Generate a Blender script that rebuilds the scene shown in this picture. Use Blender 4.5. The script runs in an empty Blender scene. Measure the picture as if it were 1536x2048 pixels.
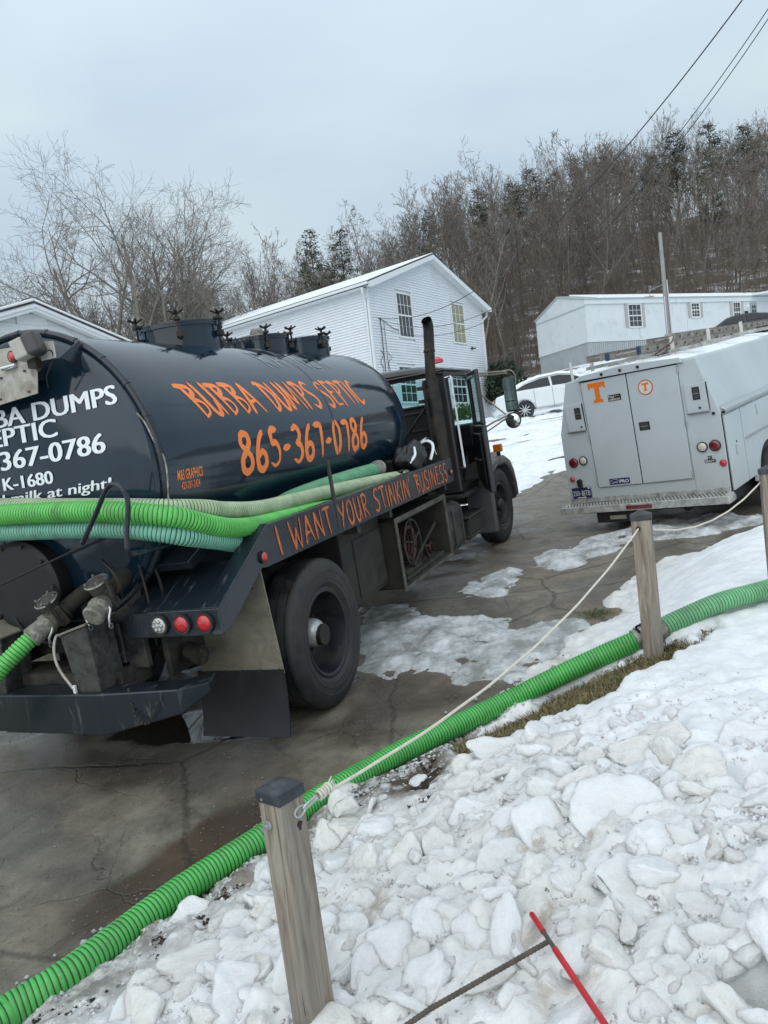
import bpy, bmesh, math, random
import numpy as np
from mathutils import Vector, Matrix
R_=math.radians
scene=bpy.context.scene
col=scene.collection
random.seed(7)
# ------------------------------------------------------------------ camera
def cam_axes(p,r):
    f=Vector((0,math.cos(p),-math.sin(p))); rt=Vector((1,0,0)); u=rt.cross(f)
    return rt*math.cos(r)-u*math.sin(r), u*math.cos(r)+rt*math.sin(r), f
cd=bpy.data.cameras.new('camera'); cam=bpy.data.objects.new('camera',cd); col.objects.link(cam)
cr,cu,cf=cam_axes(R_(3.43),R_(6.17))
m=Matrix.Identity(4)
for i in range(3):
    m[i][0]=cr[i]; m[i][1]=cu[i]; m[i][2]=-cf[i]
m[2][3]=1.65
cam.matrix_world=m
cd.sensor_fit='VERTICAL'; cd.sensor_height=24; cd.lens=1450/2048*24
cd.clip_start=.05; cd.clip_end=3000
scene.camera=cam
# ------------------------------------------------------------------ sky and light (overcast)
w=bpy.data.worlds.new('World'); scene.world=w; w.use_nodes=True
nt=w.node_tree; nt.nodes.clear()
def wn(t,**k):
    n=nt.nodes.new(t)
    for a,b in k.items(): setattr(n,a,b)
    return n
out=wn('ShaderNodeOutputWorld'); bg=wn('ShaderNodeBackground'); bg.inputs['Strength'].default_value=.1
sky=wn('ShaderNodeTexSky'); sky.sky_type='NISHITA'; sky.sun_disc=False; sky.sun_elevation=R_(34); sky.sun_rotation=R_(204)
tc=wn('ShaderNodeTexCoord'); mp=wn('ShaderNodeMapping'); mp.inputs['Scale'].default_value=(1,1,2.6)
no=wn('ShaderNodeTexNoise'); no.inputs['Scale'].default_value=1.7; no.inputs['Detail'].default_value=5; no.inputs['Roughness'].default_value=.48; no.inputs['Distortion'].default_value=.35
rp=wn('ShaderNodeValToRGB'); rp.color_ramp.elements[0].position=.36; rp.color_ramp.elements[0].color=(.53,.66,.80,1)
rp.color_ramp.elements[1].position=.66; rp.color_ramp.elements[1].color=(.68,.80,.86,1)
sx=wn('ShaderNodeSeparateXYZ'); mr=wn('ShaderNodeMapRange'); mr.inputs['From Min'].default_value=.25; mr.inputs['From Max'].default_value=1
mr.inputs['To Min'].default_value=8.5; mr.inputs['To Max'].default_value=11.5
vm=wn('ShaderNodeVectorMath',operation='SCALE'); mx=wn('ShaderNodeMixRGB'); mx.inputs['Fac'].default_value=.9
L=nt.links.new
L(tc.outputs['Generated'],mp.inputs['Vector']); L(mp.outputs[0],no.inputs['Vector']); L(no.outputs['Fac'],rp.inputs['Fac'])
L(tc.outputs['Generated'],sx.inputs[0]); L(sx.outputs['Z'],mr.inputs['Value']); L(rp.outputs['Color'],vm.inputs[0]); L(mr.outputs[0],vm.inputs['Scale'])
ng=wn('ShaderNodeMixRGB'); ng.inputs['Color2'].default_value=(9.8,10.9,11.7,1); nr=wn('ShaderNodeMapRange'); nr.inputs['From Min'].default_value=.35; nr.inputs['From Max'].default_value=1; nr.inputs['To Max'].default_value=.85; L(sx.outputs['Z'],nr.inputs['Value']); L(nr.outputs[0],ng.inputs['Fac']); L(vm.outputs['Vector'],ng.inputs['Color1'])
L(sky.outputs['Color'],mx.inputs['Color1']); L(ng.outputs[0],mx.inputs['Color2']); L(mx.outputs[0],bg.inputs['Color']); L(bg.outputs[0],out.inputs['Surface'])
sd=bpy.data.lights.new('sun','SUN'); sun=bpy.data.objects.new('sun',sd); col.objects.link(sun)
sd.energy=1.3; sd.angle=R_(90); sd.color=(1,.975,.94)
sun.rotation_euler=(R_(56),0,R_(-24))   # soft light through the cloud from behind and left of the camera
scene.view_settings.view_transform='Standard'; scene.view_settings.look='None'; scene.view_settings.gamma=1
scene.view_settings.exposure=.16
scene.cycles.max_bounces=6; scene.cycles.diffuse_bounces=3; scene.cycles.glossy_bounces=3
scene.cycles.transmission_bounces=5; scene.cycles.transparent_max_bounces=8
scene.cycles.caustics_reflective=False; scene.cycles.caustics_refractive=False
scene.render.film_transparent=False
# ------------------------------------------------------------------ object helpers
def tag(o,label=None,cat=None,group=None,kind=None):
    if label: o['label']=label
    if cat: o['category']=cat
    if group: o['group']=group
    if kind: o['kind']=kind
    return o
def empty(name,M=None,**k):
    o=bpy.data.objects.new(name,None); col.objects.link(o); o.empty_display_size=.2
    if M is not None: o.matrix_world=M
    return tag(o,**k)
def rotm(yaw,pitch=0,roll=0):
    return Matrix.Rotation(-R_(yaw),3,'Z')@Matrix.Rotation(R_(pitch),3,'X')@Matrix.Rotation(-R_(roll),3,'Y')
def frame(loc,R): 
    M=R.to_4x4(); M.translation=Vector(loc); return M
class MB:
    def __init__(s): s.v=[]; s.f=[]; s.mi=[]; s.cur=0
    def add(s,vs,fs,mi=None):
        b=len(s.v); s.v+= [tuple(v) for v in vs]
        for f in fs: s.f.append([b+i for i in f]); s.mi.append(s.cur if mi is None else mi)
        return s
    def box(s,x0,x1,y0,y1,z0,z1,M=None,mi=None):
        vs=[Vector((x,y,z)) for x in (x0,x1) for y in (y0,y1) for z in (z0,z1)]
        if M is not None: vs=[M@v for v in vs]
        return s.add(vs,[(0,1,3,2),(4,6,7,5),(0,4,5,1),(2,3,7,6),(0,2,6,4),(1,5,7,3)],mi)
    def prism(s,pts,ax,a,b,mi=None):
        # polygon pts (2D) extruded along axis ax from a to b
        def P(p,h):
            if ax=='x': return (h,p[0],p[1])
            if ax=='y': return (p[0],h,p[1])
            return (p[0],p[1],h)
        n=len(pts); vs=[P(p,a) for p in pts]+[P(p,b) for p in pts]
        fs=[tuple(range(n))[::-1],tuple(range(n,2*n))]+[(i,(i+1)%n,n+(i+1)%n,n+i) for i in range(n)]
        return s.add(vs,fs,mi)
    def tube(s,pts,r,n=8,caps=True,mi=None,closed=False):
        pts=[Vector(p) for p in pts]; m=len(pts)
        rs=r if hasattr(r,'__len__') else [r]*m
        prev=None; rings=[]
        for i,p in enumerate(pts):
            if closed: t=pts[(i+1)%m]-pts[i-1]
            else: t=(pts[min(i+1,m-1)]-pts[max(i-1,0)])
            t.normalize()
            if prev is None:
                a=Vector((0,0,1)) if abs(t.z)<.9 else Vector((1,0,0)); u=t.cross(a).normalized()
            else: u=(prev-t*prev.dot(t)).normalized()
            prev=u; v=t.cross(u)
            rings.append([p+(u*math.cos(2*math.pi*k/n)+v*math.sin(2*math.pi*k/n))*rs[i] for k in range(n)])
        vs=[q for rr in rings for q in rr]; fs=[]
        for i in range(m if closed else m-1):
            j=(i+1)%m
            for k in range(n): fs.append((i*n+k,i*n+(k+1)%n,j*n+(k+1)%n,j*n+k))
        if caps and not closed: fs+= [tuple(range(n))[::-1],tuple((m-1)*n+k for k in range(n))]
        return s.add(vs,fs,mi)
    def cyl(s,p0,p1,r,n=16,r1=None,mi=None): return s.tube([p0,p1],[r,r if r1 is None else r1],n,True,mi)
    def lathe(s,prof,c=(0,0,0),ax='z',n=32,mi=None,M=None,arc=2*math.pi):
        # prof: list of (radius,height)
        full=abs(arc-2*math.pi)<1e-6; kk=n if full else n+1
        vs=[];fs=[]
        for (r,h) in prof:
            for k in range(kk):
                a=arc*k/n; x,y=r*math.cos(a),r*math.sin(a)
                p={'z':(x,y,h),'y':(x,h,y),'x':(h,x,y)}[ax]
                p=Vector(p)+Vector(c)
                if M is not None: p=M@p
                vs.append(p)
        for i in range(len(prof)-1):
            for k in range(n):
                k2=(k+1)%kk
                fs.append((i*kk+k,i*kk+k2,(i+1)*kk+k2,(i+1)*kk+k))
        return s.add(vs,fs,mi)
    def build(s,name,mats,parent=None,smooth=False,bevel=0,seg=2,M=None,fix=True,angle=40):
        me=bpy.data.meshes.new(name); me.from_pydata(s.v,[],s.f); 
        if not isinstance(mats,(list,tuple)): mats=[mats]
        for m_ in mats: me.materials.append(m_)
        if len(mats)>1: me.polygons.foreach_set('material_index',s.mi)
        if fix:
            b=bmesh.new(); b.from_mesh(me); bmesh.ops.recalc_face_normals(b,faces=b.faces); b.to_mesh(me); b.free()
        if smooth:
            me.polygons.foreach_set('use_smooth',[True]*len(me.polygons))
            if angle<180:
                try: me.set_sharp_from_angle(angle=R_(angle))
                except Exception: pass
        me.update()
        o=bpy.data.objects.new(name,me); col.objects.link(o)
        if parent is not None: o.parent=parent
        if M is not None: o.matrix_local=M
        if bevel>0:
            bv=o.modifiers.new('bevel','BEVEL'); bv.width=bevel; bv.segments=seg; bv.limit_method='ANGLE'; bv.angle_limit=R_(35); bv.harden_normals=False
        return o
def copy_tree(o,parent=None,M=None):
    c=o.copy(); col.objects.link(c)
    if parent is not None: c.parent=parent
    if M is not None:
        if parent is None: c.matrix_world=M
        else: c.matrix_local=M
    for ch in list(o.children): copy_tree(ch,c)
    return c
def grid_obj(name,X,Y,Z,mats,mask=None,smooth=True,parent=None,attrs=None):
    ny,nx=X.shape
    co=np.stack([X,Y,Z],-1).reshape(-1,3)
    i=np.arange(ny*nx).reshape(ny,nx)
    q=np.stack([i[:-1,:-1],i[:-1,1:],i[1:,1:],i[1:,:-1]],-1).reshape(-1,4)
    if mask is not None:
        mm=mask.reshape(-1); keep=mm[q].any(1); q=q[keep]
        used=np.unique(q); remap=-np.ones(ny*nx,int); remap[used]=np.arange(len(used)); q=remap[q]; co=co[used]
    else: used=None
    me=bpy.data.meshes.new(name); me.vertices.add(len(co)); me.vertices.foreach_set('co',co.astype(np.float32).ravel())
    me.loops.add(q.size); me.loops.foreach_set('vertex_index',q.ravel().astype(np.int32))
    me.polygons.add(len(q)); me.polygons.foreach_set('loop_start',(np.arange(len(q))*4).astype(np.int32))
    me.polygons.foreach_set('loop_total',np.full(len(q),4,np.int32))
    me.update(calc_edges=True)
    for m_ in (mats if isinstance(mats,(list,tuple)) else [mats]): me.materials.append(m_)
    me.polygons.foreach_set('use_smooth',[smooth]*len(q))
    if attrs:
        for k,a in attrs.items():
            a=a.reshape(-1); a=a[used] if used is not None else a
            at=me.attributes.new(k,'FLOAT','POINT'); at.data.foreach_set('value',a.astype(np.float32))
    me.validate(); me.update()
    o=bpy.data.objects.new(name,me); col.objects.link(o)
    if parent: o.parent=parent
    return o
def fast_mesh(name,V,F,mats,mi=None,smooth=False):
    # V (n,3) F (m,k) arrays
    V=np.asarray(V,np.float32); F=np.asarray(F,np.int32); k=F.shape[1]
    me=bpy.data.meshes.new(name); me.vertices.add(len(V)); me.vertices.foreach_set('co',V.ravel())
    me.loops.add(F.size); me.loops.foreach_set('vertex_index',F.ravel())
    me.polygons.add(len(F)); me.polygons.foreach_set('loop_start',(np.arange(len(F))*k).astype(np.int32)); me.polygons.foreach_set('loop_total',np.full(len(F),k,np.int32))
    me.update(calc_edges=True)
    for m_ in (mats if isinstance(mats,(list,tuple)) else [mats]): me.materials.append(m_)
    if mi is not None: me.polygons.foreach_set('material_index',np.asarray(mi,np.int32))
    if smooth: me.polygons.foreach_set('use_smooth',[True]*len(F))
    me.update()
    return me
def link(name,me,parent=None,M=None):
    o=bpy.data.objects.new(name,me); col.objects.link(o)
    if parent is not None: o.parent=parent
    if M is not None:
        if parent is not None: o.matrix_local=M
        else: o.matrix_world=M
    return o
def smooth_path(pts,n=12):
    # Catmull-Rom through points
    P=[Vector(p) for p in pts]; P=[P[0]*2-P[1]]+P+[P[-1]*2-P[-2]]; out=[]
    for i in range(1,len(P)-2):
        for k in range(n):
            t=k/n; a,b,c,d=P[i-1],P[i],P[i+1],P[i+2]
            out.append(.5*((2*b)+(c-a)*t+(2*a-5*b+4*c-d)*t*t+(3*b-a-3*c+d)*t**3))
    out.append(P[-2]); return out
def resample(path,step):
    d=[0]
    for a,b in zip(path,path[1:]): d.append(d[-1]+(b-a).length)
    n=max(2,int(d[-1]/step)); out=[];j=0
    for k in range(n+1):
        s=d[-1]*k/n
        while j<len(d)-2 and d[j+1]<s: j+=1
        t=(s-d[j])/max(1e-9,d[j+1]-d[j]); out.append(path[j].lerp(path[j+1],min(1,max(0,t))))
    return out
# ------------------------------------------------------------------ materials
class NT:
    def __init__(s,name):
        s.m=bpy.data.materials.new(name); s.m.use_nodes=True; s.t=s.m.node_tree; s.t.nodes.clear()
        s.o=s.t.nodes.new('ShaderNodeOutputMaterial'); s.b=s.t.nodes.new('ShaderNodeBsdfPrincipled'); s.l(s.b.outputs[0],s.o.inputs[0]); s._c=None
    def l(s,a,b): s.t.links.new(a,b)
    def n(s,t,ins=None,**k):
        n=s.t.nodes.new(t)
        for a,b in k.items(): setattr(n,a,b)
        if ins:
            for a,b in ins.items():
                if hasattr(b,'is_output') : s.l(b,n.inputs[a])
                else: n.inputs[a].default_value=b
        return n
    def co(s,scale=None,kind='Object'):
        if s._c is None: s._c=s.n('ShaderNodeTexCoord')
        c=s._c.outputs[kind]
        if scale is not None:
            c=s.n('ShaderNodeMapping',{'Vector':c,'Scale':scale}).outputs[0]
        return c
    def noise(s,scale,detail=4,rough=.55,vec=None,dist=0):
        return s.n('ShaderNodeTexNoise',{'Vector':vec or s.co(),'Scale':scale,'Detail':detail,'Roughness':rough,'Distortion':dist}).outputs['Fac']
    def voro(s,scale,vec=None,feature='F1'):
        n=s.n('ShaderNodeTexVoronoi',feature=feature); s.l(vec or s.co(),n.inputs['Vector']); n.inputs['Scale'].default_value=scale; return n
    def ramp(s,fac,stops,interp='LINEAR'):
        r=s.n('ShaderNodeValToRGB'); r.color_ramp.interpolation=interp; e=r.color_ramp.elements
        while len(e)<len(stops): e.new(.5)
        for q,(p,c) in zip(e,stops):
            q.position=p; q.color=(*c,1) if hasattr(c,'__len__') else (c,c,c,1)
        s.l(fac,r.inputs[0]); return r.outputs[0]
    def mix(s,f,a,b,mode='MIX'):
        n=s.n('ShaderNodeMixRGB',blend_type=mode)
        for i,v in (('Fac',f),('Color1',a),('Color2',b)):
            if hasattr(v,'is_output'): s.l(v,n.inputs[i])
            elif i=='Fac': n.inputs[i].default_value=v
            else: n.inputs[i].default_value=(*v,1) if hasattr(v,'__len__') else (v,v,v,1)
        return n.outputs[0]
    def math(s,op,a,b=0,c=0):
        n=s.n('ShaderNodeMath',operation=op)
        for i,v in enumerate((a,b,c)):
            if hasattr(v,'is_output'): s.l(v,n.inputs[i])
            else: n.inputs[i].default_value=v
        return n.outputs[0]
    def bump(s,h,strength=.3,dist=.01,prev=None):
        n=s.n('ShaderNodeBump',{'Height':h,'Strength':strength,'Distance':dist})
        if prev is not None: s.l(prev,n.inputs['Normal'])
        return n.outputs[0]
    def set(s,**k):
        names={'color':'Base Color','rough':'Roughness','metal':'Metallic','normal':'Normal','coat':'Coat Weight','coatr':'Coat Roughness','trans':'Transmission Weight','sss':'Subsurface Weight','sssr':'Subsurface Radius','ssss':'Subsurface Scale','spec':'Specular IOR Level','ior':'IOR','alpha':'Alpha','emit':'Emission Color','emits':'Emission Strength','sheen':'Sheen Weight'}
        for a,v in k.items():
            i=s.b.inputs[names[a]]
            if hasattr(v,'is_output'): s.l(v,i)
            elif a in('color','emit'): i.default_value=(*v,1) if hasattr(v,'__len__') else (v,v,v,1)
            else: i.default_value=v
        return s.m
def plain(name,c,rough=.5,metal=0,var=.15,scale=12,bump=.08,coat=0,dirt=None,dirtscale=5,dirtamt=.5,spec=.5):
    t=NT(name); n=t.noise(scale,5,.6)
    lo=tuple(max(0,x*(1-var)) for x in c); hi=tuple(min(1,x*(1+var)) for x in c)
    cc=t.ramp(n,[(.3,lo),(.7,hi)])
    rr=rough
    if dirt:
        d=t.noise(dirtscale,8,.68,dist=.4); dm=t.ramp(d,[(.62-.3*dirtamt,0.0),(.86-.3*dirtamt,1.0)])
        cc=t.mix(t.math('MULTIPLY',dm,.85),cc,dirt); rr=t.math('ADD',t.math('MULTIPLY',dm,.35),rough)
    return t.set(color=cc,rough=rr,metal=metal,coat=coat,coatr=.08,spec=spec,normal=t.bump(t.noise(scale*4,4,.6),bump,.004))
# ------------------------------------------------------------------ terrain heights
def vnoise(x,y,seed=0):
    xi=np.floor(x).astype(np.int64); yi=np.floor(y).astype(np.int64); xf=x-xi; yf=y-yi
    def h(a,b):
        n=(a*374761393+b*668265263+seed*2147483647)&0xffffffff
        n=((n^(n>>13))*1274126177)&0xffffffff
        n=n^(n>>16); return (n&0xffff)/65535.0
    u=xf*xf*xf*(xf*(xf*6-15)+10); v=yf*yf*yf*(yf*(yf*6-15)+10)
    return (h(xi,yi)*(1-u)+h(xi+1,yi)*u)*(1-v)+(h(xi,yi+1)*(1-u)+h(xi+1,yi+1)*u)*v
def fbm(x,y,f=1,o=4,seed=0,g=.5):
    x=np.asarray(x,float);y=np.asarray(y,float); s=0;a=1;t=0
    for i in range(o):
        s=s+a*vnoise(x*f+i*17.3,y*f-i*9.1,seed+i); t+=a; a*=g; f*=2.03
    return s/t-.5
def sstep(a,b,x): 
    t=np.clip((x-a)/(b-a),0,1); return t*t*(3-2*t)
def plane_z(x,y): return .0207+.0569*(x+1.527)+.0567*(y-5.44)
# thin-plate base for the far ground
_cp=[(x,y,float(plane_z(x,y))) for x in (-6,-3,0,3) for y in (-3,2,6,10,13)]
_cp+=[(6,3,.5),(6,7,.72),(8,12,1.5),(6,10,1.0),(10,8,1.5),(14,6,2.2),(2.4,14.2,.85),(4.0,18,1.55),(-2,16,.8),(-8,16,1.2),(5.5,25.5,2.78),(9,26,3.0),(1,25,2.4),(-6,28,2.6),(.3,30.5,3.25),(6.0,37.8,3.3),(-7,38,3.6),
 (11,35,4.2),(13.4,44.4,6.65),(11.4,49.3,6.7),(16,36.4,5.2),(20,38,5.4),(24,46,6.6),(28,50,7.0),(20,25,3.8),(15,18,2.9),(30,30,5),(-16,20,1.6),(-25,40,4),(-14,42,4),(-14,0,-.6),(-14,-8,-1),(10,-8,.6),(20,0,2.6),(0,-10,-.5),(3,48,6),(40,45,8),(-40,20,2),(40,10,5),(-40,50,6)]
_cp=np.array(_cp,float)
def _tps_fit(P):
    n=len(P); d=np.hypot(P[:,None,0]-P[None,:,0],P[:,None,1]-P[None,:,1]); K=np.where(d>0,d*d*np.log(d+1e-12),0)+np.eye(n)*1.0
    A=np.zeros((n+3,n+3)); A[:n,:n]=K; A[:n,n]=1; A[:n,n+1:]=P[:,:2]; A[n,:n]=1; A[n+1:,:n]=P[:,:2].T
    return np.linalg.solve(A,np.concatenate([P[:,2],[0,0,0]]))
_w=_tps_fit(_cp)
def tps(x,y):
    x=np.asarray(x,float);y=np.asarray(y,float); z=_w[-3]+_w[-2]*x+_w[-1]*y
    for i,(a,b,_) in enumerate(_cp):
        d=np.hypot(x-a,y-b)+1e-9; z=z+_w[i]*d*d*np.log(d)
    return z
def base_z(x,y):
    x=np.asarray(x,float);y=np.asarray(y,float)
    near=1-sstep(10,14,np.hypot(x-0,(y-4))*1.0)
    z=tps(np.clip(x,-42,42),np.clip(y,-12,56))
    z=z*(1-near)+plane_z(x,y)*near
    # wooded hill behind
    ridge=np.interp(x,[-90,-50,-20,0,18,32,50,90],[16,18,21,25,33,37.5,39,39])
    t=np.clip((y-53)/(128-53),0,1); hs=t*(1.05-.05*t)
    zh=z+(ridge-z)*hs
    return np.where(y>53,zh+fbm(x,y,.08,3,5)*3*t,z)
BND=np.array([(-9,-6.5),(-4.5,-1.0),(-2.4,1.45),(-1.54,2.35),(-1.38,2.52),(-1.09,2.82),(-.72,3.2),(-.45,3.5),(-.12,3.76),(.16,3.98),(.48,4.25),(.72,4.5),(1.0,4.85),(1.45,5.38),(1.78,5.86),(2.30,6.78),(2.82,7.3),(3.35,7.55),(3.9,7.85),(4.5,8.3),(5.6,8.6),(7.5,10),(12,13)],float)
def bdist(x,y):
    x=np.asarray(x,float);y=np.asarray(y,float); best=np.full(x.shape,1e9); sg=np.ones(x.shape)
    for (a,b) in zip(BND[:-1],BND[1:]):
        d=b-a; L2=(d**2).sum(); t=np.clip(((x-a[0])*d[0]+(y-a[1])*d[1])/L2,0,1)
        dx=x-(a[0]+t*d[0]); dy=y-(a[1]+t*d[1]); dd=np.hypot(dx,dy); s=np.sign(d[0]*dy-d[1]*dx)
        m=dd<best; sg=np.where(m,s,sg); best=np.where(m,dd,best)
    return -best*sg       # positive on the yard side (right)
def yard_h(x,y):
    d=bdist(x,y); far=sstep(5.5,8.5,np.asarray(x,float)+.35*np.asarray(y,float))
    amp=.13+.20*sstep(-.5,1.5,np.asarray(x,float)*.8+np.asarray(y,float)*.12-.25)
    return sstep(0,1,np.clip(d,0,5)/1.05)*amp*(1-.5*far)
def ground_z(x,y): return base_z(x,y)+yard_h(x,y)
def bare_mask(x,y):
    # bare turf beside the ground hose (1 = bare)
    x=np.asarray(x,float);y=np.asarray(y,float)
    a=np.array([.32,3.80]);b=np.array([1.52,4.10]); d=b-a; L=np.hypot(*d); d=d/L
    s=(x-a[0])*d[0]+(y-a[1])*d[1]; t=-(x-a[0])*d[1]*-1; t=(x-a[0])*d[1]-(y-a[1])*d[0]
    e=np.hypot((s-L/2)/(L*.62),(t-.02)/.29)
    return 1.15-e+fbm(x,y,3.1,4,31)*1.3
def pile_h(x,y):
    # heap of broken ice in the near right corner
    x=np.asarray(x,float);y=np.asarray(y,float)
    d=bdist(x,y)
    e=np.hypot((x-.55)/1.25,(y-1.75)/1.0)
    return .05*(1-sstep(.5,1.35,e))*sstep(.15,.7,d)
def snow_t(x,y):
    # snow thickness on the yard; negative = none
    d=bdist(x,y)
    edge=d+.06+fbm(x,y,2.2,4,3)*.5+fbm(x,y,9,3,8)*.16
    t=np.clip(edge*.35,-.1,.075)+fbm(x,y,1.3,3,12)*.05+fbm(x,y,6,4,9)*.035+np.abs(fbm(x,y,14,3,19))*.022
    t=t-np.clip(bare_mask(x,y),0,.5)*.5
    for (cx,cy,r) in ((1.12,3.30,.05),(1.25,2.53,.08),(.77,1.70,.07),(1.68,6.02,.14),(2.4,4.9,.05)):
        t=t-.16*np.clip(1.3-np.hypot(x-cx,(y-cy))/r+fbm(x,y,9,3,44)*1.5,0,1)
    return t
def snow_z(x,y): return ground_z(x,y)+snow_t(x,y)+pile_h(x,y)
# ------------------------------------------------------------------ materials
M={}
def mk_paint(name,c,dirt=(.09,.085,.07),rough=.12,amt=.3,wave=.12):
    t=NT(name); n=t.noise(3,6,.6); cc=t.ramp(n,[(.3,tuple(x*.8 for x in c)),(.7,tuple(x*1.25 for x in c))])
    d=t.noise(7,9,.72,dist=.8); dm=t.ramp(d,[(.66-.25*amt,0.0),(.92-.25*amt,1.0)])
    st=t.noise(1,6,.7,vec=t.co((14,14,1.2))); sm=t.ramp(st,[(.6,0.0),(.85,.35)])
    dm2=t.math('MAXIMUM',dm,sm)
    cc=t.mix(t.math('MULTIPLY',dm2,.4),cc,dirt)
    b1=t.bump(t.noise(1.6,3,.5),wave,.05); b2=t.bump(t.noise(60,3),.03,.002,b1)
    return t.set(color=cc,rough=t.math('ADD',t.math('MULTIPLY',dm2,.4),rough),coat=.12,coatr=.05,spec=.5,normal=b2)
M['tank']=mk_paint('tank_paint',(.007,.020,.034),rough=.10,amt=.0,wave=.10)
M['navy']=mk_paint('navy_paint',(.010,.015,.022),dirt=(.11,.11,.10),rough=.25,amt=.5,wave=.06)
M['cab']=mk_paint('cab_paint',(.028,.026,.028),dirt=(.06,.055,.05),rough=.36,amt=.4,wave=.03)
def mk_deck():
    t=NT('scuffed_navy'); st=t.noise(1,7,.7,vec=t.co((16,3.5,2.5)),dist=1.2); m_=t.ramp(st,[(.58,0.0),(.74,1.0)])
    cc=t.mix(t.math('MULTIPLY',m_,.8),(.011,.017,.024),(.16,.17,.17)); 
    return t.set(color=cc,rough=t.math('ADD',t.math('MULTIPLY',m_,.3),.3),normal=t.bump(st,.15,.004),coat=.2)
M['scuff']=mk_deck()
M['black']=plain('black_steel',(.012,.012,.014),.42,0,.3,14,.12,dirt=(.07,.062,.05),dirtamt=.75)
M['grime']=plain('grimy_steel',(.020,.019,.017),.6,.2,.3,9,.25,dirt=(.055,.05,.038),dirtamt=.8)
M['galv']=plain('dull_guard_steel',(.25,.232,.18),.5,.1,.2,5,.12,dirt=(.13,.115,.085),dirtamt=.6)
M['blackrust']=plain('flaking_black',(.022,.024,.022),.55,0,.4,20,.35,dirt=(.075,.077,.068),dirtamt=.8,dirtscale=14)
M['fender']=plain('fender_grey',(.075,.074,.076),.4,0,.1,3,.03,dirt=(.05,.045,.04),dirtamt=.5,coat=.2)
M['rubber']=plain('rubber',(.016,.017,.02),.55,0,.25,20,.15,dirt=(.06,.058,.052),dirtamt=.55)
M['flap']=plain('rubber_flap',(.006,.008,.013),.5,0,.3,7,.1,dirt=(.04,.04,.042),dirtamt=.4)
M['rim']=plain('dark_rim',(.015,.017,.024),.38,.1,.3,8,.06,dirt=(.05,.047,.042),dirtamt=.4)
M['chrome']=plain('chrome',(.62,.62,.62),.16,1,.06,6,.02,dirt=(.2,.19,.17),dirtamt=.3)
M['hub']=plain('hub_silver',(.55,.56,.56),.35,.35,.08,8,.04,dirt=(.2,.19,.17),dirtamt=.4)
M['alu']=plain('cast_aluminium',(.42,.41,.37),.45,.55,.2,25,.25,dirt=(.16,.15,.12),dirtamt=.9,dirtscale=16)
M['aludark']=plain('grimy_valve_metal',(.11,.105,.095),.5,.4,.3,22,.3,dirt=(.05,.045,.04),dirtamt=.8,dirtscale=14)
M['stack']=plain('sooty_exhaust',(.014,.012,.012),.4,.4,.3,10,.12,dirt=(.07,.055,.035),dirtamt=.6)
def lens(name,c,ring=90):
    t=NT(name); v=t.voro(ring); b=t.bump(v.outputs['Distance'],.35,.003)
    return t.set(color=c,rough=.2,coat=.8,normal=b,spec=.6)
M['redlens']=lens('red_lens',(.50,.012,.022)); M['darkred']=lens('dark_red_lens',(.14,.006,.014)); M['clearlens']=lens('clear_lens',(.55,.53,.47),60); M['amber']=lens('amber_lens',(.55,.14,.006))
M['orange']=plain('orange_vinyl',(.92,.23,.045),.4,0,.07,9,.02)
M['orangerail']=plain('faded_orange_vinyl',(.60,.15,.045),.5,0,.12,18,.02,dirt=(.25,.07,.03),dirtamt=.5,dirtscale=22)
M['white_vinyl']=plain('white_vinyl',(.82,.86,.89),.4,0,.04,7,.01)
M['ghost']=plain('ghost_lettering',(.05,.06,.07),.22,0,.2,30,.01,coat=.6)
M['plate']=plain('weathered_cream_plate',(.46,.44,.38),.5,.1,.08,9,.06,dirt=(.22,.19,.15),dirtamt=.65,dirtscale=9)
M['camgrey']=plain('camera_housing',(.40,.39,.34),.5,0,.08,9,.06); M['camdark']=plain('camera_hood',(.05,.05,.05),.5,0,.1,9,.05)
def mk_hose(name,hi,lo,fade=None):
    a=NT(name+'_rib'); n=a.noise(9,5,.6); c=a.ramp(n,[(.3,tuple(x*.78 for x in hi)),(.7,tuple(min(1,x*1.12) for x in hi))])
    d=a.noise(7,9,.75,dist=.6); dm=a.ramp(d,[(.52,0.0),(.70,.62)]); c=a.mix(dm,c,(.11,.12,.075)); d2=a.noise(22,7,.75); dm2=a.ramp(d2,[(.60,0.0),(.72,.7)]); c=a.mix(dm2,c,(.07,.065,.045))
    a.set(color=c,rough=.42,normal=a.bump(a.noise(120,3),.1,.002))
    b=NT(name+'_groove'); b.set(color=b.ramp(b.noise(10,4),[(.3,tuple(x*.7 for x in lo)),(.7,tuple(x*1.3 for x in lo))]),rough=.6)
    return [a.m,b.m]
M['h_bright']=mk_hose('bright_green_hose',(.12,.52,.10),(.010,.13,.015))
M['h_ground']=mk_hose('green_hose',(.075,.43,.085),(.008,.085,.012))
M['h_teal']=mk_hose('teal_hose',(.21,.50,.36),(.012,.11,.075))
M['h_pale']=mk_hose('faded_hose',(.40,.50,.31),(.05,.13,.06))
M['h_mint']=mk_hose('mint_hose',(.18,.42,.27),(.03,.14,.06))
M['h_dull']=mk_hose('dull_green_hose',(.12,.36,.19),(.012,.085,.04))
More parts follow.
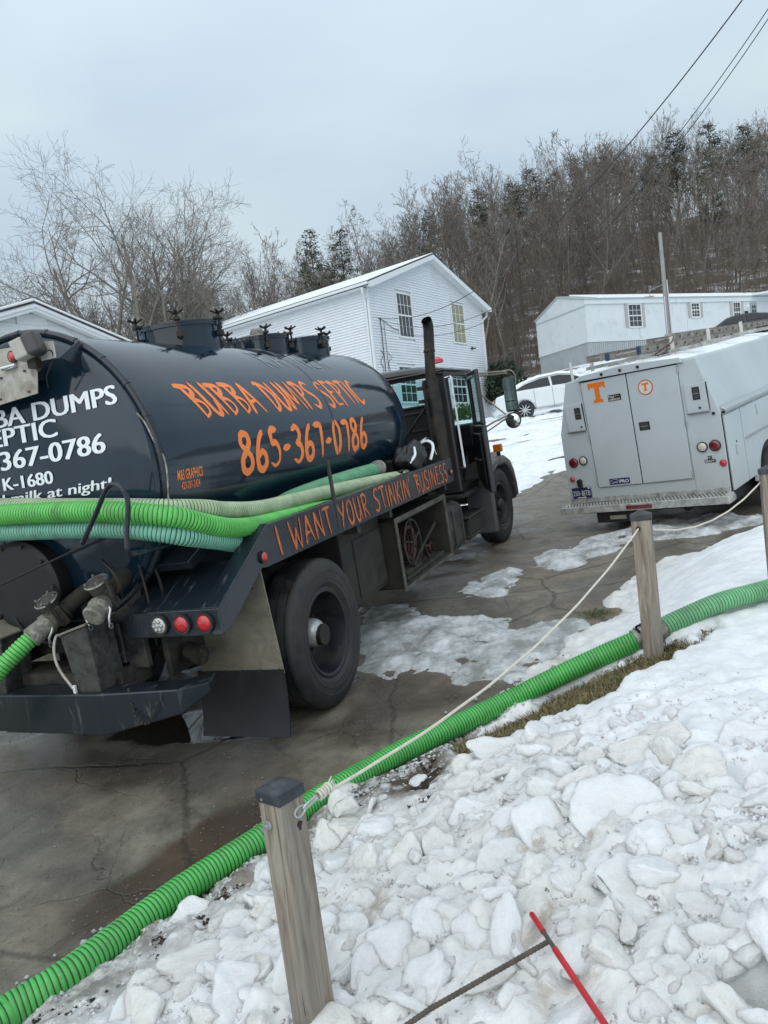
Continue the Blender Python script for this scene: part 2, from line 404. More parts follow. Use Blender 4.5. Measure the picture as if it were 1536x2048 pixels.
# glass
def mk_glass(name,tint=(.55,.72,.68),rough=.02):
    m_=bpy.data.materials.new(name); m_.use_nodes=True; t=m_.node_tree; t.nodes.clear(); o=t.nodes.new('ShaderNodeOutputMaterial')
    g=t.nodes.new('ShaderNodeBsdfGlossy'); g.inputs['Roughness'].default_value=rough; tr=t.nodes.new('ShaderNodeBsdfTransparent'); tr.inputs[0].default_value=(*tint,1)
    f=t.nodes.new('ShaderNodeFresnel'); f.inputs[0].default_value=1.5; mx=t.nodes.new('ShaderNodeMixShader')
    t.links.new(f.outputs[0],mx.inputs[0]); t.links.new(tr.outputs[0],mx.inputs[1]); t.links.new(g.outputs[0],mx.inputs[2]); t.links.new(mx.outputs[0],o.inputs[0]); return m_
M['glass']=mk_glass('tinted_glass',(.84,.95,.94))
t=NT('dark_car_glass'); M['carpane']=t.set(color=(.02,.026,.032),rough=.12,spec=.3)
M['olive']=plain('olive_frame_steel',(.11,.105,.085),.55,.1,.25,8,.15,dirt=(.05,.045,.035),dirtamt=.8); M['carglass']=mk_glass('car_glass',(.22,.26,.27))
t=NT('house_glass'); M['pane']=t.set(color=t.ramp(t.noise(2.5,3),[(.35,(.015,.018,.02)),(.65,(.05,.055,.06))]),rough=.06,spec=.8)
t=NT('curtain'); wv=t.n('ShaderNodeTexWave',{'Vector':t.co((1,1,.05)),'Scale':9,'Distortion':2.5}).outputs['Fac']; M['curtain']=t.set(color=t.ramp(wv,[(.2,(.08,.085,.035)),(.8,(.34,.34,.17))]),rough=.3,coat=1,coatr=.05)
t=NT('mirror'); M['mirror']=t.set(color=(.7,.75,.72),metal=1,rough=.03)
# van
def mk_van():
    t=NT('utility_body_white'); n=t.noise(.9,3); c=t.ramp(n,[(.35,(.44,.49,.51)),(.65,(.50,.55,.57))])
    d=t.noise(2.2,9,.7,dist=.6); dm=t.ramp(d,[(.55,0.0),(.8,1.0)]); sz=t.n('ShaderNodeSeparateXYZ',{0:t.co()}).outputs['Z']
    low=t.ramp(t.math('MULTIPLY_ADD',sz,-.8,.9),[(.25,0.0),(1,1.0)])
    c=t.mix(t.math('MULTIPLY',t.math('ADD',t.math('MULTIPLY',dm,.45),t.math('MULTIPLY',low,.35)),.7),c,(.36,.34,.28))
    v=t.noise(28,4,.7); sp=t.ramp(v,[(.66,0.0),(.72,.35)]); c=t.mix(sp,c,(.30,.29,.25))
    return t.set(color=c,rough=.5,coat=0,spec=.35,normal=t.bump(t.noise(1.3,3,.5),.10,.03))
M['van']=mk_van(); M['vangrey']=plain('van_panel_grey',(.38,.42,.45),.4,0,.06,3,.03,dirt=(.25,.24,.21),dirtamt=.4)
M['vanstep']=plain('step_bumper',(.50,.52,.50),.45,.3,.08,8,.08,dirt=(.17,.15,.12),dirtamt=.65,dirtscale=9)
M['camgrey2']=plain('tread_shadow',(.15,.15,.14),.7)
M['dark']=plain('near_black',(.008,.008,.009),.6,0,.3,10,.1)
M['blacktrim']=plain('black_trim',(.015,.015,.016),.35,0,.2,10,.05)
M['silver']=plain('silver_trim',(.5,.52,.53),.28,.85,.06,9,.04)
M['teorange']=plain('decal_orange',(.72,.17,.022),.4,0,.04,6,.01)
M['decalwhite']=plain('decal_white',(.62,.62,.56),.5,0,.08,14,.01)
M['decalblue']=plain('decal_blue',(.012,.018,.10),.4,0,.1,6,.01)
M['decalblack']=plain('decal_black',(.02,.022,.022),.45,0,.2,16,.02)
M['laddergrey']=plain('ladder_aluminium',(.33,.31,.27),.5,.4,.12,12,.08,dirt=(.18,.16,.13),dirtamt=.6,dirtscale=9)
M['ladderblue']=plain('ladder_foot_blue',(.035,.055,.12),.5,0,.2,12,.05)
M['carwhite']=plain('car_white',(.66,.70,.71),.2,0,.03,3,.01,coat=.8); M['carblack']=plain('car_black',(.010,.011,.014),.2,0,.2,4,.01,coat=.1)
# houses
M['siding']=plain('white_vinyl_siding',(.70,.73,.76),.55,0,.03,1.2,.0,dirt=(.62,.63,.65),dirtamt=.3,dirtscale=.8)
M['trim']=plain('white_trim',(.66,.69,.70),.45,0,.03,4,.02)
M['mobile']=plain('mobile_home_panel',(.64,.69,.71),.5,0,.04,.9,.02,dirt=(.48,.52,.53),dirtamt=.35,dirtscale=1.2)
M['skirt']=plain('skirting',(.40,.44,.45),.55,0,.06,2,.03); M['shingle']=plain('dark_shingle',(.035,.033,.033),.85,0,.35,20,.3)
M['shutter']=plain('pink_grey_shutter',(.40,.38,.37),.6,0,.05,5,.03); M['doorblue']=plain('pale_blue_door',(.33,.39,.42),.5,0,.05,5,.02)
# snow / ice
def mk_snow(name,dirt=.5,c0=(.70,.73,.77),c1=(.80,.82,.84),speck=True,brown=(.36,.30,.22),far=False):
    t=NT(name); P=t.co(); a=t.noise(1.6,8,.62,dist=.5); b=t.noise(9,6,.65); c=t.ramp(b if c0[0]>.4 else t.noise(3.2,7,.7),[(.38,c0),(.60,c1)])
    dm=t.ramp(a,[(.62-.22*dirt,0.0),(.88-.22*dirt,1.0)]); fine=t.ramp(t.noise(24,6,.7),[(.35,0.0),(.75,1.0)])
    c=t.mix(t.math('MULTIPLY',t.math('MULTIPLY',dm,fine),.62),c,brown)
    if speck:
        v=t.voro(46); sp=t.ramp(v.outputs['Distance'],[(.08,1.0),(.15,0.0)]); gate=t.ramp(t.noise(3.5,3),[(.56,0.0),(.66,1.0)])
        ga=t.n('ShaderNodeAttribute',attribute_name='grime').outputs['Fac']; gm=t.math('MULTIPLY',ga,t.ramp(t.noise(6,7,.7),[(.3,.25),(.65,1.0)])); c=t.mix(t.math('MULTIPLY',gm,.80),c,(.55,.515,.45)); bd=t.ramp(t.noise(4.2,8,.74,dist=.8),[(.53,0.0),(.66,1.0)]); c=t.mix(t.math('MULTIPLY',t.math('MULTIPLY',bd,ga),.75),c,(.24,.19,.13)); mu=t.n('ShaderNodeAttribute',attribute_name='mud').outputs['Fac']; mm=t.math('MULTIPLY',mu,t.ramp(t.noise(6,8,.75),[(.34,0.0),(.54,1.0)])); c=t.mix(t.math('MULTIPLY',mm,.9),c,(.075,.055,.036))
        c=t.mix(t.math('MULTIPLY',sp,t.math('MULTIPLY',gate,.8)),c,(.07,.05,.035))
    b1=t.bump(t.noise(38,6,.7),.55,.012); b2=t.bump(t.noise(170,4,.7),.45,.004,b1)
    return t.set(color=c,rough=.55,normal=b2,spec=.3,sss=0)
M['snow']=mk_snow('snow',.55,(.74,.77,.80),(.86,.88,.89)); M['slush']=mk_snow('slush',.9,(.26,.27,.26),(.66,.69,.70),brown=(.13,.10,.07))
M['snowclean']=mk_snow('clean_snow',.05,(.78,.82,.85),(.86,.89,.91),speck=False)
def mk_ice(name,c,dirt):
    t=NT(name); n=t.noise(5,6,.65); cc=t.ramp(n,[(.25,tuple(x*.90 for x in c)),(.7,c)])
    d=t.ramp(t.noise(7,9,.76,dist=.5),[(.54-.12*dirt,0.0),(.74-.1*dirt,.8)]); cc=t.mix(t.math('MULTIPLY',d,dirt),cc,(.40,.35,.28))
    v=t.voro(60); sp=t.ramp(v.outputs['Distance'],[(.07,1.0),(.13,0.0)]); g=t.ramp(t.noise(6,2),[(.56,0.0),(.64,.7)]); cc=t.mix(t.math('MULTIPLY',sp,g),cc,(.10,.08,.06))
    b=t.bump(t.noise(14,7,.72),.8,.014); b=t.bump(t.noise(110,4,.7),.35,.003,b)
    return t.set(color=cc,rough=.26,spec=.5,coat=.25,coatr=.12,sss=.9,sssr=(.9,1,1.05),ssss=.05,normal=b)
M['ice']=[mk_ice('ice_clear',(.84,.86,.85),.22),mk_ice('ice_dirty',(.84,.83,.80),.42),mk_ice('ice_white',(.90,.92,.92),.15)]
# driveway
def mk_drive():
    t=NT('wet_driveway'); P=t.co()
    big=t.noise(.55,6,.6,dist=.6); mid=t.noise(4.5,8,.68,dist=.3); fine=t.noise(85,7,.82)
    base=t.ramp(mid,[(.28,(.115,.103,.080)),(.5,(.205,.185,.145)),(.74,(.30,.275,.22))])
    br=t.ramp(big,[(.46,0.0),(.62,1.0)]); base=t.mix(t.math('MULTIPLY',br,.55),base,(.15,.108,.070))
    ag=t.ramp(fine,[(.58,0.0),(.68,.85)]); base=t.mix(ag,base,(.34,.32,.26)); ad=t.ramp(t.noise(48,6,.8),[(.34,.7),(.45,0.0)]); base=t.mix(ad,base,(.05,.043,.032))
    v2=t.voro(95); pb=t.ramp(v2.outputs['Distance'],[(.10,1.0),(.18,0.0)]); pg=t.ramp(t.noise(14,3),[(.58,0.0),(.66,.8)]); base=t.mix(t.math('MULTIPLY',pb,pg),base,(.26,.25,.22))
    # puddle / brown wash
    at=t.n('ShaderNodeAttribute',attribute_name='wash').outputs['Fac']; base=t.mix(t.math('MULTIPLY',at,.92),base,(.072,.045,.026))
    wv=t.n('ShaderNodeMixRGB',{'Fac':.12,'Color1':P,'Color2':t.n('ShaderNodeTexNoise',{'Vector':P,'Scale':3.2,'Detail':6,'Roughness':.6}).outputs['Color']}).outputs[0]
    vc=t.voro(.62,vec=wv,feature='DISTANCE_TO_EDGE').outputs['Distance']; cr=t.ramp(vc,[(.0,.9),(.004,.7),(.011,0.0)])
    vc2=t.voro(2.1,vec=wv,feature='DISTANCE_TO_EDGE').outputs['Distance']; g2=t.ramp(t.noise(.8,2),[(.5,0.0),(.6,.9)]); cr2=t.math('MULTIPLY',t.ramp(vc2,[(.0,.8),(.009,0.0)]),g2)
    ck=t.math('MAXIMUM',cr,cr2); base=t.mix(t.math('MULTIPLY',ck,.55),base,(.017,.013,.010))
    wet=t.ramp(t.noise(.75,8,.66,dist=1.2),[(.42,.05),(.56,1.0)]); base=t.mix(t.math('MULTIPLY',wet,.50),base,t.mix(1,base,(.30,.29,.28),'MULTIPLY'))
    pud=t.n('ShaderNodeAttribute',attribute_name='puddle').outputs['Fac']
    rough=t.math('SUBTRACT',.80,t.math('MULTIPLY',wet,.50)); rough=t.math('MULTIPLY',rough,t.math('SUBTRACT',1,t.math('MULTIPLY',at,.45))); rough=t.math('ADD',t.math('MULTIPLY',rough,t.math('SUBTRACT',1,pud)),t.math('MULTIPLY',pud,.03))
    inv=t.math('SUBTRACT',1,pud)
    h=t.math('ADD',t.math('MULTIPLY',fine,1.3),t.math('MULTIPLY',ck,-2.2)); h=t.math('ADD',h,t.math('MULTIPLY',mid,1.2))
    nb=t.n('ShaderNodeBump',{'Height':h,'Distance':.006}); t.l(t.math('MULTIPLY',inv,.75),nb.inputs['Strength'])
    base=t.mix(t.math('MULTIPLY',pud,.8),base,(.016,.013,.010))
    return t.set(color=base,rough=rough,normal=nb.outputs[0],spec=.5)
M['drive']=mk_drive()
def mk_ground():
    t=NT('far_ground'); P=t.co(); sy=t.n('ShaderNodeSeparateXYZ',{0:P}).outputs['Y']
    n=t.noise(.55,8,.68,vec=t.co((1,2.0,1)),dist=.5); leaf=t.noise(5,6,.7)
    ground=t.ramp(leaf,[(.3,(.06,.042,.028)),(.7,(.16,.11,.07))])
    snowy=t.ramp(t.noise(9,4),[(.3,(.70,.74,.78)),(.7,(.83,.87,.90))])
    m_open=t.ramp(n,[(.55,1.0),(.60,0.0)]); m_wood=t.ramp(t.noise(.35,9,.78),[(.52,0.0),(.63,.9)])
    k=t.n('ShaderNodeMapRange',{'Value':sy,'From Min':47,'From Max':55}).outputs[0]
    mk=t.mix(k,m_open,m_wood)
    return t.set(color=t.mix(mk,ground,snowy),rough=.8,normal=t.bump(t.noise(6,6,.7),.5,.06))
M['ground']=mk_ground()
t=NT('turf_soil'); M['soil']=t.set(color=t.ramp(t.noise(18,7,.7),[(.3,(.028,.020,.012)),(.55,(.075,.055,.032)),(.75,(.13,.10,.06))]),rough=.9,normal=t.bump(t.noise(50,6,.75),.8,.02))
M['bark']=plain('bark',(.15,.125,.10),.9,0,.35,3,.3); M['barkgrey']=plain('grey_bark',(.21,.19,.16),.9,0,.3,3,.3); M['barkpale']=plain('pale_bark',(.34,.31,.26),.9,0,.25,3,.2)
M['twig']=plain('twigs',(.15,.122,.10),.9,0,.3,1.5,.1); M['twiggrey']=plain('grey_twigs',(.19,.168,.145),.9,0,.3,1.5,.1)
M['needle']=plain('pine_needles',(.022,.042,.018),.7,0,.45,.9,.1); M['brush']=plain('understory_twigs',(.165,.135,.11),.9,0,.4,.5,.1)
def mk_wood():
    t=NT('weathered_post_wood'); P=t.co((26,26,1.6)); n=t.n('ShaderNodeTexNoise',{'Vector':P,'Scale':1.6,'Detail':8,'Roughness':.62,'Distortion':1.1}).outputs['Fac']
    c=t.ramp(n,[(.28,(.085,.062,.046)),(.45,(.22,.178,.135)),(.58,(.31,.27,.215)),(.75,(.22,.19,.16))])
    g=t.ramp(t.noise(1.1,4,.6,vec=t.co((9,9,1.5))),[(.4,0.0),(.65,.55)]); c=t.mix(g,c,(.15,.145,.14))
    ck=t.ramp(t.noise(1,5,.7,vec=t.co((60,60,1.8))),[(.67,0.0),(.71,1.0)]); c=t.mix(t.math('MULTIPLY',ck,.8),c,(.03,.022,.018))
    return t.set(color=c,rough=.75,normal=t.bump(n,.5,.006))
M['wood']=mk_wood(); M['cap']=plain('black_plastic_cap',(.022,.026,.034),.4,0,.2,30,.08,dirt=(.10,.10,.10),dirtamt=.4,dirtscale=16)
M['zinc']=plain('zinc_steel',(.48,.50,.50),.35,.8,.1,30,.1); M['rope']=plain('white_rope',(.62,.58,.48),.8,0,.12,60,.3)
M['rebar']=plain('rusty_rebar',(.10,.082,.068),.7,.4,.35,30,.4); M['redgrip']=plain('red_grip',(.46,.016,.022),.4,0,.15,30,.1)
M['pole']=plain('utility_pole_grey',(.27,.27,.265),.7,0,.15,3,.1); M['wire']=plain('wire_black',(.02,.02,.022),.6)
M['grassdry']=plain('dry_grass',(.22,.165,.085),.85,0,.4,6,.05); M['grassgreen']=plain('green_grass',(.045,.095,.018),.8,0,.4,6,.05)
M['reelred']=plain('reel_hose_red',(.085,.03,.026),.6,0,.3,12,.1); M['seat']=plain('seat_vinyl',(.02,.02,.024),.6)
M['mulch']=plain('dark_mulch',(.035,.026,.018),.9,0,.5,40,.6)
# ------------------------------------------------------------------ ground sheets
def pdist(x,y,poly):
    # signed distance to polygon, positive inside
    P=np.array(poly,float); n=len(P); best=np.full(x.shape,1e9); ins=np.zeros(x.shape,bool)
    for i in range(n):
        a,b=P[i],P[(i+1)%n]; d=b-a; t=np.clip(((x-a[0])*d[0]+(y-a[1])*d[1])/((d**2).sum()+1e-9),0,1)
        best=np.minimum(best,np.hypot(x-a[0]-t*d[0],y-a[1]-t*d[1]))
        c=((a[1]>y)!=(b[1]>y)); with_=(b[0]-a[0])*(y-a[1])/(b[1]-a[1]+1e-12)+a[0]; ins^=c&(x<with_)
    return np.where(ins,best,-best)
POLY=dict(A=[(-.35,7.5),(.06,7.45),(.32,6.7),(.74,6.35),(1.01,5.95),(1.45,5.85),(1.38,5.3),(.92,4.95),(.67,4.8),(.45,5.12),(.32,5.65),(-.01,5.46),(-.2,5.8),(-.29,6.25)],
 B=[(.69,7.45),(.98,7.97),(1.42,8.23),(1.36,7.67),(1.11,7.15),(.87,7.22)],
 C=[(1.63,8.14),(1.88,8.71),(2.57,9.16),(3.42,9.54),(4.34,9.3),(4.6,8.5),(3.66,8.3),(2.94,8.6),(2.36,8.15),(1.76,7.75)],
 D=[(.74,9.59),(1.07,9.6),(1.0,9.3)],
 stain=[(-1.63,3.05),(-1.51,3.19),(-1.25,3.47),(-1.11,3.61),(-.81,3.72),(-.62,3.62),(-.91,3.18),(-1.18,2.95),(-1.33,2.78),(-1.51,2.8)],
 wash2=[(-.6,4.41),(-.4,5.53),(-.16,5.53),(.2,5.14),(.49,4.63),(.14,4.37),(-.23,4.03),(-.51,3.75)],
 wash3=[(-1.02,4.59),(-.61,4.37),(-.64,4.05),(-1.01,4.18)],
 pud1=[(-1.95,5.4),(-1.39,5.25),(-1.04,4.85),(-1.02,4.62),(-1.52,4.72),(-2.2,5.0)],
 pud2=[(-3.4,5.84),(-3.0,5.72),(-2.6,5.46),(-2.93,5.3),(-3.2,5.3)],
 under=[(-2.4,6.9),(-2.28,7.1),(-1.7,6.6),(-1.4,5.6),(-1.95,5.4),(-2.5,6.1)])
def axis(segs):
    out=[segs[0][0]]
    for a,b,s in segs: out+=list(np.linspace(a,b,max(2,int(round((b-a)/s))+1))[1:])
    return np.array(out)
def far_edge(x,y): return y-np.interp(x,[-6,2.1,2.8,4.2,9],[14.6,14.4,14.9,16.2,22])+fbm(x,y,.8,3,4)*1.0
# the one large ground sheet
gx=axis([(-700,-100,60),(-100,-60,4),(-60,-8,1.2),(-8,12,.5),(12,60,1.1),(60,110,4),(110,700,60)])
gy=axis([(-300,-20,40),(-20,0,2),(0,60,.6),(60,150,2.),(150,900,70)])
X,Y=np.meshgrid(gx,gy); Z=base_z(np.clip(X,-110,110),np.clip(Y,-20,150))
Z=Z-.10*(1-sstep(16,20,Y))*(np.abs(X)<12)
ground=tag(grid_obj('ground',X,Y,Z,M['ground']),kind='structure')
# driveway
X,Y=np.meshgrid(axis([(-7,-3,.12),(-3,3,.035),(3,10,.08)]),axis([(-4,1.8,.2),(1.8,6,.035),(6,17.5,.07)]))
d=bdist(X,Y); fe=far_edge(X,Y)
stain=np.clip(pdist(X,Y,POLY['stain'])*9+.5+fbm(X,Y,3,5,2)*3.2,0,1); wash=np.maximum(stain,.75*np.clip(pdist(X,Y,POLY['wash2'])*3+.3+fbm(X,Y,2.5,4,6)*2.6,0,1))
wash=np.maximum(wash,.7*np.clip(pdist(X,Y,POLY['wash3'])*3+.4+fbm(X,Y,4,4,6)*2,0,1))
pud=np.maximum(np.clip(pdist(X,Y,POLY['pud1'])*26+.5+fbm(X,Y,3,4,7)*5,0,1),np.clip(pdist(X,Y,POLY['pud2'])*26+.5+fbm(X,Y,3,4,7)*5,0,1))
rel=fbm(X,Y,.9,4,21)*.035+fbm(X,Y,7,3,22)*.006
Z=base_z(X,Y)+rel*(1-pud)-.006*pud
driveway=tag(grid_obj('driveway',X,Y,Z,M['drive'],mask=(d<.25)&(fe<.3),attrs=dict(wash=wash,puddle=pud)),kind='structure')
# bank of turf beside the driveway
X,Y=np.meshgrid(axis([(-5,-2.5,.2),(-2.5,4,.05),(4,9,.15)]),axis([(-3,1.2,.2),(1.2,6,.05),(6,12,.12)]))
d=bdist(X,Y); Z=ground_z(X,Y)+fbm(X,Y,6,4,2)*.035+np.clip(d,-.4,.05)*.25-.005
tag(grid_obj('turf_bank',X,Y,Z,M['soil'],mask=(d>-.22)),kind='structure')
# snow lying on the bank
X,Y=np.meshgrid(axis([(-5,-2,.12),(-2,2.4,.0155),(2.4,7.5,.045),(7.5,9,.1)]),axis([(-2.5,.9,.1),(.9,3.4,.0155),(3.4,7,.026),(7,11,.05)]))
d=bdist(X,Y); T=snow_t(X,Y)
dirty=np.clip(1-d/.7,0,1)
rug=(np.abs(fbm(X,Y,8,3,51))*-.07+.016+fbm(X,Y,26,2,52)*.026+fbm(X,Y,14,3,53)*.04)*sstep(2.2,.3,np.hypot(X-.3,Y-2.0)/1.6*1.6-.4)
Z=ground_z(X,Y)+T+pile_h(X,Y)+rug*1.3
gr=np.clip(1.25-np.hypot((X-.1)/1.35,(Y-2.3)/1.35),0,1)*.8+np.clip(1-d/.45,0,1)*.8
tag(grid_obj('snow_bank',X,Y,Z,M['snow'],mask=(T>-.05)&(d>-.42),attrs=dict(mud=np.clip(1.1-(d+fbm(X,Y,1.4,3,79)*.5)/.42,0,1)*(X<.3)+np.clip(1.1-np.hypot((X-.08)/.22,(Y-3.42)/.42),0,1),grime=np.clip(gr+fbm(X,Y,2,3,77)*.5,0,1))),kind='structure')
# slush and ice left on the driveway, one heap each
def patch(name,keys,x0,x1,y0,y1,st,lab,h=.05,n1=2.2,amp=.4,mat='slush'):
    X,Y=np.meshgrid(np.arange(x0,x1,st),np.arange(y0,y1,st)); m_=np.maximum.reduce([pdist(X,Y,POLY[k]) for k in keys])
    e=m_+fbm(X,Y,n1,5,61)*amp+.09
    T=np.clip(e*.28,-.06,h)*(1+fbm(X,Y,5,4,62)*2.2)+np.abs(fbm(X,Y,15,3,63))*.028*(e>0)-.012-.035*sstep(.06,.2,fbm(X,Y,3.5,4,64))
    return tag(grid_obj(name,X,Y,base_z(X,Y)+T+.008,M[mat],mask=T>-.03),label=lab,cat='slush',group='slush left on the driveway')
patch('slush_patch',['A'],-.9,2.1,4.3,8.2,.022,'broad grey slush patch beside the rear wheel of the tank truck',.045)
patch('slush_patch',['B'],.3,1.8,6.9,8.6,.03,'small oval slush heap alone on the driveway between truck and rope',.05)
patch('slush_patch',['C'],1.2,5.2,7.3,10,.03,'long white slush streak leading to the post behind the van',.055)
patch('slush_patch',['D'],.4,1.5,9.0,9.9,.03,'thin white slush sliver beside the front of the truck step',.03,amp=.15)
patch('slush_patch',['under'],-2.9,-.9,5.2,7.5,.04,'dark wet ridge of slush under the truck between its rear wheels',.09,amp=.6)
# open snow field beyond the driveway
X,Y=np.meshgrid(axis([(-14,-2,.5),(-2,9,.09),(9,14,.3)]),axis([(12.5,27,.09),(27,40,.5)]))
fe=far_edge(X,Y); strip=(Y-(24.3+.10*(X-5)))
T=fbm(X,Y*1.5,.7,5,71)*.30+fbm(X,Y*2.6,1.9,4,72)*.46-.035+np.clip(fe*.22,-.3,.06)-.3*np.exp(-(strip/.55)**2)*(X>2)
T=np.minimum(T,.12)+fbm(X,Y,3,3,73)*.03
tag(grid_obj('snow_field',X,Y,base_z(X,Y)+T,M['snowclean'],mask=(T>-.05)),kind='structure')
X,Y=np.meshgrid(np.arange(-3,12,.25),np.arange(13,28,.25)); 
tag(grid_obj('field_soil',X,Y,base_z(X,Y)-.02+fbm(X,Y,2,3,5)*.03,M['soil']),kind='structure')
# ------------------------------------------------------------------ buildings
def window(parent,x0,x1,z0,z1,y=0,cols=3,rows=2,cur=None,label=None,fr=.07,double=True,face=-1):
    # window set in a wall lying in the local plane y; outside is -y
    g=lambda a: y+face*a
    b=MB(); 
    for (a,c,e,f) in ((x0-fr,x0,z0-fr,z1+fr),(x1,x1+fr,z0-fr,z1+fr),(x0,x1,z1,z1+fr),(x0,x1,z0-fr*1.2,z0)):
        b.box(a,c,min(g(-.02),g(.05)),max(g(-.02),g(.05)),e,f)
    w=b.build('window',M['trim'],parent,bevel=.004)
    if label: w['label']=label
    zm=(z0+z1)/2
    for (a,c) in (((zm,z1),(z0,zm)) if double else ((z0,z1),)):
        p=MB().box(x0,x1,min(g(.0),g(.012)),max(g(.0),g(.012)),a,c).build('pane',cur or M['pane'],w)
        m_=MB()
        for k in range(1,cols): xx=x0+(x1-x0)*k/cols; m_.box(xx-.012,xx+.012,min(g(.012),g(.026)),max(g(.012),g(.026)),a+.03,c-.03)
        for k in range(1,rows): zz=a+(c-a)*k/rows; m_.box(x0,x1,min(g(.012),g(.022)),max(g(.012),g(.022)),zz-.012,zz+.012)
        m_.build('muntin',M['trim'],w)
    if double: MB().box(x0,x1,min(g(.012),g(.035)),max(g(.012),g(.035)),zm-.035,zm+.035).build('meeting_rail',M['trim'],w)
    return w
def siding_wall(parent,x0,x1,z0,topf,holes,step=.115,plane='x',c=0,out=-1,name='siding',mat='siding',individual=False,depth=.042):
    # lapped courses between x0..x1 ; topf(z)->(xa,xb) clips to the gable ; holes=[(xa,xb,za,zb)]
    b=MB(); z=z0; zs=[]
    while True:
        r=topf(z+step*.5)
        if r is None: break
        xa,xb=max(x0,r[0]),min(x1,r[1])
        if xb-xa<.05: break
        segs=[(xa,xb)]
        for (ha,hb,za,zb) in holes:
            if z+step>za and z<zb:
                ns=[]
                for (s,e) in segs:
                    if hb<=s or ha>=e: ns.append((s,e))
                    else:
                        if ha>s: ns.append((s,ha))
                        if hb<e: ns.append((hb,e))
                segs=ns
        bb=MB() if individual else b
        for (s,e) in segs:
            r2=topf(z+step) or r; ea=max(s,r2[0]) if s==xa else s; ee=min(e,r2[1]) if e==xb else e
            if plane=='x': q=[(s,c+out*depth,z),(e,c+out*depth,z),(ee,c,z+step),(ea,c,z+step),(s,c,z),(e,c,z)]
            else: q=[(c+out*depth,s,z),(c+out*depth,e,z),(c,ee,z+step),(c,ea,z+step),(c,s,z),(c,e,z)]
            bb.add(q,[(0,1,2,3),(0,4,5,1),(0,3,4),(1,5,2)])
        if individual and bb.v: bb.build('siding_board',M[mat],parent,fix=False)
        z+=step
    if not individual: b.build(name,M[mat],parent,fix=False)
# two-storey house
H=empty('house',frame((.29,30.51,3.2),rotm(-51.94)),label='two-storey white house with lap siding and snow edged gable roof behind the tank truck',cat='house')
W_,E_,Rg,Ln=9.3,6.1,7.84,12.5     # width, eave height, ridge height, length ; local x along gable, y away to the left, z up
def gtop(z):
    if z<E_: return (0,W_)
    if z>=Rg-.05: return None
    k=(z-E_)/(Rg-E_); return (W_/2*k,W_-W_/2*k)
wins=[(1.98,3.03,4.12,5.96),(6.45,7.52,4.18,6.0),(1.62,2.78,1.25,2.75),(5.9,7.1,1.25,2.75)]
MB().prism([(0,-.6),(W_,-.6),(W_,E_),(W_/2,Rg),(0,E_)],'y',.03,Ln).build('wall',M['siding'],H)
siding_wall(H,0,W_,-.3,gtop,[(a-.07,b+.07,c-.08,d+.07) for a,b,c,d in wins],c=0,out=-1)
siding_wall(H,0,Ln,-.3,lambda z: (0,Ln) if z<E_ else None,[],plane='y',c=0,out=-1)
for i,(a,b,c,d) in enumerate(wins):
    window(H,a,b,c,d,y=-.01,cols=4 if i==0 else 3,rows=2,cur=M['curtain'] if i==1 else None,label='window with olive curtains' if i==1 else None)
for x0 in (0,W_): MB().box(x0-.045,x0+.045,-.05,.05,-.6,E_).build('corner_board',M['trim'],H)
# roof
ov=.42; oy=.45; th=.05; sl=(Rg-E_)/(W_/2)
def roofside(sgn):
    xs=(W_/2,W_/2+sgn*(W_/2+ov)); zr=Rg+.16; ze=E_-sl*ov+.16
    return xs,zr,ze
for sgn in (-1,1):
    xs,zr,ze=roofside(sgn)
    MB().prism([(xs[0],zr),(xs[1],ze),(xs[1],ze-.05),(xs[0],zr-.05)],'y',-oy,Ln+.4).build('roof',M['shingle'],H)
    MB().prism([(xs[0],zr+.04),(xs[1]-sgn*.02,ze+.04),(xs[1]-sgn*.02,ze+.003),(xs[0],zr+.003)],'y',-oy+.03,Ln+.4).build('roof_snow',M['snowclean'],H,bevel=.02)
    MB().prism([(xs[0],zr-.052),(xs[1],ze-.052),(xs[1],ze-.25),(xs[1]-sgn*.18,ze-.25+.0),(xs[0],zr-.25)],'y',-oy,-oy+.03).build('rake_board',M['trim'],H)
    MB().prism([(xs[0],zr-.20),(xs[1],ze-.20),(xs[1],ze-.22),(xs[0],zr-.22)],'y',-oy+.032,.0).build('soffit',M['trim'],H)
    MB().box(min(xs[1],xs[1]+sgn*.10),max(xs[1],xs[1]+sgn*.10),-oy+.03,Ln+.4,ze-.16,ze-.05).build('gutter',M['trim'],H,bevel=.02)
    MB().box(min(xs[1],sgn*.0+(0 if sgn<0 else W_)),max(xs[1],(0 if sgn<0 else W_)),.0,Ln,ze-.22,ze-.19).build('eave_soffit',M['trim'],H)
dsp=[(-.46,-.1,E_-.22),(-.44,-.08,E_-.4),(-.1,.10,E_-.62),(-.07,.12,E_-.8),(-.07,.12,-.3)]
MB().tube(dsp,.05,8).build('downspout',M['trim'],H,smooth=True)
dsp=[(W_+.46,-.12,E_-.22),(W_+.40,-.12,E_-.42),(W_+.08,-.07,E_-.62),(W_+.03,-.06,E_-.8),(W_+.03,-.06,-.3)]
MB().tube(dsp,.05,8).build('downspout',M['trim'],H,smooth=True)
b=MB(); b.tube([(.62,-.06,4.75),(.64,-.05,1.5)],.018,6); b.tube([(.86,-.05,4.6),(.86,-.05,1.2)],.010,6); b.tube(smooth_path([(.6,-.05,4.75),(.9,-.06,4.62),(1.5,-.05,4.4),(1.9,-.05,4.33)],5),.012,6)
b.tube(smooth_path([(.42,-.05,3.4),(.55,-.07,3.2),(.35,-.06,2.9),(.5,-.06,2.6),(.4,-.05,2.2),(.5,-.05,1.4)],6),.012,5); b.tube(smooth_path([(.95,-.05,3.3),(1.15,-.07,3.1),(.9,-.06,2.9),(1.0,-.05,2.3),(1.0,-.05,1.5)],6),.010,5)
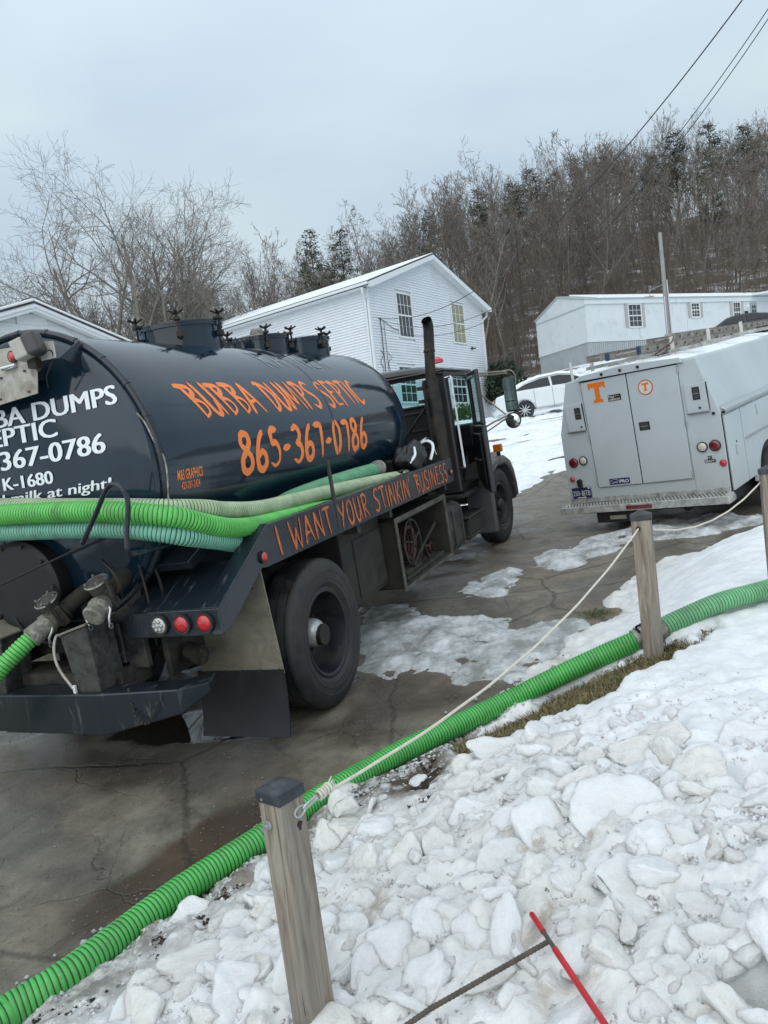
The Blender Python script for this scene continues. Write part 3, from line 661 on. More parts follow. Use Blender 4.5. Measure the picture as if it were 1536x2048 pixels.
b.build('service_conduit',M['wire'],H)
MB().lathe([(0,-.10),(.07,-.10),(.05,-.02),(0,0)],c=(8.0,0,3.95),ax='y',n=12).cyl((8.0,-.05,3.95),(8.2,-.16,3.95),.03,8).build('flood_light',M['dark'],H)
# white garage on the left
G=empty('garage',frame((-7.63,17.32,0),rotm(-46.95)),label='low white gabled outbuilding with wide lap boards at the left edge behind the tank',cat='garage')
gr=6.42; gs=.36; hw=3.6; ge=gr-gs*hw
MB().prism([(-hw,1.2),(hw,1.2),(hw,ge-.2),(0,gr-.2),(-hw,ge-.2)],'y',.28,7).build('wall',M['trim'],G)
def gt(z):
    if z<ge-.3: return (-hw,hw)
    k=(gr-.24-z)/gs
    return None if k<.1 else (-k,k)
siding_wall(G,-hw,hw,gr-.495-.2585*14,gt,[],step=.2585,c=.26,out=-1,individual=True,mat='trim',depth=.022)
for sgn in (-1,1):
    e=hw+.35; ze=gr-gs*e
    MB().prism([(0,gr),(sgn*e,ze),(sgn*e,ze-.04),(0,gr-.04)],'y',-.02,7.2).build('roof',M['shingle'],G)
    MB().prism([(0,gr+.075),(sgn*e,ze+.075),(sgn*e,ze+.003),(0,gr+.003)],'y',.0,7.2).build('roof_snow',M['snowclean'],G,bevel=.02)
    MB().prism([(0,gr-.042),(sgn*e,ze-.042),(sgn*e,ze-.22),(0,gr-.22)],'y',0,.03).build('rake_board',M['trim'],G)
    MB().prism([(0,gr-.075),(sgn*e,ze-.075),(sgn*e,ze-.14),(0,gr-.14)],'y',-.025,-.002).build('drip_edge',M['siding'],G)
    MB().prism([(0,gr-.19),(sgn*e,ze-.19),(sgn*e,ze-.21),(0,gr-.21)],'y',.032,.25).build('soffit',M['trim'],G)
# mobile home on the slope
MH=empty('mobile_home',frame((13.46,44.59,6.7),rotm(-21.74)),label='long pale mobile home with ribbed skirting on the slope at right',cat='mobile home')
ml=24; mw=5.2; z0,z1=1.27,3.5; pk=4.55
MB().prism([(0,z0),(mw,z0),(mw,z1+.12),(mw/2,pk+.02),(0,z1+.33)],'x',0,ml).build('wall',M['mobile'],MH)
MB().prism([(0.04,-1.5),(mw-.04,-1.5),(mw-.04,z0),(.04,z0)],'x',.04,ml-.04).build('skirting_backing',M['skirt'],MH)
b=MB()
for k in range(int(ml/.16)): b.box(.05+k*.16,.05+k*.16+.10,.005,.04,-1.4,z0-.02)
for k in range(int(mw/.16)): b.box(.005,.04,.05+k*.16,.05+k*.16+.10,-1.4,z0-.02)
tag(b.build('skirting',M['skirt'],MH),kind='stuff')
b=MB(); b.box(-.03,ml,-.035,0,z0-.04,z0+.05); b.box(-.035,0,-.03,mw,z0-.04,z0+.05); b.build('base_trim',M['trim'],MH)
b=MB(); b.box(-.035,0,0,mw,z1-.10,z1-.05); b.build('end_trim',M['skirt'],MH)
MB().box(-.05,ml,-.09,-.0,z1+.0,z1+.34).build('fascia',M['mobile'],MH,bevel=.02)
for x in (4.05,8.0,12.0): MB().box(x-.012,x+.012,-.008,0,z0+.05,z1).build('panel_joint',M['skirt'],MH)
MB().prism([(-.12,z1+.34),(mw/2,pk+.10),(mw+.1,z1+.2),(mw+.1,z1+.1),(mw/2,pk+.0),(-.12,z1+.27)],'x',-.06,ml).build('roof',M['skirt'],MH)
MB().prism([(-.14,z1+.44),(mw/2,pk+.20),(mw/2,pk+.105),(-.14,z1+.345)],'x',.9,ml).build('roof_snow',M['snowclean'],MH,bevel=.03)
for (a,bb,c,d) in ((3.28,4.22,1.27+.82,3.42),(8.42,9.05,1.27+1.32,3.42),(12.08,12.66,1.27+.9,3.42),(17.4,18.3,2.1,3.42)):
    window(MH,a,bb,c,d,y=-.01,cols=3,rows=2,fr=.08)
    for s in ((a-.30,a-.09),(bb+.09,bb+.30)): MB().box(s[0],s[1],-.05,-.01,c-.05,d+.05).build('shutter',M['shutter'],MH)
dr=MB().box(13.62,14.2,-.05,-.0,1.25,3.42).build('door',M['doorblue'],MH)
b=MB()
for i in range(2):
    for j in range(2): b.box(13.72+i*.21,13.72+i*.21+.16,-.06,-.052,2.75+j*.27,2.75+j*.27+.2)
b.build('pane',M['pane'],dr)
MB().box(13.3,13.42,-.12,-.0,3.1,3.25).build('porch_light',M['snowclean'],MH); MB().box(13.08,13.4,-.03,-.0,2.68,2.86).build('house_number_plaque',M['dark'],MH)
# porch roof at the right end
MB().prism([(-1.6,z1+.33),(0,z1+.48),(0,z1+.38),(-1.6,z1+.2)],'x',13.7,20).build('porch_roof',M['snowclean'],MH)
# ------------------------------------------------------------------ trees
def branch_mesh(name,seed,H=15,levels=4,spread=.5,first=.35,trunk_r=.16,stems=1,density=1.0,mats=('bark','twig'),up=.55,twig=1.0,lean=0,kids=(9,6,5,5),reach=1.0,thick=1.0):
    rnd=random.Random(seed); V=[];F=[];MI=[]
    def seg_tube(pts,rs,n,mi):
        prev=None; base=len(V)
        for i,p in enumerate(pts):
            t=(pts[min(i+1,len(pts)-1)]-pts[max(i-1,0)]).normalized()
            if prev is None: u=t.cross(Vector((.3,.9,.2))).normalized()
            else:
                u=prev-t*prev.dot(t); u=u.normalized() if u.length>1e-6 else t.orthogonal().normalized()
            prev=u; v=t.cross(u)
            for k in range(n):
                a=2*math.pi*k/n; V.append(p+(u*math.cos(a)+v*math.sin(a))*rs[i])
        for i in range(len(pts)-1):
            for k in range(n): F.append((base+i*n+k,base+i*n+(k+1)%n,base+(i+1)*n+(k+1)%n,base+(i+1)*n+k)); MI.append(mi)
    def grow(p,d,L,r,lv):
        ns={0:9,1:6,2:5,3:3,4:2}.get(lv,2); pts=[p.copy()]; dd=d.copy(); wob={0:.085,1:.16,2:.24,3:.30,4:.3}.get(lv,.3)
        for i in range(ns):
            dd=(dd+Vector((rnd.gauss(0,wob),rnd.gauss(0,wob),rnd.gauss(0,wob*.7)))+Vector((0,0,up*.22 if lv>0 else .1))).normalized()
            pts.append(pts[-1]+dd*(L/ns))
        rs=[max(.0045*twig,r*(1-.78*(i/ns)**(1.0 if lv else .9))) for i in range(ns+1)]
        seg_tube(pts,rs,7 if lv==0 else 5 if lv==1 else 3,0 if lv<2 else 1)
        if lv>=levels: return
        nk=int(kids[min(lv,3)]*density*(1 if lv else 1.35)+rnd.random())
        for k in range(nk):
            f=(first if lv==0 else .18)+(1-(first if lv==0 else .18))*(k+rnd.random()*.8)/nk; f=min(f,.99)
            j=f*ns; i=int(j); q=pts[i].lerp(pts[min(i+1,ns)],j-i); t=(pts[min(i+1,ns)]-pts[i]).normalized()
            az=rnd.random()*2*math.pi; side=t.orthogonal().normalized(); side=Matrix.Rotation(az,3,t)@side
            sp=spread*(1.15-.5*f)*rnd.uniform(.75,1.3)
            nd=(t*math.cos(sp*1.5)+side*math.sin(sp*1.5)).normalized()
            nl=reach*L*(rnd.uniform(.36,.58) if lv==0 else rnd.uniform(.34,.60))*(1.15-.62*f if lv==0 else 1.05-.35*f)
            grow(q,nd,nl,max(.005,rs[min(i,ns)]*min(.8,thick*rnd.uniform(.38,.62))),lv+1)
    for s in range(stems):
        a=2*math.pi*s/max(1,stems)+rnd.random(); off=Vector((math.cos(a),math.sin(a),0))*(trunk_r*1.2 if stems>1 else 0)
        ld=Vector((math.cos(a)*.42*(stems>1)*rnd.uniform(.4,1.15)+rnd.gauss(0,.04)+lean,math.sin(a)*.42*(stems>1)+rnd.gauss(0,.04),1)).normalized()
        grow(off+Vector((0,0,-.6)),ld,H*rnd.uniform(.88,1.02)*(1-.6*(ld.x**2+ld.y**2)),trunk_r*(1 if stems==1 else .8),0)
    V_=np.array([tuple(v) for v in V]); MI_=np.array(MI); F_=np.array(F)
    # split trunk and crown
    out=[]
    for mi,nm in ((0,'trunk'),(1,'crown')):
        f=F_[MI_==mi]; u=np.unique(f); rm=-np.ones(len(V_),int); rm[u]=np.arange(len(u))
        out.append(fast_mesh(name+'_'+nm,V_[u],rm[f],M[mats[mi]],smooth=(mi==0)))
    return out
def place_tree(meshes,x,y,s,rz,name='bare_tree',label=None,cat='tree',group=None,z=None,sz=None):
    zz=float(base_z(np.array([x]),np.array([y]))[0]) if z is None else z
    Mx=Matrix.Translation((x,y,zz))@Matrix.Rotation(rz,4,'Z')@Matrix.Diagonal((s,s,sz or s,1))
    r=empty(name,Mx,label=label,cat=cat,group=group)
    for me,nm in zip(meshes,('trunk','crown')): link(nm,me,r)
    return r
def pine_mesh(name,seed,H=15,r0=.18,crown0=.35,rad=2.6,loose=1.0):
    rnd=random.Random(seed); b=MB(); b.tube([(0,0,-.5),(.05,.03,H*.5),(0,0,H*.98)],[r0,r0*.65,.03],7); 
    V=[];F=[]
    z=H*crown0
    while z<H*.985:
        f=(z/H-crown0)/(1-crown0); R=rad*(1-f)**.7*(.55+.45*min(1,f*5))*rnd.uniform(.7,1.12)+.25
        for k in range(rnd.randint(4,6)):
            a=rnd.random()*6.283; L=R*rnd.uniform(.6,1.1); d=Vector((math.cos(a),math.sin(a),rnd.uniform(-.05,.3)))
            p0=Vector((0,0,z)); b.tube([p0,p0+d*L],[.03,.01],3)
            n=int(26*L/1.5*loose)+8
            for q in range(n):
                t=rnd.uniform(.25,1.0)**.8; c=p0+d*L*t+Vector((rnd.gauss(0,.17),rnd.gauss(0,.17),rnd.gauss(0,.10)))*(1+L*.12)
                dirn=Vector((d.x+rnd.gauss(0,.5),d.y+rnd.gauss(0,.5),rnd.uniform(-.1,.6))).normalized(); s=rnd.uniform(.12,.24)
                u=dirn.orthogonal().normalized(); u=Matrix.Rotation(rnd.random()*6.28,3,dirn)@u; i=len(V)
                V+= [c-u*s*.28,c+u*s*.28,c+dirn*s]; F.append((i,i+1,i+2))
        z+=rnd.uniform(.28,.5)*H/15
    tr=fast_mesh(name+'_trunk',[list(v) for v in b.v],[f for f in b.f if len(f)==4],M['bark'])
    return [tr,fast_mesh(name+'_crown',[tuple(v) for v in V],F,M['needle'])]
# big spreading tree at the left
big=branch_mesh('big_tree',23,H=15,levels=4,spread=.56,first=.34,trunk_r=.33,stems=7,density=.85,mats=('barkgrey','twiggrey'),up=.34,twig=1.5,kids=(7,6,6,5),reach=1.3,thick=1.25)
place_tree(big,-12.0,40,.86,1.9,name='spreading_tree',label='tall multi-trunked bare tree with a wide crown against the sky at left',z=3.9)
big2=branch_mesh('big_tree_two',29,H=10.5,levels=4,spread=.55,first=.3,trunk_r=.18,stems=4,density=.85,mats=('barkgrey','twiggrey'),up=.35,twig=1.5,kids=(8,7,6,5),reach=1.2)
place_tree(big2,-17.0,38,.85,.4,name='spreading_tree',label='lower bare tree with arching limbs left of the tall multi-trunked tree, above the outbuilding roof',z=3.5)
VAR=[branch_mesh('hardwood%s'%c,100+i,H=11.5,levels=4,spread=s*1.35,first=f*.85,trunk_r=.11,density=d_,up=u*.75,twig=2.4,mats=mt,kids=(11,7,5,3)) for i,(c,s,f,d_,u,mt) in enumerate((('a',.42,.38,.85,.8,('bark','twig')),('b',.36,.45,.8,.9,('barkgrey','twig')),('c',.5,.34,.85,.7,('bark','twiggrey')),('d',.40,.5,.85,.9,('bark','twig')),('e',.46,.42,.75,.8,('barkgrey','twiggrey')),('f',.34,.30,.75,.95,('bark','twig'))))]
PINE=[pine_mesh('pinea',3,15,.16,.38,2.4),pine_mesh('pineb',4,15,.16,.5,2.7,.9)]
rnd=random.Random(21)
def zof(x,y): return float(base_z(np.array([x]),np.array([y]))[0])
spots=[]; tries=0
while len(spots)<292 and tries<20000:
    tries+=1; y=rnd.uniform(54,124); half=.62*y; xc=rnd.uniform(-half*1.0,half*1.08); x=xc
    if y<62 and -2<x<8 and rnd.random()<.2: continue
    if x<-14 and y<60: continue
    dmin=2.0+.012*y
    if all((x-a)**2+(y-b)**2>dmin*dmin for a,b,_ in spots): spots.append((x,y,rnd.random()))
for i,(x,y,r) in enumerate(spots):
    hs=.95+.25*r; 
    if x<2: hs*=.80
    place_tree(VAR[rnd.randrange(6)],x,y,hs*rnd.uniform(.8,1.15),rnd.random()*6.28,label='bare brown hardwood standing among many alike on the wooded hillside',group='bare hardwoods on the hillside',z=zof(x,y))
# a few at the foot of the hill that frame the houses
for (x,y,s,v,lb) in ((7.9,52,1.02,4,'thick grey trunk rising between the white house and the mobile home'),(5.0,56,1.1,0,'tall bare tree whose crown spreads above the ridge of the white house'),(-3,50,.8,2,'bare tree behind the left slope of the white house roof'),(-9.5,52,.72,5,'slender bare tree left of the white house roof'),(10.2,53,.9,1,'bare tree close behind the left end of the mobile home')):
    place_tree(VAR[v],x,y,s,rnd.random()*6,name='bare_tree',label=lb,z=zof(x,y))
# pale bare sapling behind the gable
sap=branch_mesh('pale_sapling',77,H=11,levels=3,spread=.45,first=.3,trunk_r=.07,density=.6,up=.8,twig=1.2,mats=('barkpale','barkpale'),kids=(7,4,3,2)); place_tree(sap,9.0,58,1.0,.6,name='bare_tree',label='pale slender tree standing just behind the gable peak',z=zof(9,58))
for i,(x,y,s,v) in enumerate(((-3.6,60,.86,0),(-1.2,61,.84,0),(17,78,.95,1),(19.5,80,1.0,1),(28,92,.95,0),(37,84,1.0,1),(42,86,1.0,1),(47,88,.95,1),(51,84,.95,0),(24,88,.9,1),(8,78,.9,1),(33,96,.9,1),(12.5,72,.85,0),(31,76,.9,1),(38,78,.85,0),(45,76,.9,1),(22,72,.8,0),(15,88,.95,1))):
    place_tree(PINE[v],x,y,s,i*1.3,name='pine_tree',label='dark green pine among bare hardwoods on the hillside',group='pines on the hillside',z=zof(x,y))
# undergrowth and the far wood, too many to count
def simple_stems(n,region,h0,h1,r,seed,kids,mat,name,lab,cat='undergrowth',kind='stuff',spread=.5):
    rs=np.random.RandomState(seed); V=[];F=[]
    x,y=region(rs,n); z=base_z(x,y); 
    for i in range(n):
        h=rs.uniform(h0,h1); p=np.array([x[i],y[i],z[i]-.2]); d=np.array([rs.normal(0,.10),rs.normal(0,.06),1.0]); top=p+d*h
        def strip(a,b,w0,w1):
            t=b-a; t=t/(np.linalg.norm(t)+1e-9); u=np.cross(t,[.3,.95,.1]); u/=np.linalg.norm(u)+1e-9; v=np.cross(t,u); k=len(V)
            for q,ww in ((a,w0),(b,w1)):
                for c,s in ((1,0),(-.5,.87),(-.5,-.87)): V.append(q+(u*c+v*s)*ww)
            F.extend([(k,k+1,k+4,k+3),(k+1,k+2,k+5,k+4),(k+2,k,k+3,k+5)])
        strip(p,top,r,r*.35)
        for j in range(kids):
            f=rs.uniform(.2,.98); q=p+(top-p)*f; az=rs.uniform(0,6.28); L=h*rs.uniform(.15,.38)*(1.15-f*.7); e=np.array([math.cos(az)*spread,math.sin(az)*spread,rs.uniform(.35,.9)])*L
            strip(q,q+e,r*.38,r*.15)
            for jj in range(2):
                g=rs.uniform(.3,.9); q2=q+e*g; az=rs.uniform(0,6.28); e2=np.array([math.cos(az)*.6,math.sin(az)*.6,rs.uniform(.2,.8)])*L*.5; strip(q2,q2+e2,r*.18,r*.10)
    me=fast_mesh(name,np.array(V),np.array(F),M[mat]); o=link(name,me); return tag(o,label=lab,cat=cat,kind=kind)
def reg_a(rs,n):
    y=rs.uniform(53,118,n); x=rs.uniform(-.62,.70,n)*y; k=(x>-18)|(y>62); x=np.where(k,x,x+30); return x,y
simple_stems(5200,reg_a,2.2,7.5,.030,5,9,'brush','undergrowth','dense brown brush and saplings filling the wooded hillside')
def reg_b(rs,n): y=rs.uniform(50,60,n); x=rs.uniform(4,12.5,n); return x,y
simple_stems(260,reg_b,1.5,5,.02,6,9,'brush','undergrowth','brown brush on the snowy slope between the white house and the mobile home')
def reg_c(rs,n): y=rs.uniform(40,62,n); x=rs.uniform(-26,-2,n); return x,y
simple_stems(520,reg_c,2,6.5,.024,8,11,'brush','undergrowth','tangle of brown brush behind the two white buildings at left',spread=.7)
# shrubs by the house
rnd2=random.Random(5)
def shrub(name,loc,w,h,mat,label,n=900,s0=.06):
    V=[];F=[]
    for i in range(n):
        a=rnd2.random()*6.283; e=rnd2.uniform(-.2,1); rr=rnd2.uniform(.55,1)**.5; c=Vector((math.cos(a)*math.sqrt(max(0,1-e*e))*w*rr,math.sin(a)*math.sqrt(max(0,1-e*e))*w*rr,h*(.45+.5*e*rr)))
        c*=1+.18*math.sin(a*5+e*7); d=Vector((rnd2.gauss(0,1),rnd2.gauss(0,1),rnd2.gauss(.3,1))).normalized(); u=d.orthogonal(); i0=len(V); V+=[c,c+u*s0*.5+d*s0,c-u*s0*.5+d*s0*1.1]; F.append((i0,i0+1,i0+2))
    r=empty(name,Matrix.Translation(loc),label=label,cat='shrub'); link('foliage',fast_mesh('foliage',[tuple(v) for v in V],F,M[mat]),r)
    b=MB(); [b.tube([(rnd2.gauss(0,.1),rnd2.gauss(0,.1),-.1),(rnd2.gauss(0,w*.4),rnd2.gauss(0,w*.4),h*.6)],[.03,.012],4) for _ in range(7)]; b.build('stem',M['bark'],r)
shrub('evergreen_shrub',(6.9,37.5,3.3),1.0,3.0,'needle','dark evergreen shrub at the right corner of the white house',2600,.16)
shrub('evergreen_shrub',(4.2,34.0,3.2),.55,.95,'grassgreen','small yellow-green bush against the front of the white house seen through the cab',700,.10)
# ------------------------------------------------------------------ lettering
# brush glyphs: strokes in a unit cell (x 0..w, y 0..1)
GL={
'B':(.55,[[(.08,1.0),(.02,.92),(.18,.95),(.42,.9),(.40,.72),(.16,.55)],[(.16,1.0),(.20,.5),(.26,0)],[(.16,.56),(.46,.42),(.48,.16),(.24,0.0)]]),
'U':(.5,[[(.04,1.0),(.07,.35),(.16,.04),(.30,.05),(.42,.45)],[(.42,1.0),(.44,.5),(.50,0)]]),
'A':(.56,[[(.03,0),(.14,.5),(.26,1.0)],[(.26,1.0),(.38,.55),(.54,.02)],[(.12,.36),(.44,.40)]]),
'D':(.55,[[(.02,.95),(.16,1.0),(.36,.86),(.50,.55),(.40,.15),(.20,.0)],[(.16,.98),(.18,.5),(.20,.02)]]),
'M':(.72,[[(.05,0),(.10,.5),(.12,1.0)],[(.12,1.0),(.25,.45),(.36,.18)],[(.36,.18),(.46,.6),(.54,1.0)],[(.54,1.0),(.60,.5),(.70,0)]]),
'P':(.5,[[(.14,1.0),(.16,.5),(.20,0)],[(.0,.96),(.24,1.0),(.44,.82),(.36,.58),(.16,.48)]]),
'S':(.5,[[(.46,.92),(.28,1.0),(.10,.82),(.16,.62),(.38,.42),(.42,.18),(.24,.0),(.04,.10)]]),
'E':(.48,[[(.10,1.0),(.12,.5),(.14,0)],[(.06,1.0),(.44,.96)],[(.12,.54),(.38,.54)],[(.13,.02),(.46,.04)]]),
'T':(.5,[[(.0,.98),(.48,1.0)],[(.26,.98),(.26,.5),(.30,0)]]),
'I':(.18,[[(.08,1.0),(.09,.5),(.12,0)]]),
'C':(.5,[[(.44,.92),(.30,1.0),(.10,.75),(.08,.3),(.24,.0),(.48,.12)]]),
'W':(.7,[[(.02,1.0),(.10,.5),(.18,.0)],[(.18,.0),(.28,.4),(.34,.72)],[(.34,.72),(.42,.3),(.50,.0)],[(.50,.0),(.60,.5),(.66,1.0)]]),
'N':(.55,[[(.08,0),(.08,.5),(.10,1.0)],[(.10,1.0),(.28,.5),(.48,.02)],[(.48,.02),(.47,.5),(.48,1.02)]]),
'Y':(.5,[[(.0,1.0),(.12,.68),(.24,.48)],[(.46,1.0),(.34,.6),(.24,.3),(.18,.0)]]),
'O':(.52,[[(.26,1.0),(.08,.78),(.06,.3),(.22,.0),(.40,.10),(.46,.5),(.40,.86),(.26,1.0)]]),
'R':(.54,[[(.10,1.0),(.12,.5),(.14,0)],[(.02,.94),(.26,1.0),(.42,.82),(.34,.60),(.13,.50)],[(.14,.50),(.34,.25),(.52,.0)]]),
'K':(.52,[[(.10,1.0),(.12,.5),(.12,0)],[(.44,1.0),(.28,.66),(.12,.48)],[(.14,.5),(.32,.25),(.50,.0)]]),
"'":(.14,[[(.08,1.08),(.05,.82)]]),'-':(.36,[[(.03,.42),(.32,.46)]]),' ':(.34,[]),
'8':(.48,[[(.26,.55),(.08,.72),(.14,.96),(.34,.96),(.40,.76),(.26,.55),(.08,.36),(.08,.10),(.24,.0),(.42,.12),(.42,.36),(.26,.55)]]),
'6':(.48,[[(.40,1.0),(.20,.78),(.07,.42),(.09,.10),(.26,.0),(.42,.14),(.40,.38),(.26,.47),(.10,.34)]]),
'5':(.48,[[(.42,.98),(.14,.98)],[(.14,.98),(.11,.60)],[(.11,.60),(.30,.62),(.42,.42),(.40,.14),(.22,.0),(.04,.08)]]),
'3':(.48,[[(.06,.92),(.26,1.0),(.40,.84),(.34,.62),(.18,.54)],[(.18,.54),(.38,.46),(.44,.20),(.26,.0),(.04,.08)]]),
'7':(.44,[[(.03,.96),(.40,.98)],[(.40,.98),(.36,.5),(.34,0)]]),
'0':(.48,[[(.25,1.0),(.08,.76),(.07,.26),(.22,.0),(.40,.22),(.42,.74),(.25,1.0)]]),
}
def brush(text,height,mapf,name,mat,parent,th=.10,slant=.0,gap=.10,total=None,seed=1,wob=.012,wfac=1.0,offs=.0):
    """strokes of a painted brush letter; mapf(x,y,lift)->3D ; x runs along the line"""
    rnd=random.Random(seed); W=0; lay=[]
    for ch in text:
        w,_=GL[ch]; lay.append(W); W+=(w*wfac+gap)*height
    k=(total/(W-gap*height)) if total else 1
    objs=[]
    for ci,ch in enumerate(text):
        w,st=GL[ch]
        if not st: continue
        b=MB(); x0=lay[ci]*k; dy=rnd.uniform(-.03,.03)*height; 
        for si,s in enumerate(st):
            P=smooth_path([(p[0]*wfac*height*k,p[1]*height+dy,0) for p in s],7) if len(s)>2 else resample([Vector((p[0]*wfac*height*k,p[1]*height+dy,0)) for p in s],height*.08)
            P=resample(P,height*.05); n=len(P); L=[];Rr=[]
            for i,p in enumerate(P):
                t=(P[min(i+1,n-1)]-P[max(i-1,0)]).normalized(); nn=Vector((-t.y,t.x,0)); f=i/(n-1)
                ww=th*height*.5*(.82+.30*math.sin(f*3.1+si)+rnd.uniform(-.07,.07))*(1 if 0<i<n-1 else .62)
                q=p+Vector((rnd.uniform(-1,1),rnd.uniform(-1,1),0))*wob*height*.3
                L.append(q+nn*ww); Rr.append(q-nn*ww)
            L.insert(0,P[0]-(P[1]-P[0]).normalized()*th*height*.35); Rr.insert(0,L[0]+Vector((1e-4,0,0)))
            L.append(P[-1]+(P[-1]-P[-2]).normalized()*th*height*.4); Rr.append(L[-1]+Vector((1e-4,0,0)))
            lift=.0016+si*.0005+offs
            vs=[mapf(x0+q.x+slant*q.y,q.y,lift) for q in L]+[mapf(x0+q.x+slant*q.y,q.y,lift) for q in Rr]; m_=len(L)
            b.add(vs,[(i,i+1,m_+i+1,m_+i) for i in range(m_-1)])
        objs.append(b.build(name,M[mat],parent,fix=False))
    return objs
def type_mesh(text,size,bold=0,shear=0,space=1.0):
    c=bpy.data.curves.new('t','FONT'); c.body=text; c.size=size; c.offset=bold; c.shear=shear; c.space_character=space; c.resolution_u=3
    o=bpy.data.objects.new('t',c); col.objects.link(o); dg=bpy.context.evaluated_depsgraph_get(); dg.update()
    me=bpy.data.meshes.new_from_object(o.evaluated_get(dg)); bpy.data.objects.remove(o); bpy.data.curves.remove(c)
    V=[v.co.copy() for v in me.vertices]; F=[tuple(p.vertices) for p in me.polygons]; bpy.data.meshes.remove(me)
    return V,F
def typed(text,cap,mapf,name,mat,parent,width=None,bold=.0,shear=0,sub=0,space=1.0,align='l',fat=0):
    """flat print: text mesh mapped on to a surface; cap = capital height"""
    V,F=type_mesh(text,1.0,bold,shear,space)
    if not V: return None
    xs=[v.x for v in V]; x0,x1=min(xs),max(xs); ch=.73; s=cap/ch; kx=s if width is None else width/(x1-x0)
    b=bmesh.new(); vv=[b.verts.new(((v.x-x0)*kx,v.y*s,0)) for v in V]
    for f in F:
        try: b.faces.new([vv[i] for i in f])
        except ValueError: pass
    if sub: bmesh.ops.triangulate(b,faces=b.faces); bmesh.ops.subdivide_edges(b,edges=[e for e in b.edges if e.calc_length()>sub],cuts=2,use_grid_fill=False)
    off=0 if align=='l' else -(x1-x0)*kx if align=='r' else -(x1-x0)*kx/2
    if fat:
        g0=list(b.verts)+list(b.edges)+list(b.faces); L3=[]
        for k,dx in enumerate((-1,1)):
            r_=bmesh.ops.duplicate(b,geom=g0); vs_=[e for e in r_['geom'] if isinstance(e,bmesh.types.BMVert)]
            for v in vs_: v.co.x+=dx*fat; v.co.z=.0006*(k+1)
    for v in b.verts:
        q=Vector(mapf(v.co.x+off,v.co.y,.0016)); 
        if fat: q.y-=v.co.z
        v.co=q
    me=bpy.data.meshes.new(name); b.to_mesh(me); b.free(); me.materials.append(M[mat])
    return link(name,me,parent)
# ------------------------------------------------------------------ septic tank truck
TRM=frame((-1.527,5.440,.0207),rotm(22.75,4.25,1.75))
T=empty('tank_truck',TRM,label='dark navy septic tank truck with orange lettering parked on the wet driveway',cat='tank truck')
ZC,RC=1.843,.872
def headprof(y0,s,depth):   # dished head profile from rim to centre
    pr=[(RC,y0),(RC-.004,y0+s*.02),(RC-.016,y0+s*.042),(RC-.036,y0+s*.058)]
    n=10
    for i in range(1,n+1):
        r=(RC-.036)*(1-i/n); pr.append((r,y0+s*(.058+(depth-.058)*(1-(r/(RC-.036))**2))))
    return pr
Y0,Y1=-.985,3.02
tank=MB(); prof=headprof(Y0,-1,.13)[::-1]+headprof(Y1,1,.34)
seg=[]
for a,b_ in zip(prof,prof[1:]):
    seg.append(a)
    if abs(a[1]-b_[1])>2: seg+=[(RC,Y0+(Y1-Y0)*k/12) for k in range(1,12)]
seg.append(prof[-1])
tk=tank.lathe(seg,c=(0,0,ZC),ax='y',n=96).build('tank',M['tank'],T,smooth=True,angle=60)
def headmap(x,z,lift):
    r=min(1,math.hypot(x,z-ZC)/(RC-.036)); dep=.058+.072*(1-r*r); return dep
def onhead(x,z,lift):      # x,z measured on the plane y=-1.0
    for _ in range(3):
        dep=headmap(x+1.06*max(0,0),z,0)
        xx=x+1.06*(dep-.015); zz=z-.16*(dep-.015)
        dep=headmap(xx,zz,0)
    return (xx,Y0-dep-lift-.0025,zz)
def oncyl(y,arc,lift):     # arc measured from the crown towards the right
    a=arc/RC; return ((RC+lift)*math.sin(a),y,ZC+(RC+lift)*math.cos(a))
# weld seams and the conduit ring round the rear head
for y in (1.30,):
    MB().lathe([(RC-.001,y-.012),(RC+.0035,y-.004),(RC+.0035,y+.004),(RC-.001,y+.012)],c=(0,0,ZC),ax='y',n=96).build('weld_seam',M['tank'],tk,smooth=True)
rg=[(math.sin(a)*(RC+.012),Y0-.018,ZC+math.cos(a)*(RC+.012)) for a in [2*math.pi*k/96 for k in range(96)]]
MB().tube(rg,.021,8,closed=True).build('conduit_ring',M['navy'],T,smooth=True)
b=MB()
for k in range(-9,10):
    a=k*.24+.05; c=Vector((math.sin(a)*(RC+.012),Y0-.018,ZC+math.cos(a)*(RC+.012))); t=Vector((math.cos(a),0,-math.sin(a)))
    MB().cyl(c-t*.011,c+t*.011,.0245,8).build('conduit_tie',M['navy'],T)
MB().tube(smooth_path([(.80,-1.025,2.14),(.845,-1.03,2.08),(.875,-1.02,1.97),(.905,-1.0,1.84),(.885,-1.02,1.60)],6),.0055,6).build('trailer_cable',M['alu'],T,smooth=True)
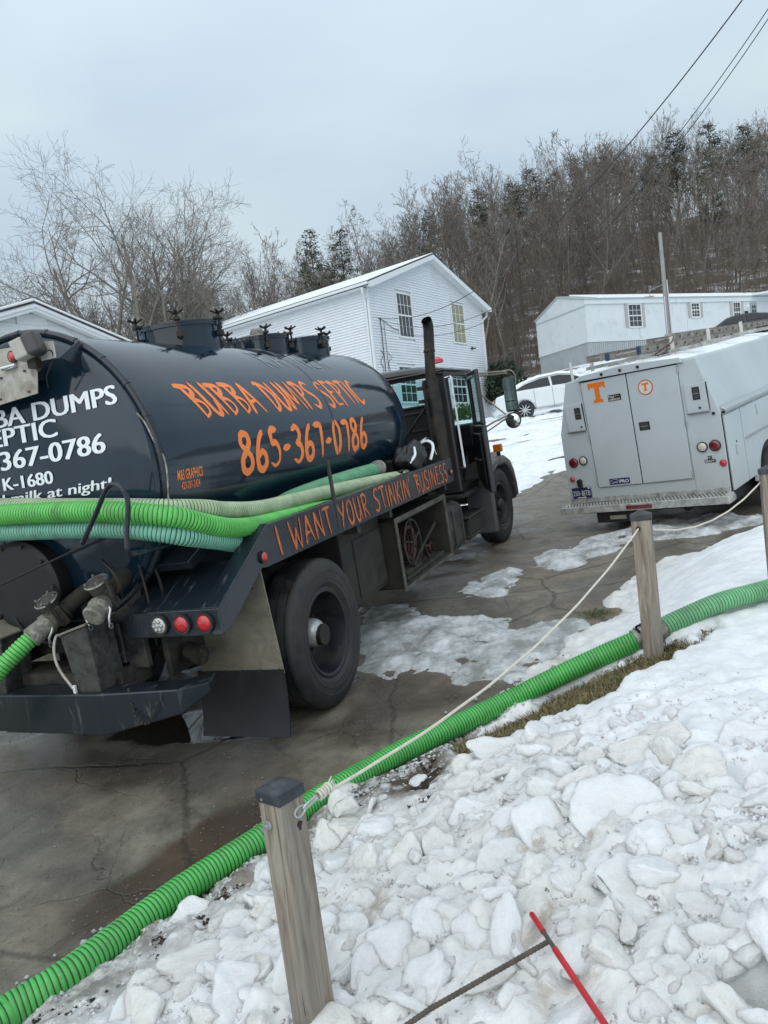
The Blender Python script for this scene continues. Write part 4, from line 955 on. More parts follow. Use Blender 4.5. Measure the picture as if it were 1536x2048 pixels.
# lettering on the tank
brush('BUBBA DUMPS SEPTIC',.245,lambda x,y,l:oncyl(-.50+x,1.125-y,l),'orange_lettering','orange',T,th=.14,slant=-.42,gap=.035,total=2.62,seed=3)
brush('865-367-0786',.265,lambda x,y,l:oncyl(-.20+x,1.525-y,l),'orange_lettering','orange',T,th=.175,slant=.03,gap=.13,total=2.12,seed=5)
typed('M&S GRAPHICS',.060,lambda x,y,l:oncyl(-.875+x,1.482-y,l),'printer_mark','orange',T,width=.245,bold=.018,shear=.12,sub=.02)
typed('423-201-2424',.045,lambda x,y,l:oncyl(-.845+x,1.540-y,l),'printer_mark','orange',T,width=.18,bold=.014,sub=.02)
brush('RAYNER',.26,lambda x,y,l:oncyl(.80+x,.70-y,l),'ghost_lettering','ghost',T,th=.13,slant=-.1,gap=.16,total=1.15,seed=8)
def hd(text,xr,z,cap,width,bold=.03,shear=0,align='r'):
    return typed(text,cap,lambda x,y,l:onhead(xr+x,z+y,l),'white_lettering','white_vinyl',T,width=width,bold=0,shear=shear,sub=.02,align=align,fat=cap*.06)
hd('BUBBA DUMPS',.645,2.222,.108,1.30,.02,.06)
hd('SEPTIC',.170,2.112,.108,.625,.02,.06)
hd('865-367-0786',.488,1.972,.115,1.20,.02,.10)
hd('K-1680',.060,1.852,.078,.395,.02,.06)
hd('We haul milk at night!',.482,1.770,.062,1.33,.022,.18)
# manholes along the crown
def wing(parent,p,ang):
    c=Vector(p); b=MB(); b.cyl(c,c+Vector((0,0,.05)),.012,8)
    for k in range(5):
        a=ang+k*2*math.pi/5; b.tube([c+Vector((0,0,.028)),c+Vector((math.cos(a)*.056,math.sin(a)*.056,.056))],.0085,6)
    b.build('wing_nut',M['stack'],parent,smooth=True)
def manhole(y,x,r,h,n=6,base=2.70,a0=.3):
    b=MB(); b.lathe([(r,base-.10),(r,base+h),(r+.018,base+h),(r+.018,base+h+.015),(r*.0+.001,base+h+.015)],c=(x,y,0),n=40)
    mh=b.build('manhole',M['tank'],T,smooth=True,angle=35)
    MB().lathe([(r+.022,base+h+.017),(r+.022,base+h+.034),(r*.85,base+h+.050),(r*.5,base+h+.066),(.001,base+h+.072)],c=(x,y,0),n=40).build('lid',M['tank'],mh,smooth=True,angle=50)
    for k in range(n):
        a=a0+2*math.pi*k/n; cx,cy=x+math.cos(a)*(r+.028),y+math.sin(a)*(r+.028)
        R=Matrix.Translation((cx,cy,0))@Matrix.Rotation(a,4,'Z')
        cl=MB().box(-.022,.026,-.024,.024,base+h-.09,base+h-.045,R).box(-.03,.03,-.022,.022,base+h+.036,base+h+.058,R).cyl(R@Vector((.01,0,base+h-.1)),R@Vector((.01,0,base+h+.09)),.010,8).build('clamp',M['stack'],mh,bevel=.004)
        wing(cl,(cx+math.cos(a)*.01,cy+math.sin(a)*.01,base+h+.05),a)
manhole(.60,0,.32,.135,6,a0=.1); manhole(1.76,0,.28,.10,5,a0=.5); manhole(2.46,.06,.30,.10,5,a0=.95)
MB().prism([(1.00,2.70),(1.26,2.70),(1.10,2.86),(1.04,2.90),(.99,2.88)],'x',.02,.04).build('lifting_eye',M['navy'],T,bevel=.004)
MB().lathe([(.030,-.003),(.050,-.003),(.050,.026),(.030,.026),(.030,-.003)],c=(.018,1.07,2.82),ax='x',n=16).build('lifting_ring',M['plate'],T)
MB().lathe([(.06,2.82),(.075,2.90),(.05,2.95),(.0,2.96)],c=(-.05,1.86,0),n=16).build('relief_valve',M['alu'],T,smooth=True)
# cream light panel high on the rear head
lp=MB().prism([(-.42,2.30),(.301,2.338),(.345,2.505),(.486,2.500),(.491,2.592),(-.42,2.66)],'y',-1.205,-1.198).build('light_panel',M['plate'],T,bevel=.003)
MB().box(-.35,.25,-1.195,-1.05,2.42,2.50).build('panel_bracket',M['navy'],lp)
MB().prism([(-1.2,2.50),(-1.03,2.60),(-1.03,2.44)],'x',.50,.508).build('panel_gusset',M['navy'],lp)
def marker(parent,x,y,z,r,mat,ax='y',s=-1,bez=.006,name='marker_light',ring='blacktrim'):
    o=MB().lathe([(r,0),(r,s*.012),(r*.9,s*.020),(r*.5,s*.026),(0,s*.028)],c=(x,y,z) if ax!='x' else (x,y,z),ax=ax,n=24).build(name,M[mat],parent,smooth=True,angle=60)
    MB().lathe([(r+bez,s*.0),(r+bez,s*.016),(r,s*.016),(r,0)],c=(x,y,z),ax=ax,n=24).build('bezel',M[ring],o,smooth=True,angle=30)
    return o
for x,z in ((.187,2.563),(.02,2.575),(-.16,2.582)): marker(lp,x,-1.205,z,.027,'redlens')
lm=marker(lp,.30,-1.205,2.553,.024,'redlens')
MB().cyl((.10,-1.225,2.512),(.20,-1.215,2.515),.014,10).box(.13,.19,-1.23,-1.2,2.50,2.512).build('licence_lamp',M['chrome'],lp,smooth=True,angle=40)
for x,z in ((.06,2.465),(.245,2.472),(.02,2.352),(.245,2.358)): MB().cyl((x,-1.215,z),(x,-1.19,z),.007,8).build('bolt',M['aludark'],lp)
cmM=Matrix.Translation((.345,-1.27,2.575))@Matrix.Rotation(R_(-16),4,'Y')@Matrix.Rotation(R_(18),4,'Z')
cm=MB().box(-.052,.025,-.045,.045,-.055,.055,cmM).build('work_lamp',M['camgrey'],T,bevel=.01)
MB().box(.026,.10,-.052,.052,-.062,.062,cmM).build('lamp_hood',M['camdark'],cm,bevel=.018,seg=3)
MB().cyl((.34,-1.22,2.50),(.36,-1.2,2.46),.02,8).box(.32,.38,-1.25,-1.2,2.47,2.52).build('lamp_bracket',M['stack'],cm)
MB().tube(smooth_path([(.42,-1.25,2.52),(.47,-1.22,2.545),(.46,-1.2,2.50),(.39,-1.2,2.42),(.36,-1.18,2.36)],6),.004,5).build('lamp_wire',M['dark'],cm)
# chassis
for s in (-1,1):
    MB().box(s*.47,s*.39,-1.15,6.9,.74,.98).build('frame_rail',M['black'],T,bevel=.006)
for y in (-1.0,.0,1.4,2.6,3.8,5.0): MB().box(-.39,.39,y-.04,y+.04,.78,.94).build('crossmember',M['black'],T)
for y in (-.7,.55,1.7,2.75): MB().prism([(-.62,.985),(.62,.985),(.70,1.30),(.45,1.12),(0,1.02),(-.45,1.12),(-.70,1.30)],'y',y-.05,y+.05).build('saddle',M['black'],T)
MB().tube([(-1.15,0,.50),(-.3,0,.50),(-.24,0,.50)],.075,12).tube([(.24,0,.5),(.3,0,.5),(1.15,0,.5)],.075,12).lathe([(0,-.24),(.17,-.18),(.21,0),(.17,.18),(0,.24)],c=(0,0,.5),ax='x',n=16).build('rear_axle',M['grime'],T,smooth=True)
for s in (-1,1): MB().prism([(-.72,.70),(0,.58),(.72,.70),(.72,.76),(0,.66),(-.72,.76)],'x',s*.56,s*.47).build('leaf_spring',M['grime'],T)
MB().cyl((0,.25,.52),(0,4.0,.72),.05,10).build('drive_shaft',M['grime'],T,smooth=True)
MB().tube([(-1.1,5.52,.50),(1.1,5.52,.50)],.06,10).build('front_axle',M['grime'],T)
# wheels
def tyre(y,x0,x1,R,parent_name,label=None,steer=0,rimside=1,dish=.12,zc=None):
    zc=R if zc is None else zc; wd=abs(x1-x0); cx=(x0+x1)/2
    Mx=Matrix.Translation((cx,y,zc))@Matrix.Rotation(R_(steer),4,'Z'); h=wd/2
    wh=bpy.data.objects.new('wheel',None); col.objects.link(wh); wh.parent=T; wh.matrix_local=Mx
    # tyre: tread with grooves, rounded shoulders
    rr=.292; pr=[(rr,-h*.62),(rr+.02,-h*.80),(R*.72,-h*.98),(R*.86,-h*1.0),(R*.95,-h*.90),(R*.985,-h*.78)]
    for g in (-.5,0,.5):
        pr+=[(R,h*(g-.16)),(R,h*(g-.035)),(R-.014,h*(g-.03)),(R-.014,h*(g+.03)),(R,h*(g+.035)),(R,h*(g+.16))]
    pr+=[(R*.985,h*.78),(R*.95,h*.90),(R*.86,h*1.0),(R*.84,h*1.0),(R*.835,h*1.012),(R*.82,h*1.012),(R*.815,h*.995),(R*.74,h*.985),(R*.735,h*.998),(R*.725,h*.998),(R*.72,h*.98),(R*.66,h*.955),(R*.655,h*.93),(rr+.02,h*.80),(rr,h*.62)]
    ty=MB().lathe(pr,ax='x',n=72).build('tyre',M['rubber'],wh,smooth=True,angle=32)
    s=rimside
    ri=[(rr+.022,s*h*.82),(rr+.006,s*h*.86),(rr-.012,s*h*.80),(rr-.018,s*h*.62),(rr-.03,s*(h*.2-dish*.2)),(rr-.05,s*(h*.2-dish*.75)),(rr-.09,s*(h*.2-dish)),(.16,s*(h*.2-dish*.95)),(.12,s*(h*.2-dish*.8)),(.115,s*(h*.2-dish*.5)),(.0,s*(h*.2-dish*.5))]
    MB().lathe(ri,ax='x',n=48).build('rim',M['rim'],wh,smooth=True,angle=40)
    return wh,h,s
def hubcap(wh,x,s,r=.082,L=.10,mat='chrome'):
    MB().lathe([(r,x),(r,x+s*L*.5),(r*.95,x+s*L*.68),(r*.82,x+s*L*.84),(r*.58,x+s*L*.95),(r*.3,x+s*L*1.01),(0,x+s*L*1.03)],ax='x',n=24).build('hub_cap',M[mat],wh,smooth=True,angle=60)
def lugs(wh,x,s,n=10,r=.142):
    for k in range(n):
        a=2*math.pi*k/n; MB().cyl((x,r*math.cos(a),r*math.sin(a)),(x+s*.03,r*math.cos(a),r*math.sin(a)),.015,6).build('lug_nut',M['grime'],wh)
for s in (1,-1):
    wh,h,_=tyre(0,s*.93,s*1.205,.515,'w',rimside=s,dish=.16); hubcap(wh,s*(-.075),s,.10,.14,'hub'); 
    lugs(wh,s*(-.085),s)
    tyre(0,s*.60,s*.875,.515,'w',rimside=s,dish=.05)
for s in (1,-1):
    wh,h,_=tyre(5.52,s*.90,s*1.18,.515,'w',rimside=s,dish=-.02,steer=-4); hubcap(wh,s*.06,s,.09,.08,'rim'); lugs(wh,s*.05,s,10,.15)
# rear fender, light box and side rail (both sides)
for s in (1,-1):
    X=lambda a,b: (min(s*a,s*b),max(s*a,s*b))
    x0,x1=X(1.13,1.20)
    MB().prism([(-.563,1.376),(-1.156,1.034),(-1.180,.889),(-1.085,.905),(-.690,1.137),(-.631,1.129),(3.352,1.129),(3.352,1.385)],'x',x0,x1).build('side_rail',M['navy'],T,bevel=.006)
    MB().prism([(-.545,1.384),(-1.160,1.040),(-1.158,1.030),(-.548,1.372)],'x',*X(1.075,1.195)).build('scuffed_rail_top',M['scuff'],T,bevel=.003)
    x0,x1=X(.545,1.195)
    MB().box(x0,x1,-1.175,-1.135,.889,1.038).build('light_box',M['navy'],T,bevel=.006)
    x0,x1=X(.545,1.13)
    MB().prism([(-1.158,1.040),(-.735,1.215),(-.30,1.235),(-.30,1.220),(-.74,1.198),(-1.158,1.022)],'x',x0,x1).build('fender_top',M['scuff'],T)
    MB().prism([(-1.14,1.025),(-.735,1.198),(-.72,1.198),(-.72,.98),(-1.14,.90)],'x',*X(.545,.56)).build('fender_side',M['navy'],T)
    MB().box(*X(.70,1.13),-.30,3.34,1.175,1.195).build('hose_tray',M['black'],T)
    MB().box(*X(.69,.71),-.30,3.34,1.175,1.25).build('tray_lip',M['black'],T)
    for i,xx in enumerate((.796,.948,1.10)):
        m_=marker(T,s*xx,-1.178,.964,.046,'clearlens' if i==0 else 'redlens',name='reversing_light' if i==0 else 'tail_light',bez=.011,ring='rubber')
        if i==0:
            for k in range(7):
                a=k*math.pi/3; rr=0 if k==6 else .026
                MB().lathe([(.011,0),(.009,-.006),(0,-.009)],c=(s*xx+rr*math.cos(a),-1.203,.964+rr*math.sin(a)),ax='y',n=10).build('led',M['silver'],m_,smooth=True)
    marker(T,s*1.20,-.667,1.199,.030,'redlens','x',s,.008); marker(T,s*1.20,3.25,1.24,.022,'amber','x',s,.014)
    # steel guard and rubber flap behind the wheel
    g=MB().prism([(s*.60,1.13),(s*1.165,1.13),(s*1.20,.475),(s*.60,.475)],'y',-.665,-.657).build('wheel_guard',M['galv'],T)
    for k in range(5): MB().cyl((s*(.64+.132*k),-.675,.495),(s*(.64+.132*k),-.66,.495),.010,8).build('bolt',M['grime'],g)
    MB().cyl((s*1.08,-.675,1.02),(s*1.08,-.66,1.02),.013,8).build('bolt',M['grime'],g)
    MB().prism([(-.672,.50),(-.678,.36),(-.70,.20),(-.735,.095),(-.725,.092),(-.692,.20),(-.668,.36),(-.662,.50)],'x',*X(.56,1.20)).build('mud_flap',M['flap'],T,smooth=True)
    # rail supports
    for y in (.85,1.55,3.2): MB().box(*X(.42,1.14),y-.03,y+.03,1.05,1.16).build('rail_support',M['black'],T)
brush("I WANT YOUR STINKIN' BUSINESS",.185,lambda x,y,l:(1.2015+l,-.47+x,1.163+y),'rail_lettering','orangerail',T,th=.12,slant=-.10,gap=.10,total=3.60,seed=9,wfac=.95)
brush("I WANT YOUR STINKIN' BUSINESS",.185,lambda x,y,l:(-1.2015-l,3.15-x,1.163+y),'rail_lettering','orangerail',T,th=.12,slant=-.10,gap=.10,total=3.60,seed=9,wfac=.95)
MB().prism([(-1.0,1.27),(-.78,1.36),(-.74,1.31),(-.96,1.22)],'x',.62,.92).build('step_plate',M['scuff'],T,bevel=.008)
# swept rear bumper
fr=[(-1.06,-1.08),(-.97,-1.26),(-.50,-1.40),(.45,-1.40),(.90,-1.27),(.985,-1.10)]
b=MB(); n=len(fr); zt=[.61,.63,.655,.655,.625,.60]; zb=[.54,.49,.43,.41,.48,.54]; dp=.16
vs=[(x,y,zt[i]) for i,(x,y) in enumerate(fr)]+[(x,y,zb[i]) for i,(x,y) in enumerate(fr)]+[(x*.93,y+dp,zt[i]) for i,(x,y) in enumerate(fr)]+[(x*.93,y+dp,zb[i]) for i,(x,y) in enumerate(fr)]
fs=[]
for i in range(n-1): fs+=[(i,i+1,n+i+1,n+i),(2*n+i,2*n+i+1,i+1,i),(n+i,n+i+1,3*n+i+1,3*n+i),(2*n+i,3*n+i,3*n+i+1,2*n+i+1)]
fs+=[(0,n,3*n,2*n),(n-1,3*n-1,4*n-1,2*n-1)]
b.add(vs,fs).build('rear_bumper',M['scuff'],T,bevel=.01)
MB().box(-.5,.5,-1.24,-1.0,.60,.72).build('bumper_beam',M['black'],T)
for s in (-1,1):
    MB().prism([(s*.285,.64),(s*.455,.64),(s*.44,1.035),(s*.235,.985)],'y',-1.36,-1.16).build('bumper_upright',M['blackrust'],T,bevel=.006)
    MB().prism([(s*.225,.985),(s*.455,1.04),(s*.455,1.050),(s*.225,.995)],'y',-1.375,-1.14).build('upright_cap',M['galv'],T)
# lower tank back with clean-out door and pipework
MB().lathe([(0,-1.21),(.26,-1.20),(.29,-1.18),(.29,-1.08),(.26,-1.02)],c=(-.17,0,1.24),ax='y',n=36).build('clean_out_door',M['dark'],T,smooth=True,angle=30)
for k in range(10):
    a=k*.628; MB().cyl((-.17+.265*math.cos(a),-1.215,1.24+.265*math.sin(a)),(-.17+.265*math.cos(a),-1.19,1.24+.265*math.sin(a)),.012,6).build('bolt',M['grime'],T)
VM_LIST=[]
def valve(x,y,z,ang,hose=False):
    v=bpy.data.objects.new('valve',None); col.objects.link(v); v.parent=T; VMX=Matrix.Translation((x,y,z))@Matrix.Rotation(R_(ang[0]),4,'X')@Matrix.Rotation(R_(ang[1]),4,'Z')@Matrix.Scale(.80,4); v.matrix_local=VMX; VM_LIST.append(VMX)
    MB().cyl((0,.28,0),(0,.04,0),.062,16).lathe([(.085,.05),(.085,.075),(.06,.075)],ax='y',n=16).build('pipe_stub',M['grime'],v,smooth=True,angle=30)
    MB().box(-.075,.075,-.02,.045,-.07,.10).lathe([(.07,.10),(.075,.13),(.078,.155),(.05,.165),(0,.168)],c=(0,.012,0),n=20).build('valve_body',M['aludark'],v,smooth=True,bevel=.008,angle=35)
    MB().lathe([(.083,.150),(.09,.156),(.083,.165)],c=(0,.012,0),n=20).build('bonnet_ring',M['alu'],v,smooth=True)
    for k in range(4):
        a=.78+k*1.57; MB().cyl((.07*math.cos(a),.012+.07*math.sin(a),.15),(.07*math.cos(a),.012+.07*math.sin(a),.182),.009,6).build('bolt',M['zinc'],v)
    hl=MB().box(.075,.098,-.035,-.005,-.02,.23,Matrix.Rotation(R_(14),4,'Y')).build('handle',M['aludark'],v,bevel=.006)
    MB().box(.070,.104,-.04,.0,.19,.24,Matrix.Rotation(R_(14),4,'Y')).build('grip',M['camdark'],hl,bevel=.008)
    L_=-.17 if not hose else -.22
    MB().lathe([(.066,-.02),(.070,-.05),(.082,-.07),(.082,-.10),(.072,-.11),(.075,L_*.8),(.078,L_),(.066,L_-.012),(0,L_-.016)],ax='y',n=28).build('coupling_cap' if not hose else 'camlock_coupler',M['alu'],v,smooth=True,angle=30)
    for s in (-1,1): MB().tube([(s*.078,-.08,0),(s*.098,-.10,-.01),(s*.100,-.15,-.04),(s*.09,-.165,-.08)],.009,6).lathe([(.012,-.003),(.020,-.003),(.020,.003),(.012,.003)],c=(s*.09,-.165,-.1),ax='x',n=10).build('cam_arm',M['zinc'],v,smooth=True)
    return v
v2=valve(.51,-1.24,1.145,(26,2)); v1=valve(.115,-1.24,1.07,(30,-24),True)
MB().tube(smooth_path([(.48,-1.18,1.36),(.60,-1.24,1.30),(.62,-1.24,1.20),(.52,-1.24,1.16),(.46,-1.2,1.24)],6),.010,6).build('air_line',M['stack'],T,smooth=True)
MB().tube(smooth_path([(.20,-1.30,.96),(.19,-1.34,.98),(.18,-1.37,.90),(.20,-1.38,.80),(.275,-1.38,.68)],8),.008,6).build('drain_tube',M['plate'],T,smooth=True)
MB().box(.275,.29,-1.385,-1.37,.64,.70).build('drain_tip',M['snowclean'],T)
MB().tube([(-.9,-1.33,1.12),(.62,-1.30,1.50)],.006,5).build('guy_cable',M['dark'],T)
MB().cyl((.70,-.86,.70),(.80,-.90,.69),.060,20).lathe([(.060,-.925),(.060,-.905),(.02,-.905)],c=(.80,0,.69),ax='y',n=20).build('spring_shackle',M['grime'],T,smooth=True,angle=30)
MB().box(.62,.66,-1.0,-.3,.60,.92).build('hanger_plate',M['black'],T)
MB().lathe([(.0,-1.33),(.05,-1.32),(.06,-1.28)],c=(-.62,0,1.18),ax='y',n=12).build('orange_plug',M['amber'],T)
# lower rear box behind tail: dark back sheet
MB().box(-.56,.56,-1.02,-.98,.95,1.5).build('tail_plate',M['black'],T)
# hose hook and stakes
hk=smooth_path([(.63,-1.44,1.50),(.76,-1.45,1.63),(.87,-1.45,1.755),(.925,-1.45,1.78),(.975,-1.45,1.75),(.985,-1.44,1.68),(.93,-1.43,1.53),(.905,-1.42,1.43),(.905,-1.36,1.405),(.91,-1.10,1.40)],6)
MB().tube(hk,.0135,8).build('hose_hook',M['navy'],T,smooth=True)
hk=[Vector((-p.x,p.y,p.z)) for p in hk]; MB().tube(hk,.0135,8).build('hose_hook',M['navy'],T,smooth=True)
for s in (-1,1): MB().box(min(s*1.185,s*1.205),max(s*1.185,s*1.205),.385,.415,1.16,1.67).build('stake',M['black'],T,bevel=.003)
# boxes below the rail
MB().box(.46,1.02,.70,1.52,.46,1.10).build('side_locker',M['grime'],T,bevel=.012)
MB().box(1.015,1.03,.92,1.5,.50,.98).build('locker_panel',M['grime'],T,bevel=.003)
tb=empty('hose_reel_box'); tb.parent=T
for a in ((.55,1.15,1.58,1.61,.40,1.00),(.55,1.15,2.99,3.02,.38,.98),(.55,1.15,1.611,2.989,.38,.41),(.55,1.15,1.611,2.989,.97,1.0),(.55,.57,1.611,2.989,.41,.97)):
    MB().box(*a).build('box_panel',M['grime'],tb,bevel=.003)
for a in ((1.151,1.165,1.55,3.05,.985,1.03),(1.151,1.165,1.55,3.05,.365,.40),(1.151,1.165,1.55,1.60,.40,.985),(1.151,1.165,2.99,3.05,.40,.985)): MB().box(*a).build('box_frame',M['olive'],tb,bevel=.003)
MB().box(.60,1.16,3.052,3.075,.50,1.03).build('end_plate',M['olive'],tb,bevel=.004)
reel=MB()
for x in (.72,1.06): reel.lathe([(.235,x),(.235,x+.012),(.215,x+.012),(.215,x),(.235,x)],c=(0,2.15,.70),ax='x',n=32)
rl=reel.build('reel_flange',M['black'],tb,smooth=True,angle=30)
for i in range(9): MB().lathe([(.155+.02*math.cos(a),.775+i*.032+.018*math.sin(a)) for a in [k*.785 for k in range(9)]],c=(0,2.15,.70),ax='x',n=28).build('reel_hose',M['reelred'],rl,smooth=True)
for k in range(5):
    a=k*1.257+.4; MB().tube([(1.08,2.15,.70),(1.075,2.15+.22*math.cos(a),.70+.22*math.sin(a))],.010,6).build('reel_spoke',M['grime'],rl)
MB().tube([(1.10,2.0,.50),(1.12,2.2,.62),(1.12,2.72,.78)],.014,6).tube([(1.12,2.3,.66),(1.10,2.45,.47)],.012,6).build('reel_crank',M['grime'],rl)
for k in range(4): MB().tube([(1.0+.0*k,2.45+.13*k+.06*math.cos(a),.50+.06*math.sin(a)) for a in [q*.6 for q in range(10)]],.009,5).build('loose_line',M['reelred'],tb,smooth=True)
MB().box(.75,1.12,1.75,2.9,.411,.45).box(.8,1.1,1.8,2.25,.451,.49).build('chain_tray',M['grime'],tb,bevel=.01)
# fuel tank and cab step
ft=MB().box(.60,1.13,3.12,3.78,.34,.87).build('fuel_tank',M['black'],T,bevel=.10,seg=5)
for y in (3.3,3.62): MB().prism([(.59,.86),(1.03,.885),(1.14,.80),(1.145,.42),(1.05,.325),(.59,.325),(.59,.335),(1.045,.337),(1.133,.43),(1.128,.79),(1.02,.873),(.59,.85)],'y',y-.022,y+.022).build('tank_strap',M['black'],ft)
MB().box(.72,1.12,3.86,4.66,.86,.90).box(.78,1.14,3.9,4.6,.60,.63).box(.80,1.14,3.95,4.55,.36,.39).box(.72,.76,3.86,4.66,.36,.88).build('cab_step',M['black'],T,bevel=.006)
MB().box(.98,1.10,3.98,4.62,.34,.58).build('step_side',M['grime'],T,bevel=.01)

for i,(a,b_,c) in enumerate((((-.5,-1.02,1.45),(-.2,-1.22,.98),(.15,-1.04,.80)),((.56,-1.0,1.42),(.66,-1.08,1.10),(.60,-1.02,.80)),((.60,-.95,1.40),(.72,-1.02,1.15),(.66,-.98,.95)),((.2,-1.05,1.0),(.35,-1.2,.82),(.55,-1.05,.78)))):
    MB().tube(smooth_path([a,b_,c],8),.009,6).build('air_line',M['dark'],T,smooth=True)
for s in (-1,1):
    for k in range(4): MB().cyl((s*(.60+.17*k),-1.182,1.015),(s*(.60+.17*k),-1.17,1.015),.007,6).build('bolt',M['grime'],T)
    ch=smooth_path([(s*.62,-1.33,.66),(s*.66,-1.36,.52),(s*.74,-1.36,.47),(s*.82,-1.33,.60)],8)
    for k in range(0,len(ch)-1,2): MB().tube([ch[k],ch[k+1]],.008,5).build('chain_link',M['grime'],T)
    MB().box(min(s*.46,s*.60),max(s*.46,s*.60),-1.12,-1.08,.70,.98).build('tail_bracket',M['black'],T,bevel=.004)
# ------------------------------------------------------------------ cab
CB=empty('cab'); CB.parent=T
cz=2.46; cy0,cy1=4.0,5.28; cx=1.06
def panel(name,mat,*a,**k): return MB().box(*a).build(name,M[mat],CB,bevel=k.get('bevel',.004))
# rear wall around the window
for a in ((-cx,cx,cy0,cy0+.03,.92,2.005),(-cx,cx,cy0,cy0+.03,2.335,2.40),(-cx,-.72,cy0,cy0+.03,2.005,2.335),(.865,cx,cy0,cy0+.03,2.005,2.335)): panel('rear_wall','cab',*a)
for z in (1.28,1.50,1.72,1.93): panel('wall_rib','cab',-.9,.86,cy0-.012,cy0-.002,z-.012,z+.012)
b=MB(); b.tube(smooth_path([(-.72,cy0-.005,2.02),(-.72,cy0-.005,2.32),(.0,cy0-.005,2.335),(.80,cy0-.005,2.335),(.865,cy0-.005,2.28),(.865,cy0-.005,2.05),(.82,cy0-.005,2.005),(-.70,cy0-.005,2.005)],6),.016,6,closed=True); b.build('window_seal',M['dark'],CB,smooth=True)
MB().box(-.74,.88,cy0+.012,cy0+.017,1.99,2.35).build('rear_window',M['glass'],CB)
# roof: crowned shell
V=[];F=[]; nx_,ny_=14,10
for j in range(ny_+1):
    y=cy0-.03+(cy1-.12-cy0+.03)*j/ny_
    for i in range(nx_+1):
        x=-cx-.02+(2*cx+.04)*i/nx_; u=abs(x)/(cx+.02); v=abs((j/ny_)*2-1)
        V.append((x,y,2.355+.145*(1-u**5)*(1-.6*v**5)))
for j in range(ny_):
    for i in range(nx_): k=j*(nx_+1)+i; F.append((k,k+1,k+nx_+2,k+nx_+1))
bb=MB(); bb.add(V,F); rf=bb.build('roof',M['cab'],CB,smooth=True,angle=80); so=rf.modifiers.new('thick','SOLIDIFY'); so.thickness=.03
b=MB()
for s in (-1,1): b.tube([(s*(cx+.02),cy0-.03,2.375),(s*(cx+.02),cy1-.1,2.375)],.016,6)
b.tube([(-cx-.02,cy0-.03,2.375),(cx+.02,cy0-.03,2.375)],.014,6); b.build('drip_rail',M['cab'],CB)
for x in (-.6,-.3,0,.3,.6): marker(CB,x,0,0,.001,'amber') if False else MB().lathe([(.05,2.485),(.045,2.515),(.02,2.53),(0,2.532)],c=(x,5.0,0),n=14).build('roof_marker',M['amber'],CB,smooth=True)
MB().lathe([(.07,2.49),(.065,2.53),(.03,2.56),(0,2.565)],c=(.93,4.3,0),n=16).build('beacon',M['redlens'],CB,smooth=True)
# left side with window, pillars, windscreen
for a in ((-cx-.015,-cx+.015,cy0,cy1,.92,1.72),(-cx-.015,-cx+.015,cy0,4.2,1.72,2.38),(-cx-.015,-cx+.015,5.12,cy1,1.72,2.38),(-cx-.015,-cx+.015,4.2,5.12,2.30,2.38)): panel('left_side','cab',*a)
MB().box(-cx-.004,-cx+.002,4.2,5.12,1.72,2.30).build('left_window',M['glass'],CB)
for s in (-1,1):
    MB().prism([(cy1+.12,1.66),(cy1+.20,1.66),(cy1-.10,2.40),(cy1-.18,2.40)],'x',min(s*1.0,s*1.07),max(s*1.0,s*1.07)).build('a_pillar',M['cab'],CB,bevel=.01)
MB().prism([(cy1+.15,1.66),(cy1+.155,1.66),(cy1-.135,2.36),(cy1-.14,2.36)],'x',-1.0,1.0).build('windscreen',M['glass'],CB)
panel('door_post','cab',1.045,cx+.02,cy0,cy0+.13,.92,2.38,bevel=.02)
panel('door_header','cab',1.03,cx+.012,cy0+.13,cy1-.12,2.30,2.38)
panel('sill','cab',.95,cx+.01,cy0+.13,cy1+.1,.90,.98)
panel('cowl_side','cab',1.0,cx+.01,cy1-.02,cy1+.2,.92,1.66)
panel('floor','dark',-cx+.02,cx-.02,cy0+.04,cy1+.15,.93,.97)
panel('firewall','dark',-cx+.02,cx-.02,cy1+.12,cy1+.17,.97,1.64)
panel('dashboard','blacktrim',-cx+.03,cx-.03,cy1-.16,cy1+.15,1.36,1.70,bevel=.05)
for x in (-.55,.55):
    st=MB().box(x-.25,x+.25,cy0+.12,cy0+.60,1.30,1.45).build('seat_cushion',M['seat'],CB,bevel=.05,seg=3); MB().box(x-.24,x+.24,cy0+.06,cy0+.18,1.42,1.98).build('seat_back',M['seat'],CB,bevel=.05,seg=3)
MB().lathe([(.21+.013*math.cos(a),.013*math.sin(a)) for a in [k*.785 for k in range(9)]],n=28,M=Matrix.Translation((-.55,4.92,1.72))@Matrix.Rotation(R_(60),4,'X')).build('steering_wheel',M['blacktrim'],CB,smooth=True)
